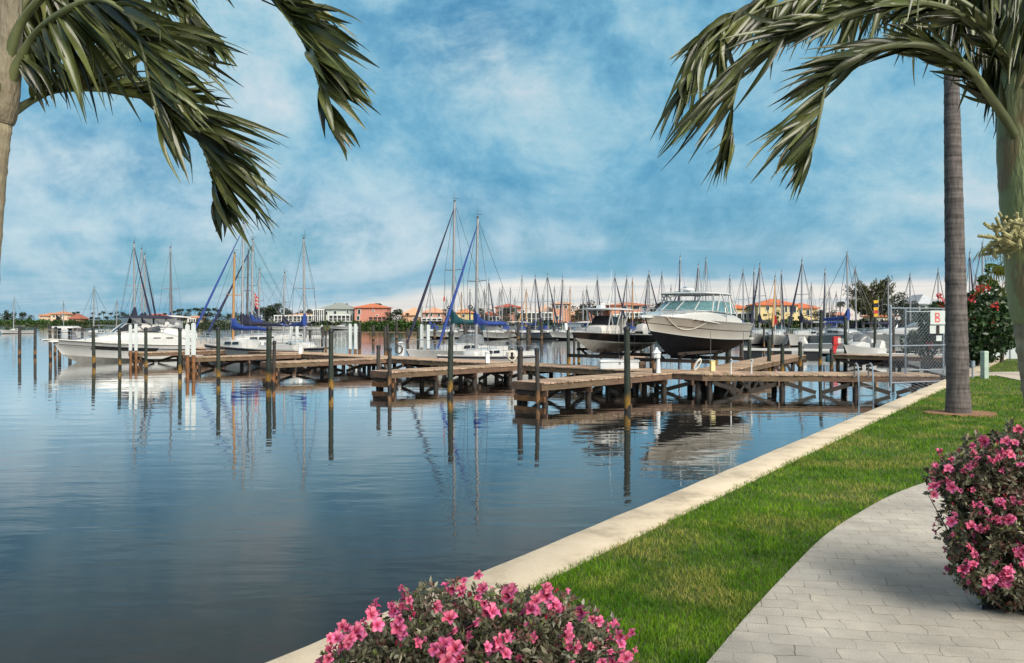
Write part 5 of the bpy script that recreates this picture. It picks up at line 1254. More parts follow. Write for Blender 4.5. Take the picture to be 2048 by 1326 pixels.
# mangrove hedges along the water
def hedge(label, px0, px1, pyt, seed, mat=LFM, dY=0.0, dens=34, size=.42, dep=3.5, group='mangrove hedges along the far water edge'):
    rs = np.random.RandomState(seed); V = []; n = int((px1 - px0) * dens / 3); P = []
    cx = (px0 + px1) / 2; Yc = shoreY(cx) + dY; root = thing('mangrove_hedge', label, 'hedge', (at(cx, Yc), Yc, 0), 0, group)
    px = rs.uniform(px0, px1, n)
    for q in px:
        Y = shoreY(q) + dY; top = zt(pyt + 1.8 * math.sin(q * .21) + 1.0 * math.sin(q * .67 + 1), Y); u = rs.uniform(0, 1) ** .8
        P.append((at(q, Y) - at(cx, Yc), Y - Yc + rs.uniform(-.6, dep) , .1 + (top - .1) * u * (1 - .12 * rs.uniform(0, 1))))
    V, T = quads(np.array(P), rs.uniform(.6, 1.3, n) * size, rs); np_mesh('foliage', V, T, mat, root)
    m = MB(); k = 0
    a = (at(px0, shoreY(px0) + dY) - at(cx, Yc), shoreY(px0) + dY - Yc); b = (at(px1, shoreY(px1) + dY) - at(cx, Yc), shoreY(px1) + dY - Yc)
    for i in range(max(4, int((px1 - px0) / 5))):
        t = rs.uniform(0, 1); x = a[0] + (b[0] - a[0]) * t; y = a[1] + (b[1] - a[1]) * t + .8
        m.tube([(x, y, -.3), (x + rs.uniform(-.3, .3), y, .7)], .05, 4)
    m.build('stems', BARK, root)
hedge('dense mangrove hedge on the far left shore beyond the cabin cruiser', -60, 135, 640, 1, LFM, 0, 34, .55)
hedge('darker mangrove hedge behind the cabin cruiser foredeck', 130, 265, 641, 2, LFG, 0, 32, .5)
hedge('dark low hedge behind the cabin cruiser stern and the slanting blue jibs', 330, 470, 645, 3, LFD, 0, 26, .45)
hedge('bright green mangrove hedge below the pink house and the peach house', 697, 838, 642.5, 4, LFM, 0, 46, .40)
hedge('green hedge left of the covered boat below the grey green roof', 630, 700, 643, 5, LFG, 3, 34, .4)
hedge('dark hedge along the shore behind the far sailboat row', 835, 1300, 645, 6, LFD, 4, 20, .45)
hedge('green hedge below the white porched house and the yellow house', 1440, 1660, 640, 7, LFG, 2, 26, .45)
hedge('dark hedge behind the boats at the foot of the feathery tree', 1655, 1900, 640, 8, LFD, 2, 24, .45)
hedge('dark shore hedge behind the royal blue boom covers', 465, 632, 646, 9, LFD, 2, 24, .42)
# feathery tree and round tree at right
def feathery(label, px, pyt, Y, r, seed):
    rs = np.random.RandomState(seed); h_ = zt(pyt, Y) - 1.0; root = thing('feathery_tree', label, 'tree', (at(px, Y), Y, 1.0))
    m = MB(); C = []; m.tube([(0, 0, -.2), (.1, 0, h_ * .35), (.2, 0, h_ * .75)], [.28, .22, .08], 7)
    for i in range(74):
        z = h_ * rs.uniform(.22, .72); a = rs.uniform(0, 6.28); L_ = r * rs.uniform(.55, 1.1) * (1.05 - .35 * z / h_)
        e = np.array([math.cos(a) * L_, math.sin(a) * L_, z + h_ * rs.uniform(.10, .30)]); s = np.array([.1, 0, z]); mid_ = (s + e) / 2 + np.array([0, 0, -.25])
        m.tube([s, mid_, e], [.09, .06, .02], 5)
        for k in range(75):
            t = rs.uniform(.35, 1.05); p = (s * (1 - t) ** 2 + 2 * mid_ * t * (1 - t) + e * t * t); C.append(p + rs.normal(size=3) * np.array([.28, .28, .32]) * (1.25 - .5 * t))
    m.build('trunk', BARK, root, True); C = np.array(C); n = len(C)
    u = np.tile(np.array([.25, 0, 1.0]), (n, 1)) + rs.normal(size=(n, 3)) * .55; u /= np.linalg.norm(u, axis=1)[:, None]; u *= rs.uniform(.4, .75, n)[:, None]
    v = rs.normal(size=(n, 3)); v /= np.linalg.norm(v, axis=1)[:, None]; v *= .10
    V = np.stack([C - u * .5, C + v, C + u * .5, C - v], 1).reshape(-1, 3); np_mesh('crown', V, np.arange(4 * n).reshape(-1, 4), LFO, root)
feathery('tall olive feathery tree right of the single palm', 1742, 554, 150, 5.0, 41)
rt = make_tree('round_tree', 'dark round crowned tree right of the feathery tree', 6.8, 3.0, LFD, 51, 2600, .20, trunk=.2, k=14); rt.location = (at(1806, 118), 118, 1.0)
rt.scale = ((zt(583, 118) - 1) / 7,) * 3
# ---------------------------------------------------------------- right bank: gate, signs, ladder, dock furniture
GY = 25.6
ga = Vector((at(1781, GY), GY, 0)); gb = Vector((at(1896, GY + .9), GY + .9, 0)); gd = (gb - ga).normalized(); GL = (gb - ga).length; gang = math.atan2(gd.y, gd.x)
def fence(label, name, a, b, ztop, zbot, mids, posts, pr=.03, cell=.09, wr=.0026, fan=False):
    a = Vector(a); b = Vector(b); d = b - a; Ln = d.length; root = thing(name, label, 'fence', (a.x, a.y, 0), math.atan2(d.y, d.x), 'chain link panels at the dock entrance')
    for p in posts:
        m = MB(); m.tube([(p, 0, zbot - .1), (p, 0, ztop + .03)], pr, 8); m.rev([(pr * 1.15, 0), (pr * 1.0, .03), (.004, .05)], (p, 0, ztop + .03), 8); m.build('post', MT['galv'], root, True)
    for z in (ztop - .02, *mids, zbot + .03):
        m = MB(); m.tube([(0, 0, z), (Ln, 0, z)], pr * .62, 6); m.build('rail', MT['galv'], root, True)
    m = MB(); H_ = ztop - zbot
    c = -H_
    k = 0
    while c < Ln:
        for sgn in (1, -1):
            x0, z0 = (c, zbot) if sgn > 0 else (c, ztop); x1, z1 = c + H_, ztop if sgn > 0 else zbot
            # clip to 0..Ln
            def cl(x, z, xa, za, xb, zb):
                return z
            xa, za, xb, zb = x0, z0, x1, z1
            if xa < 0: za = za + (zb - za) * (0 - xa) / (xb - xa); xa = 0
            if xb > Ln: zb = za + (zb - za) * (Ln - xa) / (xb - xa); xb = Ln
            if xb > xa + .01: m.bar((xa, .004 * sgn, za), (xb, .004 * sgn, zb), wr, wr, 4)
        c += cell * 1.414
    m.build('wire_mesh', MT['galv'], root)
    if fan:
        for i in range(9):
            m = MB(); x = .15 + i * (Ln - .3) / 8; m.bar((x, 0, zbot + .03), (x + .12 + .03 * i, -.75, zbot - .22), .014, .008, 5); m.build('spike', MT['galv'], root)
    return root
fence('galvanised chain link panel with tall corner post and spikes fanned out below', 'chain_link_fence', ga, gb, zt(615, GY), zt(768, GY), [zt(692, GY)], [0, GL - .02], .040, fan=True)
g2a = (at(1811, GY + 1.9), GY + 1.9, 0); g2b = (at(1905, GY + 2.2), GY + 2.2, 0)
fence('second chain link panel with a slimmer frame behind the spiked one', 'chain_link_gate', g2a, g2b, zt(622, GY + 1.9), zt(742, GY + 1.9), [], [0, .02 + 1.35], .028)
def onplane(px, py, off=.03):       # a point on the front of the fence panel
    t = (px - 1781) / (1896 - 1781); q = ga.lerp(gb, t); return Vector((q.x + gd.y * off, q.y - gd.x * off, zt(py, q.y)))
def plate(name, label, x0, x1, y0, y1, mat):
    c = onplane((x0 + x1) / 2, (y0 + y1) / 2); w_ = (onplane(x1, y0) - onplane(x0, y0)).length; h_ = onplane(x0, y0).z - onplane(x0, y1).z
    root = thing(name, label, 'sign', c, gang); m = MB(); m.box((0, 0, 0), (w_, .012, h_)); m.build('panel', mat, root); return root, w_, h_
sg, w_, h_ = plate('dock_sign', 'white square sign with a red letter B on the chain link fence', 1858, 1889, 621, 649, MT['whitepost'])
m = MB(); t_ = .055; H2 = .30; W2 = .225    # the letter B: stem and two bowls
x0 = -W2 / 2 - .02; yb = -.0085
m.box((x0 + t_ / 2, yb, 0), (t_, .005, H2))
for zc_, hh, ww in ((.0735, .153, W2 - .02), (-.0735, .153, W2)):
    n = 10; q = []
    ro = hh / 2; ri = ro - t_ * .85; xs = x0 + t_ - .004; xe = x0 + ww - ro
    out = [(xs, ro), (xe, ro)] + [(xe + ro * math.sin(math.pi * i / n), ro * math.cos(math.pi * i / n)) for i in range(1, n)] + [(xe, -ro), (xs, -ro)]
    inn = [(xs, ri), (xe, ri)] + [(xe + ri * math.sin(math.pi * i / n), ri * math.cos(math.pi * i / n)) for i in range(1, n)] + [(xe, -ri), (xs, -ri)]
    for i in range(len(out) - 1):
        p = [out[i], out[i + 1], inn[i + 1], inn[i]]
        m.wall([(a, yb - .0026, zc_ + b) for a, b in p], (0, .0052, 0))
m.build('letter', M('faded_red_sign_paint', (.52, .12, .11), .6, var=.2), sg)
s2, w_, h_ = plate('notice_board', 'blank white plate with dark latch handle right below the letter sign', 1857, 1887, 651, 667, MT['whitepost'])
m = MB(); m.box((-.0, -.03, -.02), (.09, .04, .24)); m.rev([(.045, -.02), (.045, .02)], (0, -.03, .1), 12); m.build('latch', MT['darkw'], s2)
plate('notice_board', 'smallest white plate low on the chain link fence', 1870, 1881, 671, 682, MT['whitepost'])
# ladder at the walkway edge
LY = 25.3; lx = at(1733, LY); root = thing('dock_ladder', 'steel ladder with two hooped handrails hung on the walkway edge', 'ladder', (lx, LY, 0), R(-4))
for s in (-.21, .21):
    m = MB(); m.tube([(s, .45, DECK + .02), (s, .45, DECK + .28), (s, .40, DECK + .40), (s, .27, DECK + .46), (s, .14, DECK + .40), (s, .08, DECK + .25), (s, .02, 0.1), (s, 0, -.8)], .022, 8); m.build('handrail', MT['steel'], root, True)
for k in range(4):
    m = MB(); m.beam((-.21, .02, .42 - .28 * k), (.21, .02, .42 - .28 * k), .06, .03); m.build('rung', MT['steel'], root)
# dock box, power posts, hoses
def dk(px, py, z=DECK): return onz(px, py, z)
p = dk(1237, 737); root = thing('dock_box', 'white fibreglass dock box on the walkway before the black hulled boat', 'dock box', (p.x, p.y, DECK), heading((.97, .1)))
sc_ = p.y / FP; m = MB(); m.mound([(-39 * sc_, .2, .0, .24), (-37 * sc_, .22, 0, .27), (37 * sc_, .22, 0, .27), (39 * sc_, .2, 0, .24)], 9, .25); m.build('body', MT['plast'], root, True)
m = MB(); m.mound([(-41 * sc_, .22, .25, .29), (-39 * sc_, .25, .25, .33), (39 * sc_, .25, .25, .33), (41 * sc_, .22, .25, .29)], 9, .4); m.build('lid', MT['plast'], root, True)
m = MB(); m.box((0, -.235, .2), (.05, .02, .08)); m.build('latch', MT['galv'], root)
p = dk(1313, 746); root = thing('power_pedestal', 'white lighthouse shaped power pedestal standing in front of the cream hull', 'pedestal', (p.x, p.y, DECK)); k = p.y / FP
m = MB(); m.tube([(-5 * k, 0, -.45), (-5 * k, 0, 26 * k)], 3.4 * k, 10); m.build('post', MT['pilegrey'], root, True)
m = MB(); m.rev([(5.2 * k, 0), (4.6 * k, 6 * k), (3.6 * k, 28 * k), (3.6 * k, 30 * k)], (3 * k, -.02, 0), 8); m.build('tower', MT['plast'], root)
m = MB(); m.rev([(7.5 * k, 30 * k), (8 * k, 32 * k), (8 * k, 39 * k), (9.5 * k, 40 * k), (8 * k, 42 * k), (3.2 * k, 47 * k), (3.2 * k, 49 * k), (1 * k, 51.5 * k)], (0, -.02, 0), 8); m.build('lantern', MT['plast'], root)
def pedestal(label, px, pyb, pyt, w_, hose=False):
    p = dk(px, pyb); k = p.y / FP; root = thing('power_pedestal', label, 'pedestal', (p.x, p.y, DECK), .3, 'white power pedestals on the docks'); h_ = (pyb - pyt) * k
    m = MB(); m.box((0, 0, h_ * .42), (w_ * k, w_ * k * .8, h_ * .84), 0, .88); m.build('body', MT['plast'], root)
    m = MB(); m.rev([(w_ * .62 * k, h_ * .86), (w_ * .66 * k, h_ * .9), (w_ * .3 * k, h_ * .98), (w_ * .1 * k, h_)], (0, 0, 0), 12); m.build('cap', MT['plast'], root, True)
    if hose:
        m = MB()
        for j in range(3):
            m.tube([((-.15 + .02 * j) + .17 * math.cos(t * .5236), -w_ * k * .45 - .03 - .02 * j, h_ * .45 + .20 * math.sin(t * .5236)) for t in range(13)], .018, 5)
        m.build('hose', MT['drope'] if hose == 1 else MT['rope'], root, True)
pedestal('white power pedestal with a coiled black hose on the long walkway', 802, 711, 683, 12, 1)
pedestal('slim white pedestal just right of the thick mid picture piling', 975, 726, 702, 8)
pedestal('small white pedestal on the plank pier end by the sailboat bow', 525, 700, 683, 6)
pedestal('white pedestal at the walkway by the wooden masted sailboat', 601, 707, 690, 7)
p = dk(1024, 727); root = thing('hose_reel', 'coil of white hose hung on a dark post beside the pier', 'hose', (p.x, p.y, DECK)); k = p.y / FP
m = MB(); m.tube([(0, .05, 0), (0, .05, 30 * k)], 2.5 * k, 8); m.build('post', MT['darkw'], root, True)
m = MB()
for j in range(4): m.tube([(9 * k * math.cos(t * .449) * (1 - .08 * j), -.02 * j, 15 * k + 11 * k * math.sin(t * .449) * (1 - .08 * j)) for t in range(15)], .022, 5)
m.build('coil', MT['rope'], root, True)
p = dk(1394, 742); root = thing('hose_coil', 'white hose looped against the rust red post on the deck', 'hose', (p.x, p.y, DECK)); k = p.y / FP
m = MB()
for j in range(3): m.tube([(5 * k * math.cos(t * .449) * (1 - .1 * j) + .1 * math.sin(t * .449), -.06 - .02 * j, 13 * k + 12 * k * math.sin(t * .449) * (1 - .1 * j)) for t in range(15)], .02, 5)
m.build('coil', MT['rope'], root, True)
p = dk(1425, 742); root = thing('utility_box', 'pale yellow box on the deck below the cream hull', 'box', (p.x, p.y, DECK), .2); k = p.y / FP
m = MB(); m.box((0, 0, 10 * k), (9 * k, 8 * k, 19 * k), 0, .93); m.build('body', MT['yellow'], root); m = MB(); m.box((0, 0, 20.3 * k), (10 * k, 9 * k, 1.4 * k)); m.build('lid', MT['yellow'], root)
for px, pb, lab in [(1462, 748, 'thin white pipe standing by the short thick green post'), (1503, 748, 'thin white pipe beside the green lift piling off the cruiser stern')]:
    p = dk(px, pb); root = thing('water_pipe', lab, 'pipe', (p.x, p.y, DECK)); k = p.y / FP
    m = MB(); m.tube([(0, 0, -.3), (0, 0, 26 * k), (0, -.02, 30 * k)], .022, 6); m.build('pipe', MT['plast'], root, True)
    m = MB(); m.tube([(0, -.02, 27 * k), (.0, -.12, 28 * k), (0, -.14, 25 * k)], .02, 6); m.build('tap', MT['galv'], root, True)
# red extinguisher cabinet
p = onz(1668, 702, DECK); root = thing('fire_cabinet', 'red fire extinguisher cabinet on a leaning red stand at the dock end', 'cabinet', (p.x, p.y, DECK), .25); k = p.y / FP
m = MB(); m.beam((-2 * k, 0, -.1), (4 * k, 0, 14 * k), 9 * k, 3 * k, (0, 1, 0)); m.build('stand', MT['red'], root)
m = MB(); m.box((5 * k, 0, 21 * k), (16 * k, 7 * k, 16 * k), 0, .96); m.build('case', MT['red'], root)
m = MB(); m.box((9.5 * k, -3.6 * k, 21 * k), (6.5 * k, .02, 11 * k)); m.build('door_panel', MT['offwhite'], root)
p = onz(1657, 712, DECK); root = thing('canvas_bag', 'teal canvas bag slumped by the foot of the red cabinet', 'bag', (p.x, p.y, DECK - .1))
m = MB(); m.mound([(-.14, .06, -.15, -.05), (-.08, .13, -.2, .14), (.05, .14, -.2, .18), (.14, .07, -.15, .02)], 9, .6); m.build('body', MT['teal'], root, True)
# pennants of yellow, red and blue hung on a line beyond the gate
Y = 78; root = thing('signal_flags', 'string of yellow and purple signal flags left of the gate post', 'flags', (at(1757, Y), Y, 0))
m = MB(); m.bar((0, 0, 1.0), (0, 0, zt(592, Y)), .03, .02, 5); m.build('pole', MT['alu'], root)
for py, mm in ((600, 'yellow'), (607, 'navy'), (614, 'yellow'), (620, 'redflag'), (627, 'yellow')):
    m = MB(); z = zt(py, Y); m.wall([(0, 0, z), (-.42, .1, z - .05), (-.38, .06, z - .32), (0, 0, z - .26)], (0, .015, 0)); m.build('flag', MT[mm] if mm != 'yellow' else M('yellow_flag_cloth', (.7, .42, .03), .8, var=.15), root)
Y = 66; root = thing('flag', 'striped red and white flag with blue corner hung among the left cluster masts', 'flag', (at(508, Y), Y, 0))
m = MB(); m.bar((0, 0, .8), (0, 0, zt(583, Y)), .025, .02, 5); m.build('staff', MT['alu'], root)
def flagstrip(i0, i1, z0, z1, mat, nm):
    m = MB(); n = 6; secs = []
    for i in range(n + 1):
        u = i / n; secs.append([(.06 + .5 * u * .55 + .05 * math.sin(z * 5), .05 * math.sin(u * 7), z0 + (z1 - z0) * z - .9 * u * .45) for z in (0, 1)])
    m.loft(secs); m.build(nm, MT[mat], root, True)
zt0 = zt(586, Y)
for k in range(7): flagstrip(0, 1, zt0 - .13 * k, zt0 - .13 * (k + 1), 'redflag' if k % 2 == 0 else 'offwhite', 'stripe')
flagstrip(0, 1, zt0 - .92, zt0 - 1.35, 'navy', 'canton')
Y = 47; root = thing('flag', 'white flag hanging at a slant beside the dark furled jib in mid picture', 'flag', (at(844, Y), Y, 0))
m = MB(); m.bar((0, 0, .5), (.02, 0, zt(612, Y)), .02, .015, 5); m.build('staff', MT['alu'], root)
m = MB(); m.loft([[(0, .0, zt(614, Y)), (-.05, .02, zt(618, Y))], [(-.12, .05, zt(622, Y)), (-.2, .04, zt(626, Y))], [(-.08, .02, zt(634, Y)), (-.26, .0, zt(633, Y))]]); m.loft([[(.03, .01, zt(613, Y)), (0, .0, zt(614, Y))], [(-.0, .0, zt(622, Y)), (-.12, .05, zt(622, Y))], [(.0, .0, zt(636, Y)), (-.08, .02, zt(634, Y))]]); m.build('cloth', MT['offwhite'], root, True)
Y = 44; root = thing('flag', 'small red flag hoisted on a thin line left of the tallest mast', 'flag', (at(882, Y), Y, 0))
m = MB(); m.bar((0, 0, 1.2), (.25, 0, zt(560, Y)), .006, .006, 3); m.build('halyard', MT['wire'], root)
m = MB(); m.loft([[(.16, 0, zt(592, Y)), (.19, .02, zt(592, Y))], [(.11, .03, zt(598, Y)), (.22, .0, zt(598, Y))], [(.13, 0, zt(604, Y)), (.2, .02, zt(602, Y))]]); m.build('cloth', MT['redflag'], root, True)
# ---------------------------------------------------------------- plants and posts on the right bank
for px, pyb, pyt, w_, lab, mt in [(1969, 756, 705, 11, 'pale green square utility post on the lawn', (.33, .42, .36)), ]:
    p = onz(px, pyb, LAND); k = p.y / FP; root = thing('utility_post', lab, 'post', (p.x, p.y, LAND), .35)
    m = MB(); m.box((0, 0, (pyb - pyt) * k / 2 - .05), (w_ * k, w_ * k * .9, (pyb - pyt) * k + .1)); m.build('body', M('pale_green_paint', mt, .6, var=.15, scale=5), root)
    m = MB(); m.box((0, 0, (pyb - pyt) * k + .02), (w_ * k * 1.12, w_ * k, .05), 0, .8); m.build('cap', M('pale_green_cap', mt, .6, var=.1), root)
p = onz(1945, 757, LAND); k = p.y / FP; root = thing('irrigation_box', 'small grey meter box on a thin stake left of the pale green post', 'meter box', (p.x, p.y, LAND), .3)
m = MB(); m.box((0, 0, 12 * k), (2.4 * k, 2.4 * k, 24 * k)); m.build('stake', MT['galv'], root); m = MB(); m.box((-1 * k, -.03, 29 * k), (7 * k, 5 * k, 13 * k), 0, .9); m.build('box', MT['galv'], root)
LFS = leafmat('shrub_leaves', (.012, .035, .012), (.04, .08, .02), .4, .2, .5)
FLR = leafmat('red_hibiscus_petals', (.45, .015, .03), (.62, .05, .07), .6, .2, .2)
def shrub(label, px, Y, r, h_, seed, n, base=LAND, flowers=(), leaf=.085, name='flowering_shrub', cat='shrub', k=16):
    rs = np.random.RandomState(seed); root = thing(name, label, cat, (at(px, Y), Y, base))
    cs = np.stack([rs.normal(size=k) * r * .45, rs.normal(size=k) * r * .4, rs.uniform(.22, .82, k) * h_], 1); rad = rs.uniform(.28, .48, k) * r
    i = rs.randint(0, k, n); d = rs.normal(size=(n, 3)); d /= np.linalg.norm(d, axis=1)[:, None]
    C = cs[i] + d * (rad[i] * rs.uniform(.4, 1.0, n) ** .45)[:, None]; C[:, 2] = np.clip(C[:, 2], .08, h_ * 1.02)
    V, T = quads(C, rs.uniform(.6, 1.4, n) * leaf, rs, aspect=1.1); np_mesh('foliage', V, T, LFS, root)
    m = MB()
    for j in range(7):
        e = cs[j % k]; m.tube([(rs.uniform(-.15, .15), rs.uniform(-.15, .15), -.1), (e[0] * .5, e[1] * .5, e[2] * .5), tuple(e)], [.05, .035, .015], 5)
    m.build('stems', BARK, root, True)
    fm = None
    for fx, fy in flowers:
        x = at(fx, Y - r * .6) - at(px, Y); 
        P = np.array([[x, -r * .62 + rs.uniform(-.1, .1), zt(fy, Y - r * .6) - base]]) + rs.normal(size=(16, 3)) * .07
        V, T = quads(P, rs.uniform(.05, .09, 16), rs); np_mesh('flower', V, T, FLR, root)
    return root
shrub('large dark shrub dotted with red flowers right of the palm trunk', 1950, 33, 1.5, 2.75, 61, 9000, flowers=[(1958, 574), (1965, 577), (1972, 575), (1955, 580), (1940, 598), (1990, 612), (1950, 635), (1978, 634), (1982, 650), (1964, 648), (1935, 640), (1904, 640)], leaf=.10, k=22)
shrub('smaller flowering bush between the gate sign and the palm trunk', 1893, 37, .95, 2.9, 62, 3400, flowers=[(1876, 592), (1879, 612), (1886, 601)], leaf=.09)
shrub('dark loose bush growing low behind the chain link fence', 1856, 36, .9, 1.9, 63, 1500, flowers=[(1862, 690), (1870, 662)], leaf=.08)
tr_ = make_tree('shore_tree', 'dark leaved tree with a forked brown trunk at the right edge of the bank', 3.0, 1.5, LFS, 71, 4200, .13, None, 'tree', .26, 14, .09); tr_.location = (at(2002, 35.5), 35.5, LAND)
tr_ = make_tree('shore_tree', 'bright green tree top rising behind the red flowered shrub', 4.3, .8, leafmat('bright_green_leaves', (.06, .12, .015), (.14, .20, .03), .5, .25, .4), 72, 900, .13, None, 'tree', .62, 8, .05); tr_.location = (at(2001, 41), 41, LAND)
yp = make_palm('feather_palm', 'palm with yellow green fronds behind the right hand trunk', 3.9, 2.0, leafmat('yellow_green_frond', (.16, .17, .015), (.32, .27, .03), .5, .3, .3), 73, 16, None, .12, 22, .028); yp.location = (at(2064, 27), 27, LAND)
# white railing far behind at the right
Yr = 40; root = thing('white_fence', 'low white fence along the water beyond the right hand tree', 'fence', (at(1985, Yr), Yr, LAND - .3))
m = MB(); m.box((1.4, 0, .42), (3.4, .05, .5)); m.build('panel', MT['whitepost'], root)
for k_ in range(4): m = MB(); m.box((-.25 + 1.1 * k_, -.035, .45), (.09, .09, .9)); m.build('post', MT['whitepost'], root)
# ---------------------------------------------------------------- tall ringed palm
TPY = onz(1915, 826, LAND).y; TX = at(1916, TPY)
root = thing('tall_palm', 'tall palm with a grey ringed trunk growing on the lawn', 'palm tree', (TX, TPY, LAND))
def trunk_mat(name, c1, c2, ring, rs_=14.0):
    m, N, L, b = nt(name); tc = N.new('ShaderNodeTexCoord')
    mp = N.new('ShaderNodeMapping'); mp.inputs['Scale'].default_value = (1, 1, rs_); L.new(tc.outputs['Object'], mp.inputs[0])
    w1 = N.new('ShaderNodeTexNoise'); w1.inputs['Scale'].default_value = 1.0; w1.inputs['Detail'].default_value = 4; L.new(mp.outputs[0], w1.inputs['Vector'])
    n2 = N.new('ShaderNodeTexNoise'); n2.inputs['Scale'].default_value = 7; n2.inputs['Detail'].default_value = 7; n2.inputs['Roughness'].default_value = .7
    m2 = N.new('ShaderNodeMapping'); m2.inputs['Scale'].default_value = (3, 3, .5); L.new(tc.outputs['Object'], m2.inputs[0]); L.new(m2.outputs[0], n2.inputs['Vector'])
    a = N.new('ShaderNodeMath'); a.operation = 'ADD'; L.new(w1.outputs[0], a.inputs[0]); L.new(n2.outputs[0], a.inputs[1])
    r = N.new('ShaderNodeValToRGB'); e = r.color_ramp.elements; e[0].position = .40; e[0].color = (*c1, 1); e[1].position = .60; e[1].color = (*c2, 1)
    h = N.new('ShaderNodeMath'); h.operation = 'MULTIPLY'; h.inputs[1].default_value = .5; L.new(a.outputs[0], h.inputs[0]); L.new(h.outputs[0], r.inputs[0])
    L.new(r.outputs[0], b.inputs['Base Color']); b.inputs['Roughness'].default_value = .9
    bp = N.new('ShaderNodeBump'); bp.inputs['Strength'].default_value = .7; bp.inputs['Distance'].default_value = .02; L.new(a.outputs[0], bp.inputs['Height']); L.new(bp.outputs[0], b.inputs['Normal']); return m
TRK = trunk_mat('grey_ringed_bark', (.050, .042, .042), (.165, .140, .132), 0)
m = MB(); pts = []; rr = []; H_ = zt(-165, TPY) - LAND; n = 150
for i in range(n + 1):
    z = H_ * i / n - .1; py = HOR - (z + LAND - EYE) * FP / TPY
    xc = 1916 - 17.5 * (1 - (py - 150) / 680) if py < 830 else 1916
    xc = 1903 + (1917 - 1903) * max(0, min(1.05, (py - 150) / 680)) ** 1.1
    wd = 26 + (42 - 26) * max(0, min(1, (py - 100) / 620)) ** .9 + (7 * max(0, (py - 760) / 60) ** 1.5 if py > 760 else 0)
    ring = (.55 if i % 6 == 0 else 0.0) - .25 * ((i % 6) / 6) + rnd.uniform(-.25, .25)
    pts.append((at(xc, TPY) - TX, 0, z)); rr.append((wd / 2 + ring) / FP * TPY)
m.tube(pts, rr, 18); m.build('trunk', TRK, root, True)
rs = np.random.RandomState(5); V = []; T = []; hz = H_ + .1; cxp = pts[-1][0]
for i in range(20):
    a = i * 2.4; up = rs.uniform(-.9, .9); L_ = rs.uniform(1.8, 2.4); d = np.array([math.cos(a), math.sin(a), 0]); sd_ = np.array([-d[1], d[0], 0]); P = []
    for k in range(26):
        t = k / 25; P.append(np.array([cxp, 0, hz]) + d * (L_ * (t - .25 * t * t)) + np.array([0, 0, L_ * (up * t - (.8 + .5 * up) * t * t)]))
    for k in range(2, 26):
        t = k / 25; ll = .55 * math.sin(math.pi * (.12 + .85 * t)) ** .6; fw = P[k] - P[k - 1]; fw /= np.linalg.norm(fw)
        for s in (1, -1):
            for w2 in (0, 1):
                tip = P[k] + sd_ * (s * ll * rs.uniform(.5, .8)) + fw * ll * .5 + np.array([0, 0, -ll * rs.uniform(.3, .9)]); b = len(V); md = (P[k] + tip) / 2 + np.array([0, 0, .05])
                V += [P[k], md - fw * .018, tip, md + fw * .018]; T.append((b, b + 1, b + 2, b + 3))
np_mesh('crown', np.array(V), np.array(T), LFD, root)
# ring of bark mulch at its foot
m = MB(); P = []
for i in range(28):
    a = 2 * math.pi * i / 28; r_ = .60 * (1 + rnd.uniform(-.14, .14)); P.append((TX + .05 + r_ * 1.05 * math.cos(a), TPY + r_ * .9 * math.sin(a)))
m.prism(P, LAND - .2, LAND + .012); tag(m.build('mulch_ring', M('orange_bark_mulch', (.20, .09, .045), .95, var=.5, scale=40, c2=(.42, .24, .13), bump=1.0, bscale=90)), kind='structure')
# ---------------------------------------------------------------- foreground palms with drooping fronds
FRM = leafmat('palm_frond_green', (.022, .030, .008), (.125, .140, .048), .27, .18, .75, 6)  # underlit dark and bright highlights are put into the leaflet tones
FRS = M('frond_midrib', (.07, .085, .03), .5, var=.3, scale=9, c2=(.16, .17, .075))
CSH = M('green_crownshaft', (.15, .19, .075), .55, var=.3, scale=5, c2=(.30, .32, .15), bump=.6, bscale=60, stretch=(1, 1, .22))
def brown_patches(m):
    N = m.node_tree.nodes; L = m.node_tree.links; b = N['Principled BSDF']; src = b.inputs['Base Color'].links[0].from_socket
    tc = N.new('ShaderNodeTexCoord'); mp = N.new('ShaderNodeMapping'); mp.inputs['Scale'].default_value = (1, 1, .45); L.new(tc.outputs['Object'], mp.inputs[0])
    nz = N.new('ShaderNodeTexNoise'); nz.inputs['Scale'].default_value = 7; nz.inputs['Detail'].default_value = 7; nz.inputs['Roughness'].default_value = .7; L.new(mp.outputs[0], nz.inputs['Vector'])
    mr = N.new('ShaderNodeMapRange'); mr.inputs['From Min'].default_value = .52; mr.inputs['From Max'].default_value = .60; mr.inputs['To Max'].default_value = .6; L.new(nz.outputs[0], mr.inputs[0])
    mx = N.new('ShaderNodeMix'); mx.data_type = 'RGBA'; L.new(mr.outputs[0], mx.inputs[0]); L.new(src, mx.inputs[6]); mx.inputs[7].default_value = (.19, .085, .045, 1); L.new(mx.outputs[2], b.inputs['Base Color'])
brown_patches(CSH)
CSL = M('weathered_crownshaft', (.12, .095, .065), .7, var=.3, scale=6, c2=(.30, .265, .18), bump=.8, bscale=60, stretch=(1, 1, .25))
TRG = trunk_mat('mottled_palm_trunk', (.16, .13, .09), (.44, .38, .26), 0, 10)
def hermite(P, n):
    P = [np.array(p, float) for p in P]; out = []
    for i in range(len(P) - 1):
        p0 = P[max(i - 1, 0)]; p1 = P[i]; p2 = P[i + 1]; p3 = P[min(i + 2, len(P) - 1)]
        for k in range(n):
            t = k / n; out.append(.5 * ((2 * p1) + (p2 - p0) * t + (2 * p0 - 5 * p1 + 4 * p2 - p3) * t * t + (3 * p1 - p0 - 3 * p2 + p3) * t ** 3))
    out.append(P[-1]); return np.array(out)
def w3(px, py, Y): return np.array([at(px, Y), Y, zt(py, Y)])
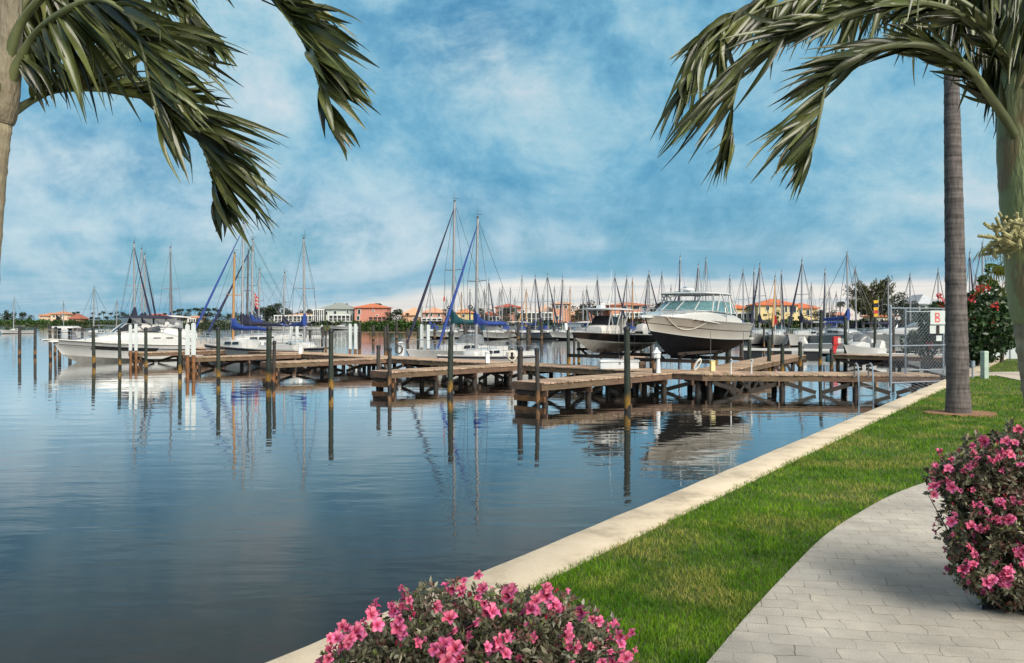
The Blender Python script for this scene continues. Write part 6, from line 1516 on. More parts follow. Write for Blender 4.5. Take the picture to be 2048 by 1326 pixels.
def frond(parent, org, path, rays, seed, n=70, r0=.022, width=.026, jit=.12, both=.35, dv=.35, sag=.25, start=.12, skip=0.0):
    """path: (px, py, distance) along the midrib; rays: (t, dx, dy) leaflet vectors in photo pixels at points t along it"""
    rs = np.random.RandomState(seed)
    C = hermite([w3(*p) for p in path], 10); d = np.r_[0, np.cumsum(np.linalg.norm(np.diff(C, axis=0), axis=1))]; d /= d[-1]
    Ym = np.mean([p[2] for p in path]); V = []; T = []
    fr = bpy.data.objects.new('frond', None)
    m = MB(); m.tube([tuple(p - org) for p in C], [r0 * .72 * (1 - .85 * t) * (1 + .7 * max(0, 1 - t / .13)) + .002 for t in d], 9)
    ro = m.build('midrib', FRS, parent, True)
    rt_ = np.array([r_[0] for r_ in rays]); rx = np.array([r_[1] for r_ in rays]); ry = np.array([r_[2] for r_ in rays])
    n = int(n * 1.32); nc = n // 5 + 3; cdir = rs.normal(size=(nc, 3)) * .17; clen = rs.uniform(.72, 1.12, nc)
    for i in range(n):
        t = start + (1 - start) * (i + (2 - i % 5) * .35 + rs.uniform(-.3, .3)) / n; t = min(1, max(start, t))
        if rs.rand() < skip: continue
        base = np.array([np.interp(t, d, C[:, k]) for k in range(3)])
        i2 = min(len(d) - 2, max(0, int(np.searchsorted(d, t)) - 1)); tan = C[i2 + 1] - C[i2]; tan /= np.linalg.norm(tan) + 1e-9
        for side in ((0, 1) if rs.rand() < both else (0,)):
            vx = np.interp(t, rt_, rx); vy = np.interp(t, rt_, ry); s = rs.uniform(.75, 1.08) * clen[i // 5]
            k = base[1] / FP
            dep = rs.uniform(-dv, dv)
            v = np.array([vx * k, 0, -vy * k]); ll = np.linalg.norm(v) * s
            if side: v = v - 1.15 * np.dot(v, tan) * 0 * tan; dep = dep + (.55 if rs.rand() < .5 else -.55); ll *= .8
            v = v / (np.linalg.norm(v) + 1e-9); v = v + np.array([rs.normal() * jit * .8, dep, rs.normal() * jit * .8]) + cdir[i // 5] * np.array([1, 1.2, 1]); v /= np.linalg.norm(v)
            sd_ = np.cross(v, np.array([0, 1, 0]) * .8 + rs.normal(size=3) * .35); sd_ /= np.linalg.norm(sd_) + 1e-9
            nm = np.cross(sd_, v); w_ = width * .60 * rs.uniform(.6, 1.25); ns = 7; b = len(V); cur = rs.uniform(-.12, .22); tw = rs.uniform(-1.3, 1.3)
            for q in range(ns + 1):
                u = q / ns; p = base + v * (ll * u) + np.array([0, 0, -1]) * (sag * ll * u * u) + nm * (cur * ll * math.sin(u * 3.0))
                ww = w_ * (min(1, .5 + u * 2.6)) * (1 - max(0, (u - .38) / .62) ** 1.25) + .0008
                a = tw * u; s2 = sd_ * math.cos(a) + nm * math.sin(a); n2 = nm * math.cos(a) - sd_ * math.sin(a)
                V += [p - s2 * ww - n2 * ww * .55, p, p + s2 * ww - n2 * ww * .55]
            for q in range(ns):
                o = b + q * 3; T += [(o, o + 1, o + 4, o + 3), (o + 1, o + 2, o + 5, o + 4)]
    V = np.array(V) - org
    lf = np_mesh('frond', V, np.array(T), FRM, parent, True)
    ro.parent = lf; return lf
# --- left palm
YL = 2.75
org = np.array([at(-52, YL), YL, LAND])
root = thing('christmas_palm', 'foreground palm at the left edge with dark fronds arching over the water', 'palm tree', tuple(org))
def trunk(path, mat, nm, n=14, ring=0.0):
    C = hermite([(*w3(p[0], p[1], p[2]), p[3]) for p in path], 14); m = MB(); rr = []
    for i, p in enumerate(C): rr.append(p[3] / 2 / FP * p[1] * (1 + (ring if i % 5 == 0 else 0) + rnd.uniform(-.012, .012)))
    m.tube([tuple(p[:3] - org) for p in C], rr, n); return m.build(nm, mat, root, True)
trunk([(-98, 1720, YL, 84), (-78, 1300, YL, 70), (-50, 850, YL, 60), (-31, 520, YL, 56), (-14, 330, YL, 52), (-2, 240, YL, 50)], TRG, 'trunk', 16, .05)
trunk([(-2, 245, YL, 54), (2, 220, YL, 62), (8, 150, YL, 62), (14, 70, YL, 56), (20, -30, YL, 44), (24, -160, YL, 26)], CSL, 'crownshaft', 16)
# fronds: the great arching one, the low one along the bottom edge, one hanging from above at the right, and the mass overhead
frond(root, org, [(6, 190, 2.75), (60, 85, 2.7), (120, 28, 2.6), (190, 0, 2.55), (250, 25, 2.5), (283, 90, 2.5), (300, 170, 2.5), (318, 235, 2.5)],
      [(0, 10, 50), (.2, 60, 95), (.4, 120, 150), (.55, 195, 85), (.7, 215, 60), (.85, 150, 110), (1, 80, 140)], 1, 84, .020, .021, .12, .35)
frond(root, org, [(2, 240, 2.76), (60, 203, 2.85), (110, 181, 2.9), (190, 178, 2.95), (270, 190, 3.0), (345, 225, 3.0), (400, 285, 3.0), (425, 350, 3.0), (432, 388, 3.0), (428, 415, 3.0)],
      [(0, 20, -20), (.12, 60, -110), (.3, 150, -120), (.45, 190, -20), (.55, 215, 45), (.7, 195, 95), (.82, 155, 135), (.92, 80, 115), (1, -6, 60)], 2, 96, .015, .022, .10, .12, .3, .12, .14)
frond(root, org, [(6, 170, 2.75), (46, 40, 2.7), (160, -60, 2.6), (330, -110, 2.6), (480, -70, 2.6), (570, 20, 2.6), (620, 110, 2.6), (648, 200, 2.6), (662, 255, 2.6)],
      [(0, 60, 60), (.45, 60, 120), (.6, 150, 90), (.72, 190, 80), (.85, 145, 110), (.95, 72, 105), (1, 12, 60)], 3, 84, .018, .022, .12, .10, .3, .12, .4)
frond(root, org, [(20, 120, 2.75), (40, 20, 2.9), (110, -50, 3.0), (220, -70, 3.1), (330, -20, 3.1), (390, 40, 3.1), (420, 90, 3.1)],
      [(0, 20, 70), (.3, 60, 120), (.5, 100, 120), (.7, 90, 80), (.85, 70, 70), (1, 50, 70)], 4, 80, .018, .022, .15, .45, .4)
frond(root, org, [(22, 100, 2.8), (30, -20, 3.0), (10, -120, 3.1), (-60, -160, 3.1), (-160, -120, 3.1), (-240, 0, 3.1)],
      [(0, 40, 100), (.4, 40, 120), (.7, -30, 120), (1, -30, 120)], 5, 60, .018, .022, .15, .4, .4)
frond(root, org, [(4, 215, 2.75), (-40, 90, 2.6), (-130, 40, 2.5), (-230, 80, 2.5), (-300, 200, 2.5)], [(0, -30, 100), (.5, -40, 150), (1, -40, 100)], 6, 50, .018, .022, .15, .3, .3)
frond(root, org, [(28, 60, 2.8), (90, -20, 3.2), (150, -40, 3.5), (230, 30, 3.8), (262, 130, 3.9)], [(0, 20, 120), (.5, 30, 140), (.8, 40, 120), (1, 10, 90)], 7, 60, .015, .022, .15, .5, .4)
# --- right palm
YR = 3.3
org = np.array([at(2085, YR), YR, LAND])
root = thing('christmas_palm', 'foreground palm at the right edge with fronds arching in from above', 'palm tree', tuple(org))
trunk([(2170, 1550, YR, 150), (2152, 1200, YR, 120), (2132, 960, YR, 112), (2108, 800, YR, 106), (2092, 690, YR, 104), (2084, 612, YR, 104)], TRG, 'trunk', 18, .04)
trunk([(2086, 640, YR, 104), (2080, 600, YR, 113), (2064, 450, YR, 108), (2052, 330, YR, 102), (2046, 230, YR, 92), (2044, 120, YR, 70), (2042, 20, YR, 40), (2042, -80, YR, 20)], CSH, 'crownshaft', 18)
frond(root, org, [(2062, 350, 3.28), (2030, 270, 3.25), (1985, 200, 3.2), (1930, 130, 3.1), (1860, 92, 3.05), (1775, 92, 3.0), (1700, 118, 3.0), (1655, 165, 3.0), (1640, 225, 3.0), (1630, 275, 3.0), (1614, 325, 3.0)],
      [(0, -20, -40), (.2, -50, -90), (.38, -130, -60), (.55, -185, -5), (.66, -195, 35), (.75, -175, 80), (.86, -125, 115), (.95, -60, 100), (1, -4, 80)], 11, 84, .026, .017, .12, .25, .35, .1, .16)
frond(root, org, [(2050, 280, 3.3), (2030, 170, 3.28), (1985, 85, 3.25), (1900, 20, 3.2), (1780, 5, 3.15), (1660, 40, 3.1), (1570, 68, 3.1), (1500, 112, 3.1), (1472, 175, 3.1), (1462, 235, 3.1), (1466, 295, 3.1)],
      [(0, -20, -60), (.2, -60, -60), (.4, -120, 10), (.55, -195, 25), (.66, -200, 80), (.76, -190, 135), (.86, -150, 155), (.94, -85, 130), (1, 2, 95)], 12, 104, .024, .019, .11, .25, .35, .12, .14)
frond(root, org, [(2040, 150, 3.3), (2000, 10, 3.4), (1900, -70, 3.5), (1740, -80, 3.5), (1600, -40, 3.5), (1500, 10, 3.5), (1430, 50, 3.5), (1392, 90, 3.5)],
      [(0, -20, 120), (.3, -40, 140), (.5, -70, 110), (.7, -110, 80), (.85, -95, 95), (1, -55, 85)], 13, 120, .024, .020, .13, .45, .35)
frond(root, org, [(2050, 240, 3.3), (2025, 120, 3.35), (1960, 30, 3.4), (1850, -25, 3.4), (1700, -25, 3.4), (1570, 5, 3.35), (1470, 45, 3.35), (1405, 100, 3.3), (1372, 170, 3.3)],
      [(0, -20, 100), (.3, -40, 130), (.5, -70, 110), (.7, -85, 100), (.85, -65, 110), (1, -35, 95)], 18, 120, .022, .019, .13, .4, .35)
frond(root, org, [(2042, 120, 3.3), (2020, 0, 3.5), (1960, -90, 3.7), (1860, -110, 3.8), (1760, -60, 3.9), (1700, 10, 3.9)],
      [(0, -10, 150), (.4, -20, 170), (.7, -30, 150), (1, -30, 90)], 14, 150, .022, .022, .14, .5, .4)
frond(root, org, [(2044, 100, 3.3), (2050, -30, 3.5), (2030, -130, 3.7), (1960, -150, 3.9), (1880, -90, 4.0), (1830, -20, 4.0)],
      [(0, -10, 150), (.4, -10, 180), (.7, -10, 160), (1, -10, 100)], 15, 150, .022, .022, .14, .5, .4)
frond(root, org, [(2048, 180, 3.25), (2100, 60, 3.2), (2180, 10, 3.1), (2280, 60, 3.1), (2340, 200, 3.1)], [(0, -30, 120), (.5, 30, 150), (1, 20, 100)], 16, 60, .022, .020, .14, .4, .3)
frond(root, org, [(2046, 140, 3.25), (2070, -60, 3.0), (2040, -200, 2.8), (1960, -240, 2.7), (1880, -190, 2.7), (1840, -90, 2.7)], [(0, -20, 120), (.5, -20, 170), (1, -20, 130)], 17, 60, .022, .022, .14, .4, .3)
m = MB(); rs = np.random.RandomState(19); px0, py0 = at(2175, YR), YR
m.prism([(px0 + (.55 + .05 * rs.normal()) * math.cos(a * .2618), py0 + (.50 + .05 * rs.normal()) * math.sin(a * .2618)) for a in range(24)], LAND - .1, LAND + .012)
tag(m.build('palm_bed', M('bark_mulch_bed', (.06, .035, .022), .95, var=.5, scale=40, c2=(.20, .12, .07), bump=1.0, bscale=80)), kind='structure')
# flower stalk of the right palm
m = MB(); rs = np.random.RandomState(9)
def stalk(p, q, r): m.tube([tuple(p - org), tuple((p + q) / 2 + rs.normal(size=3) * .006 - org), tuple(q - org)], [r, r * .9, r * .7], 6)
b0 = w3(2040, 495, 3.2)
for tip, sub in (((1985, 448), 4), ((1975, 470), 4), ((1972, 500), 3), ((1998, 425), 3), ((2005, 505), 3), ((2020, 440), 4), ((2034, 425), 3)):
    q = w3(*tip, 3.2 + rs.uniform(-.1, .1)); stalk(b0, q, .008)
    for k in range(sub + 3):
        u = rs.uniform(.35, .95); p = b0 * (1 - u) + q * u; stalk(p, p + rs.normal(size=3) * np.array([.03, .03, .026]), .0085)
m.build('flower_stalk', M('olive_flower_stalk', (.26, .24, .10), .7, var=.35, scale=50, c2=(.42, .39, .20), bump=.6, bscale=120), root, True)

# ---------------------------------------------------------------- azalea bushes
AZL = leafmat('azalea_leaves', (.060, .066, .038), (.215, .200, .130), .36, .20, .65, 20)
AZR = leafmat('reddish_azalea_leaves', (.095, .040, .034), (.22, .115, .09), .4, .15, .5, 20)
AZY = leafmat('young_azalea_leaves', (.12, .17, .045), (.24, .28, .10), .4, .25, .3, 20)
AZP = leafmat('pink_azalea_petals', (.56, .05, .19), (.80, .22, .40), .55, .30, .35, 40)
AZB = leafmat('deep_pink_buds', (.38, .02, .06), (.55, .06, .12), .5, .2, .3, 30)
def petal_variety(m):      # each blossom its own pink; deeper towards the throat
    N = m.node_tree.nodes; L = m.node_tree.links; b = N['Principled BSDF']; src = b.inputs['Base Color'].links[0].from_socket
    oi = N.new('ShaderNodeObjectInfo'); hs = N.new('ShaderNodeHueSaturation'); r1 = N.new('ShaderNodeMapRange'); r1.inputs['To Min'].default_value = .62; r1.inputs['To Max'].default_value = 1.22; L.new(oi.outputs['Random'], r1.inputs[0]); L.new(r1.outputs[0], hs.inputs['Value'])
    fr = N.new('ShaderNodeMath'); fr.operation = 'MULTIPLY'; fr.inputs[1].default_value = 13.7; f2 = N.new('ShaderNodeMath'); f2.operation = 'FRACT'; L.new(oi.outputs['Random'], fr.inputs[0]); L.new(fr.outputs[0], f2.inputs[0])
    r2 = N.new('ShaderNodeMapRange'); r2.inputs['To Min'].default_value = .492; r2.inputs['To Max'].default_value = .510; L.new(f2.outputs[0], r2.inputs[0]); L.new(r2.outputs[0], hs.inputs['Hue'])
    tc = N.new('ShaderNodeTexCoord'); ln = N.new('ShaderNodeVectorMath'); ln.operation = 'LENGTH'; L.new(tc.outputs['Object'], ln.inputs[0])
    r3 = N.new('ShaderNodeMapRange'); r3.inputs['From Min'].default_value = .004; r3.inputs['From Max'].default_value = .024; r3.inputs['To Min'].default_value = .75; r3.inputs['To Max'].default_value = 0.0; L.new(ln.outputs['Value'], r3.inputs[0])
    mx = N.new('ShaderNodeMix'); mx.data_type = 'RGBA'; L.new(r3.outputs[0], mx.inputs[0]); L.new(src, mx.inputs[6]); mx.inputs[7].default_value = (.36, .008, .05, 1); L.new(mx.outputs[2], hs.inputs['Color'])
    for l in list(src.links):
        if l.to_node != mx: L.new(hs.outputs[0], l.to_socket)
petal_variety(AZP)
AZP2 = leafmat('small_pink_petals', (.46, .035, .14), (.78, .18, .36), .55, .30, .45, 25)
TWG = M('brown_twig', (.09, .05, .035), .8, var=.3, scale=20)
def leafcloud(P, D, ln, wd, rs):       # folded leaf: two quads
    n = len(P); D = D / np.linalg.norm(D, axis=1)[:, None]; s = np.cross(D, rs.normal(size=(n, 3))); s /= np.linalg.norm(s, axis=1)[:, None]; nn = np.cross(s, D)
    ln = ln[:, None]; wd = wd[:, None]
    a = P; b = P + D * ln * .5 + s * wd + nn * wd * .3; c = P + D * ln - nn * ln * .12; d_ = P + D * ln * .5 - s * wd + nn * wd * .3; e = P + D * ln * .52 - nn * .0
    V = np.stack([a, b, c, d_, e], 1).reshape(-1, 3); o = np.arange(n) * 5
    T = np.concatenate([np.stack([o, o + 1, o + 4], 1), np.stack([o + 1, o + 2, o + 4], 1), np.stack([o + 2, o + 3, o + 4], 1), np.stack([o + 3, o, o + 4], 1)], 0)
    return V, T
def flower_mesh(seed):
    rs = np.random.RandomState(seed); m = MB()
    for k in range(5):
        a = k * 1.2566 + rs.uniform(-.12, .12); L_ = rs.uniform(.030, .036); w_ = rs.uniform(.012, .0145); d = np.array([math.cos(a), math.sin(a), 0]); s = np.array([-math.sin(a), math.cos(a), 0]); secs = []
        up = rs.uniform(.7, 1.5)
        for q in range(6):
            u = q / 5; c = d * (L_ * (.06 + u)) + np.array([0, 0, L_ * (up * u - .55 * up * u * u * 1.4)]); ww = w_ * (math.sin(math.pi * (.10 + .80 * u)) ** .7) * (1.0 if u < .99 else .55); wv = .0038 * math.sin(u * 8 + k * 2.1)
            secs.append([tuple(c - s * ww + np.array([0, 0, .004 + wv])), tuple(c), tuple(c + s * ww + np.array([0, 0, .004 - wv]))])
        m.loft(secs)
    m.tube([(0, 0, -.022), (0, 0, .0)], [.0025, .006], 6)
    me = m.build('flower', AZP, None, 'all'); 
    m2 = MB()
    for k in range(6):
        a = rs.uniform(0, 6.28); m2.tube([(0, 0, 0), (.006 * math.cos(a), .006 * math.sin(a), .018), (.012 * math.cos(a), .012 * math.sin(a), .030)], .0007, 3)
    st_ = m2.build('stamens', AZB, me); return me
def azalea(label, org, ell, nleaf, nflow, seed, flowers, cut=None, sc=1.0):
    """ell: list of ellipsoids (x, y, z, rx, ry, rz) relative to org that fill the bush"""
    rs = np.random.RandomState(seed); org = np.array(org); root = thing('azalea_bush', label, 'bush', tuple(org)); E = np.array(ell); vol = (E[:, 3] * E[:, 4] * E[:, 5]) ** (2 / 3); vol /= vol.sum()
    def sample(n, lo=.62, out=1.0):
        i = rs.choice(len(E), n, p=vol); d = rs.normal(size=(n, 3)); d /= np.linalg.norm(d, axis=1)[:, None]
        u = rs.uniform(lo, out, n)[:, None]; return E[i, :3] + d * E[i, 3:] * u, d
    # twigs with whorls of leaves
    nt_ = nleaf // 9; P, D = sample(nt_, .55, 1.05); keep = P[:, 2] > .03; P = P[keep]; D = D[keep]; nt_ = len(P)
    D = D * .8 + rs.normal(size=D.shape) * .45 + np.array([0, 0, .35]); D /= np.linalg.norm(D, axis=1)[:, None]
    P9 = np.repeat(P, 9, 0) + rs.normal(size=(nt_ * 9, 3)) * .004 - np.repeat(D, 9, 0) * (rs.uniform(0, .035, nt_ * 9)[:, None]); D9 = np.repeat(D, 9, 0) * .55 + rs.normal(size=(nt_ * 9, 3)) * .75
    V, T = leafcloud(P9, D9, rs.uniform(.022, .042, nt_ * 9) * sc, rs.uniform(.0045, .0085, nt_ * 9) * sc, rs); np_mesh('foliage', V, T, AZL, root, True)
    ny = max(60, nt_ // 7); Q = P[rs.choice(nt_, ny)]; Q5 = np.repeat(Q, 6, 0); D5 = rs.normal(size=(ny * 6, 3)) + np.array([0, 0, .9])
    V, T = leafcloud(Q5, D5, rs.uniform(.016, .028, ny * 6) * sc, rs.uniform(.004, .007, ny * 6) * sc, rs); np_mesh('young_leaves', V, T, AZY, root, True)
    nr2 = nt_ // 3; Q = P[rs.choice(nt_, nr2)]; Q5 = np.repeat(Q, 5, 0); D5 = rs.normal(size=(nr2 * 5, 3)) + np.array([0, 0, .3])
    V, T = leafcloud(Q5, D5, rs.uniform(.020, .036, nr2 * 5) * sc, rs.uniform(.004, .007, nr2 * 5) * sc, rs); np_mesh('reddish_leaves', V, T, AZR, root, True)
    m = MB()
    for j in range(70):
        e = P[rs.randint(nt_)]; b = np.array([e[0] * .25 + rs.normal() * .03, e[1] * .25 + rs.normal() * .03, -.05]) if cut is None else np.array([cut[0] + rs.normal() * .06, cut[1] + rs.normal() * .06, -.05])
        m.tube([tuple(b), tuple(b * .45 + e * .55 + rs.normal(size=3) * .03), tuple(e)], [.009, .006, .002], 5)
    m.build('stems', TWG, root, True)
    # small buds
    nb = 130; Q, D2 = sample(nb, .95, 1.08); kk = Q[:, 2] > .05; Q = Q[kk]; D2 = D2[kk] + np.array([0, 0, .8]); V, T = leafcloud(np.repeat(Q, 3, 0), np.repeat(D2, 3, 0) + rs.normal(size=(len(Q) * 3, 3)) * .25, np.full(len(Q) * 3, .026), np.full(len(Q) * 3, .006), rs)
    tag(np_mesh('buds', V, T, AZB, root), kind='stuff')
    # blossoms: where the photo shows clusters, then a few more all round
    pts = []
    for px, py, Y, k in flowers:
        c = w3(px, py, Y) - org
        for j in range(k): pts.append((c + rs.normal(size=3) * np.array([.026, .02, .024]) * (0 if j == 0 else 1), np.array([rs.normal() * .9, -.8, .7 + rs.normal() * .6])))
    Q, D2 = sample(nflow, .97, 1.04)
    for q, d in zip(Q, D2):
        if q[2] > .08: pts.append((q, d + np.array([0, 0, .45]) + rs.normal(size=3) * .3))
    pts = pts[:98]
    for q, d in pts:
        f = FLOW[rs.randint(len(FLOW))]; c = f.copy(); col.objects.link(c); c.parent = root
        for ch in f.children: h2 = ch.copy(); col.objects.link(h2); h2.parent = c
        c.location = tuple(q); c.rotation_euler = Vector(d).to_track_quat('Z', 'Y').to_euler(); s = rs.uniform(.42, .86) * sc; s2 = s * (.55 if rs.rand() < .28 else 1.0); c.scale = (s2, s2, s * rs.uniform(.8, 1.6) * (1.5 if s2 < s else 1))
    # the many smaller blossoms beyond the hundred that show largest
    VV = []; TT = {}; base = 0; Q, D2 = sample(210, 1.0, 1.10); fv = []
    for q, d in zip(Q, D2):
        if q[2] < .06: continue
        f = FLOW[rs.randint(len(FLOW))]; me = f.data; co = np.empty(len(me.vertices) * 3); me.vertices.foreach_get('co', co); co = co.reshape(-1, 3)
        Rm = np.array(Vector(d + np.array([0, -.3, .4]) + rs.normal(size=3) * .35).to_track_quat('Z', 'Y').to_matrix()); s = rs.uniform(.40, .72) * sc
        VV.append((co * np.array([s * rs.uniform(.5, 1), s * rs.uniform(.5, 1), s * 1.4])) @ Rm.T + q)
        for p in me.polygons: fv.append([i + base for i in p.vertices])
        base += len(co)
    m = MB(); m.v = [tuple(v) for v in np.concatenate(VV)]; m.f = fv; m.m = [0] * len(fv); tag(m.build('blossoms', AZP2, root, 'all'), kind='stuff')
    return root
FLOW = [flower_mesh(100 + i) for i in range(5)]
YB = 3.0
def bl(px, py, Y): return tuple(w3(px, py, Y) - np.array(OB))
OB = np.array([at(965, YB), YB, LAND])
def el(px, py, Y, rx, ry, dep):
    p = w3(px, py, Y) - OB; k = Y / FP; return (*p, rx * k, dep, ry * k)
azalea('low azalea bush full of pink blossoms at the bottom beside the seawall', OB,
    [el(960, 1330, 3.0, 250, 140, .40), el(800, 1360, 3.0, 150, 130, .34), el(1130, 1340, 3.0, 140, 130, .34), el(900, 1270, 3.1, 150, 95, .30), el(1050, 1280, 3.1, 160, 90, .30), el(720, 1360, 2.95, 80, 95, .24), el(1190, 1390, 2.95, 90, 120, .28), el(960, 1520, 3.0, 300, 150, .42)],
    26000, 30, 201,
    [(905, 1175, 2.85, 2), (925, 1180, 2.85, 2), (967, 1180, 2.85, 3), (975, 1215, 2.75, 4), (1060, 1222, 2.75, 3), (1110, 1212, 2.75, 4), (1185, 1240, 2.8, 3), (1012, 1275, 2.65, 4), (1005, 1300, 2.65, 3), (1140, 1272, 2.7, 3), (1150, 1295, 2.7, 2), (1215, 1305, 2.7, 4), (1240, 1290, 2.75, 3), (1252, 1318, 2.7, 2), (755, 1210, 2.9, 2), (742, 1230, 2.85, 2), (808, 1215, 2.85, 3), (800, 1240, 2.8, 3), (795, 1258, 2.8, 2), (690, 1262, 2.85, 3), (722, 1272, 2.8, 2), (697, 1290, 2.75, 3), (662, 1303, 2.75, 3), (885, 1303, 2.65, 3), (912, 1300, 2.65, 3), (895, 1322, 2.6, 2), (900, 1240, 2.7, 1), (945, 1250, 2.7, 2), (870, 1215, 2.8, 1), (1020, 1195, 2.85, 2), (1090, 1180, 2.9, 2)], None, 1.0)
YB2 = 5.15
OB = np.array([at(2040, YB2), YB2, LAND])
azalea('taller azalea bush with pink blossoms overhanging the path at right', OB,
    [el(2020, 1000, 5.15, 120, 110, .36), el(1955, 960, 5.15, 85, 75, .26), el(2030, 915, 5.3, 100, 68, .30), el(1975, 1060, 5.05, 90, 85, .30), el(2050, 1110, 5.05, 120, 95, .34), el(1905, 965, 5.15, 52, 45, .18), el(1970, 1130, 5.05, 75, 55, .24), el(2120, 1000, 5.3, 130, 150, .4), el(2000, 1165, 5.15, 60, 45, .22), el(2060, 1190, 5.15, 80, 50, .26)],
    30000, 16, 202,
    [(1867, 978, 4.95, 3), (1902, 968, 4.9, 3), (1896, 938, 4.95, 3), (1930, 945, 4.9, 3), (1940, 935, 4.95, 2), (1945, 905, 4.95, 2), (1962, 882, 5.05, 3), (1955, 918, 4.9, 2), (2000, 905, 4.9, 4), (2012, 890, 4.9, 3), (2020, 912, 4.9, 2), (2035, 862, 5.05, 2), (1990, 925, 4.85, 3), (1955, 1010, 4.8, 3), (1957, 1028, 4.8, 2), (2000, 1005, 4.8, 2), (2033, 1008, 4.8, 3), (1905, 1040, 4.9, 3), (1960, 1058, 4.8, 4), (1992, 1045, 4.8, 2), (2022, 1042, 4.8, 2), (1900, 1072, 4.9, 1), (1938, 1098, 4.85, 1), (1925, 1142, 4.8, 3), (1947, 1130, 4.8, 3), (1975, 1165, 4.7, 2), (2000, 1155, 4.7, 4), (2015, 1150, 4.7, 3), (2040, 1110, 4.7, 3), (2045, 1130, 4.7, 2)], (-.02, .02), 1.25)
# planting bed with dark shiny mulch behind a steel edging
bed = [onz(x, y, LAND) for x, y in ((1966, 1222), (1976, 1190), (2010, 1150), (2080, 1120), (2300, 1120), (2300, 1175), (2090, 1205), (2020, 1220))]
m = MB(); m.prism([(p.x, p.y) for p in bed], LAND - .1, LAND + .014)
tag(m.build('mulch_bed', M('dark_wet_mulch', (.012, .010, .009), .35, var=.6, scale=45, c2=(.11, .10, .095), bump=1.0, bscale=70)), kind='structure')
root = thing('bed_edging', 'grey steel edging strip around the dark mulch bed', 'edging', (bed[0].x, bed[0].y, LAND)); m = MB()
for a, b in ((0, 1), (1, 2)):
    p = bed[a] - bed[0]; q = bed[b] - bed[0]; m.beam((p.x - .012, p.y, .03), (q.x - .012, q.y, .03), .008, .10)
m.build('strip', MT['galv'], root)

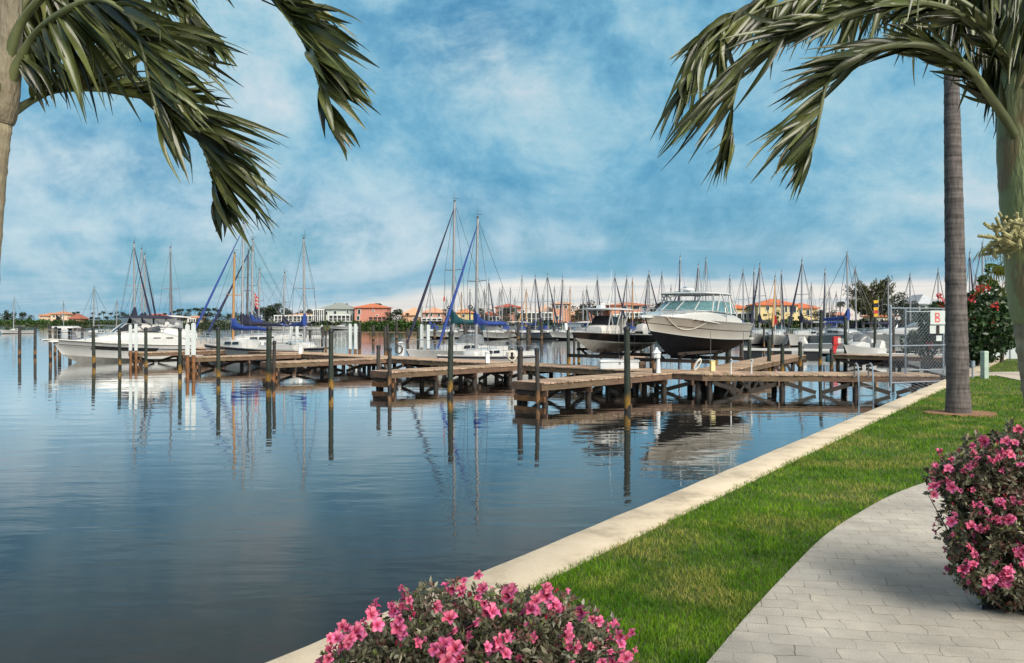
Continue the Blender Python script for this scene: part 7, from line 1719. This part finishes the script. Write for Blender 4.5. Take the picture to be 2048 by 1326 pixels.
# ---------------------------------------------------------------- grass
def grass():
    rs = np.random.RandomState(77); G = leafmat('grass_blades', (.028, .115, .003), (.185, .345, .012), .5, .30, .50, 2.6)
    # broad straw patches; sunlit and dark patches are put into the blade tones
    N = G.node_tree.nodes; L = G.node_tree.links; N['Principled BSDF'].inputs['Specular IOR Level'].default_value = .15
    out = []
    path = np.array([(q.x, q.y) for q in PLs])
    def inside(x, y):          # lawn: landward of the cap, left of the path edge
        sdist = (x - SW0.x) * SWN.x + (y - SW0.y) * SWN.y
        cr = np.sin(x * 9.1 + 2 * np.sin(y * 5.3)) * np.sin(y * 7.7 + x * 3.1) + .5 * np.sin(y * 23 + x * 17)
        ok = sdist > CAPW - .02 - .028 * np.maximum(0, cr) * rs.rand(len(x)) * 1.6
        px_ = np.interp(y, path[:, 1], path[:, 0]); ok &= (x < px_ + .012 + .022 * np.maximum(0, cr) * rs.rand(len(x))) | (y > path[-1, 1])
        return ok
    X = []; Y_ = []; S_ = []
    for y0, y1, dens, s in ((2.2, 3.2, 9000, 1.0), (3.2, 4.5, 8500, 1.0), (4.5, 6, 6500, 1.1), (6, 8, 4200, 1.25), (8, 11, 2300, 1.5), (11, 15, 1200, 1.9), (15, 20, 620, 2.5), (20, 27, 300, 3.2), (27, 37, 120, 4.0)):
        xa = max(-3.5, SW0.x + (y0 - SW0.y) * .676 - .3); xb = (2048 + 60 - 1024) / FP * y1
        n = int((xb - xa) * (y1 - y0) * dens); x = rs.uniform(xa, xb, n); y = rs.uniform(y0, y1, n); k = inside(x, y)
        if y1 > 19:      # keep the far path clear
            ins = np.zeros(len(x), bool)
            for (xa_, ya_), (xb_, yb_) in zip(FARP, FARP[1:] + FARP[:1]):
                hit = ((ya_ > y) != (yb_ > y)) & (x < (xb_ - xa_) * (y - ya_) / (yb_ - ya_ + 1e-9) + xa_); ins ^= hit
            k &= ~ins
        k &= ((x - TX - .05) ** 2 / 1.1 + (y - TPY) ** 2) > .26
        X.append(x[k]); Y_.append(y[k]); S_.append(np.full(k.sum(), s))
    x = np.concatenate(X); y = np.concatenate(Y_); s = np.concatenate(S_); n = len(x)
    # tufts: height varies in clumps
    cl_ = .5 + .5 * np.sin(x * 5.1 + 1.7 * np.sin(y * 3.3)) * np.sin(y * 4.7 + 1.3 * np.sin(x * 2.9))
    h_ = (.019 + .016 * rs.rand(n) + .012 * cl_) * np.minimum(s, 2.2) ** .55; w_ = .0017 * s ** .9 * rs.uniform(.8, 1.3, n)
    a = rs.uniform(0, 6.283, n); lean = rs.uniform(.15, 1.1, n); la = rs.uniform(0, 6.283, n)
    dx_, dy_ = np.cos(a) * w_, np.sin(a) * w_; z0 = np.full(n, LAND - .022)
    tx = x + np.cos(la) * h_ * lean; ty = y + np.sin(la) * h_ * lean; mx_ = x + np.cos(la) * h_ * lean * .35; my = y + np.sin(la) * h_ * lean * .35
    B0 = np.stack([x - dx_, y - dy_, z0], 1); B1 = np.stack([x + dx_, y + dy_, z0], 1); M0 = np.stack([mx_ + dx_ * .8, my + dy_ * .8, z0 + h_ * .62], 1); M1 = np.stack([mx_ - dx_ * .8, my - dy_ * .8, z0 + h_ * .62], 1); Tp = np.stack([tx, ty, z0 + h_], 1)
    V = np.stack([B0, B1, M0, M1, Tp], 1).reshape(-1, 3); o = np.arange(n) * 5
    T = np.concatenate([np.stack([o, o + 1, o + 2], 1), np.stack([o, o + 2, o + 3], 1), np.stack([o + 3, o + 2, o + 4], 1)], 0)
    print('grass blades', n)
    g = np_mesh('grass', V, T, G); tag(g, 'short green lawn grass with paler straw patches', 'grass', None, 'stuff')
    b = N['Principled BSDF']; src = b.inputs['Base Color'].links[0].from_socket
    tc = N.new('ShaderNodeTexCoord'); nz = N.new('ShaderNodeTexNoise'); nz.inputs['Scale'].default_value = 1.3; nz.inputs['Detail'].default_value = 6; nz.inputs['Roughness'].default_value = .6; L.new(tc.outputs['Object'], nz.inputs['Vector'])
    mr = N.new('ShaderNodeMapRange'); mr.inputs['From Min'].default_value = .48; mr.inputs['From Max'].default_value = .60; mr.inputs['To Max'].default_value = 1.0; L.new(nz.outputs[0], mr.inputs[0])
    ge = N.new('ShaderNodeNewGeometry'); mm = N.new('ShaderNodeMath'); mm.operation = 'MULTIPLY'; m2 = N.new('ShaderNodeMapRange'); m2.inputs['From Min'].default_value = .3; m2.inputs['From Max'].default_value = .6; L.new(ge.outputs['Random Per Island'], m2.inputs[0])
    L.new(mr.outputs[0], mm.inputs[0]); L.new(m2.outputs[0], mm.inputs[1])
    mx2 = N.new('ShaderNodeMix'); mx2.data_type = 'RGBA'; L.new(mm.outputs[0], mx2.inputs[0]); L.new(src, mx2.inputs[6]); mx2.inputs[7].default_value = (.42, .38, .10, 1)
    for l in list(src.links): L.new(mx2.outputs[2], l.to_socket) if l.to_socket.node != mx2 else None
grass()
for f in FLOW:
    for ch in list(f.children): bpy.data.objects.remove(ch)
    bpy.data.objects.remove(f)
bpy.context.view_layer.update()
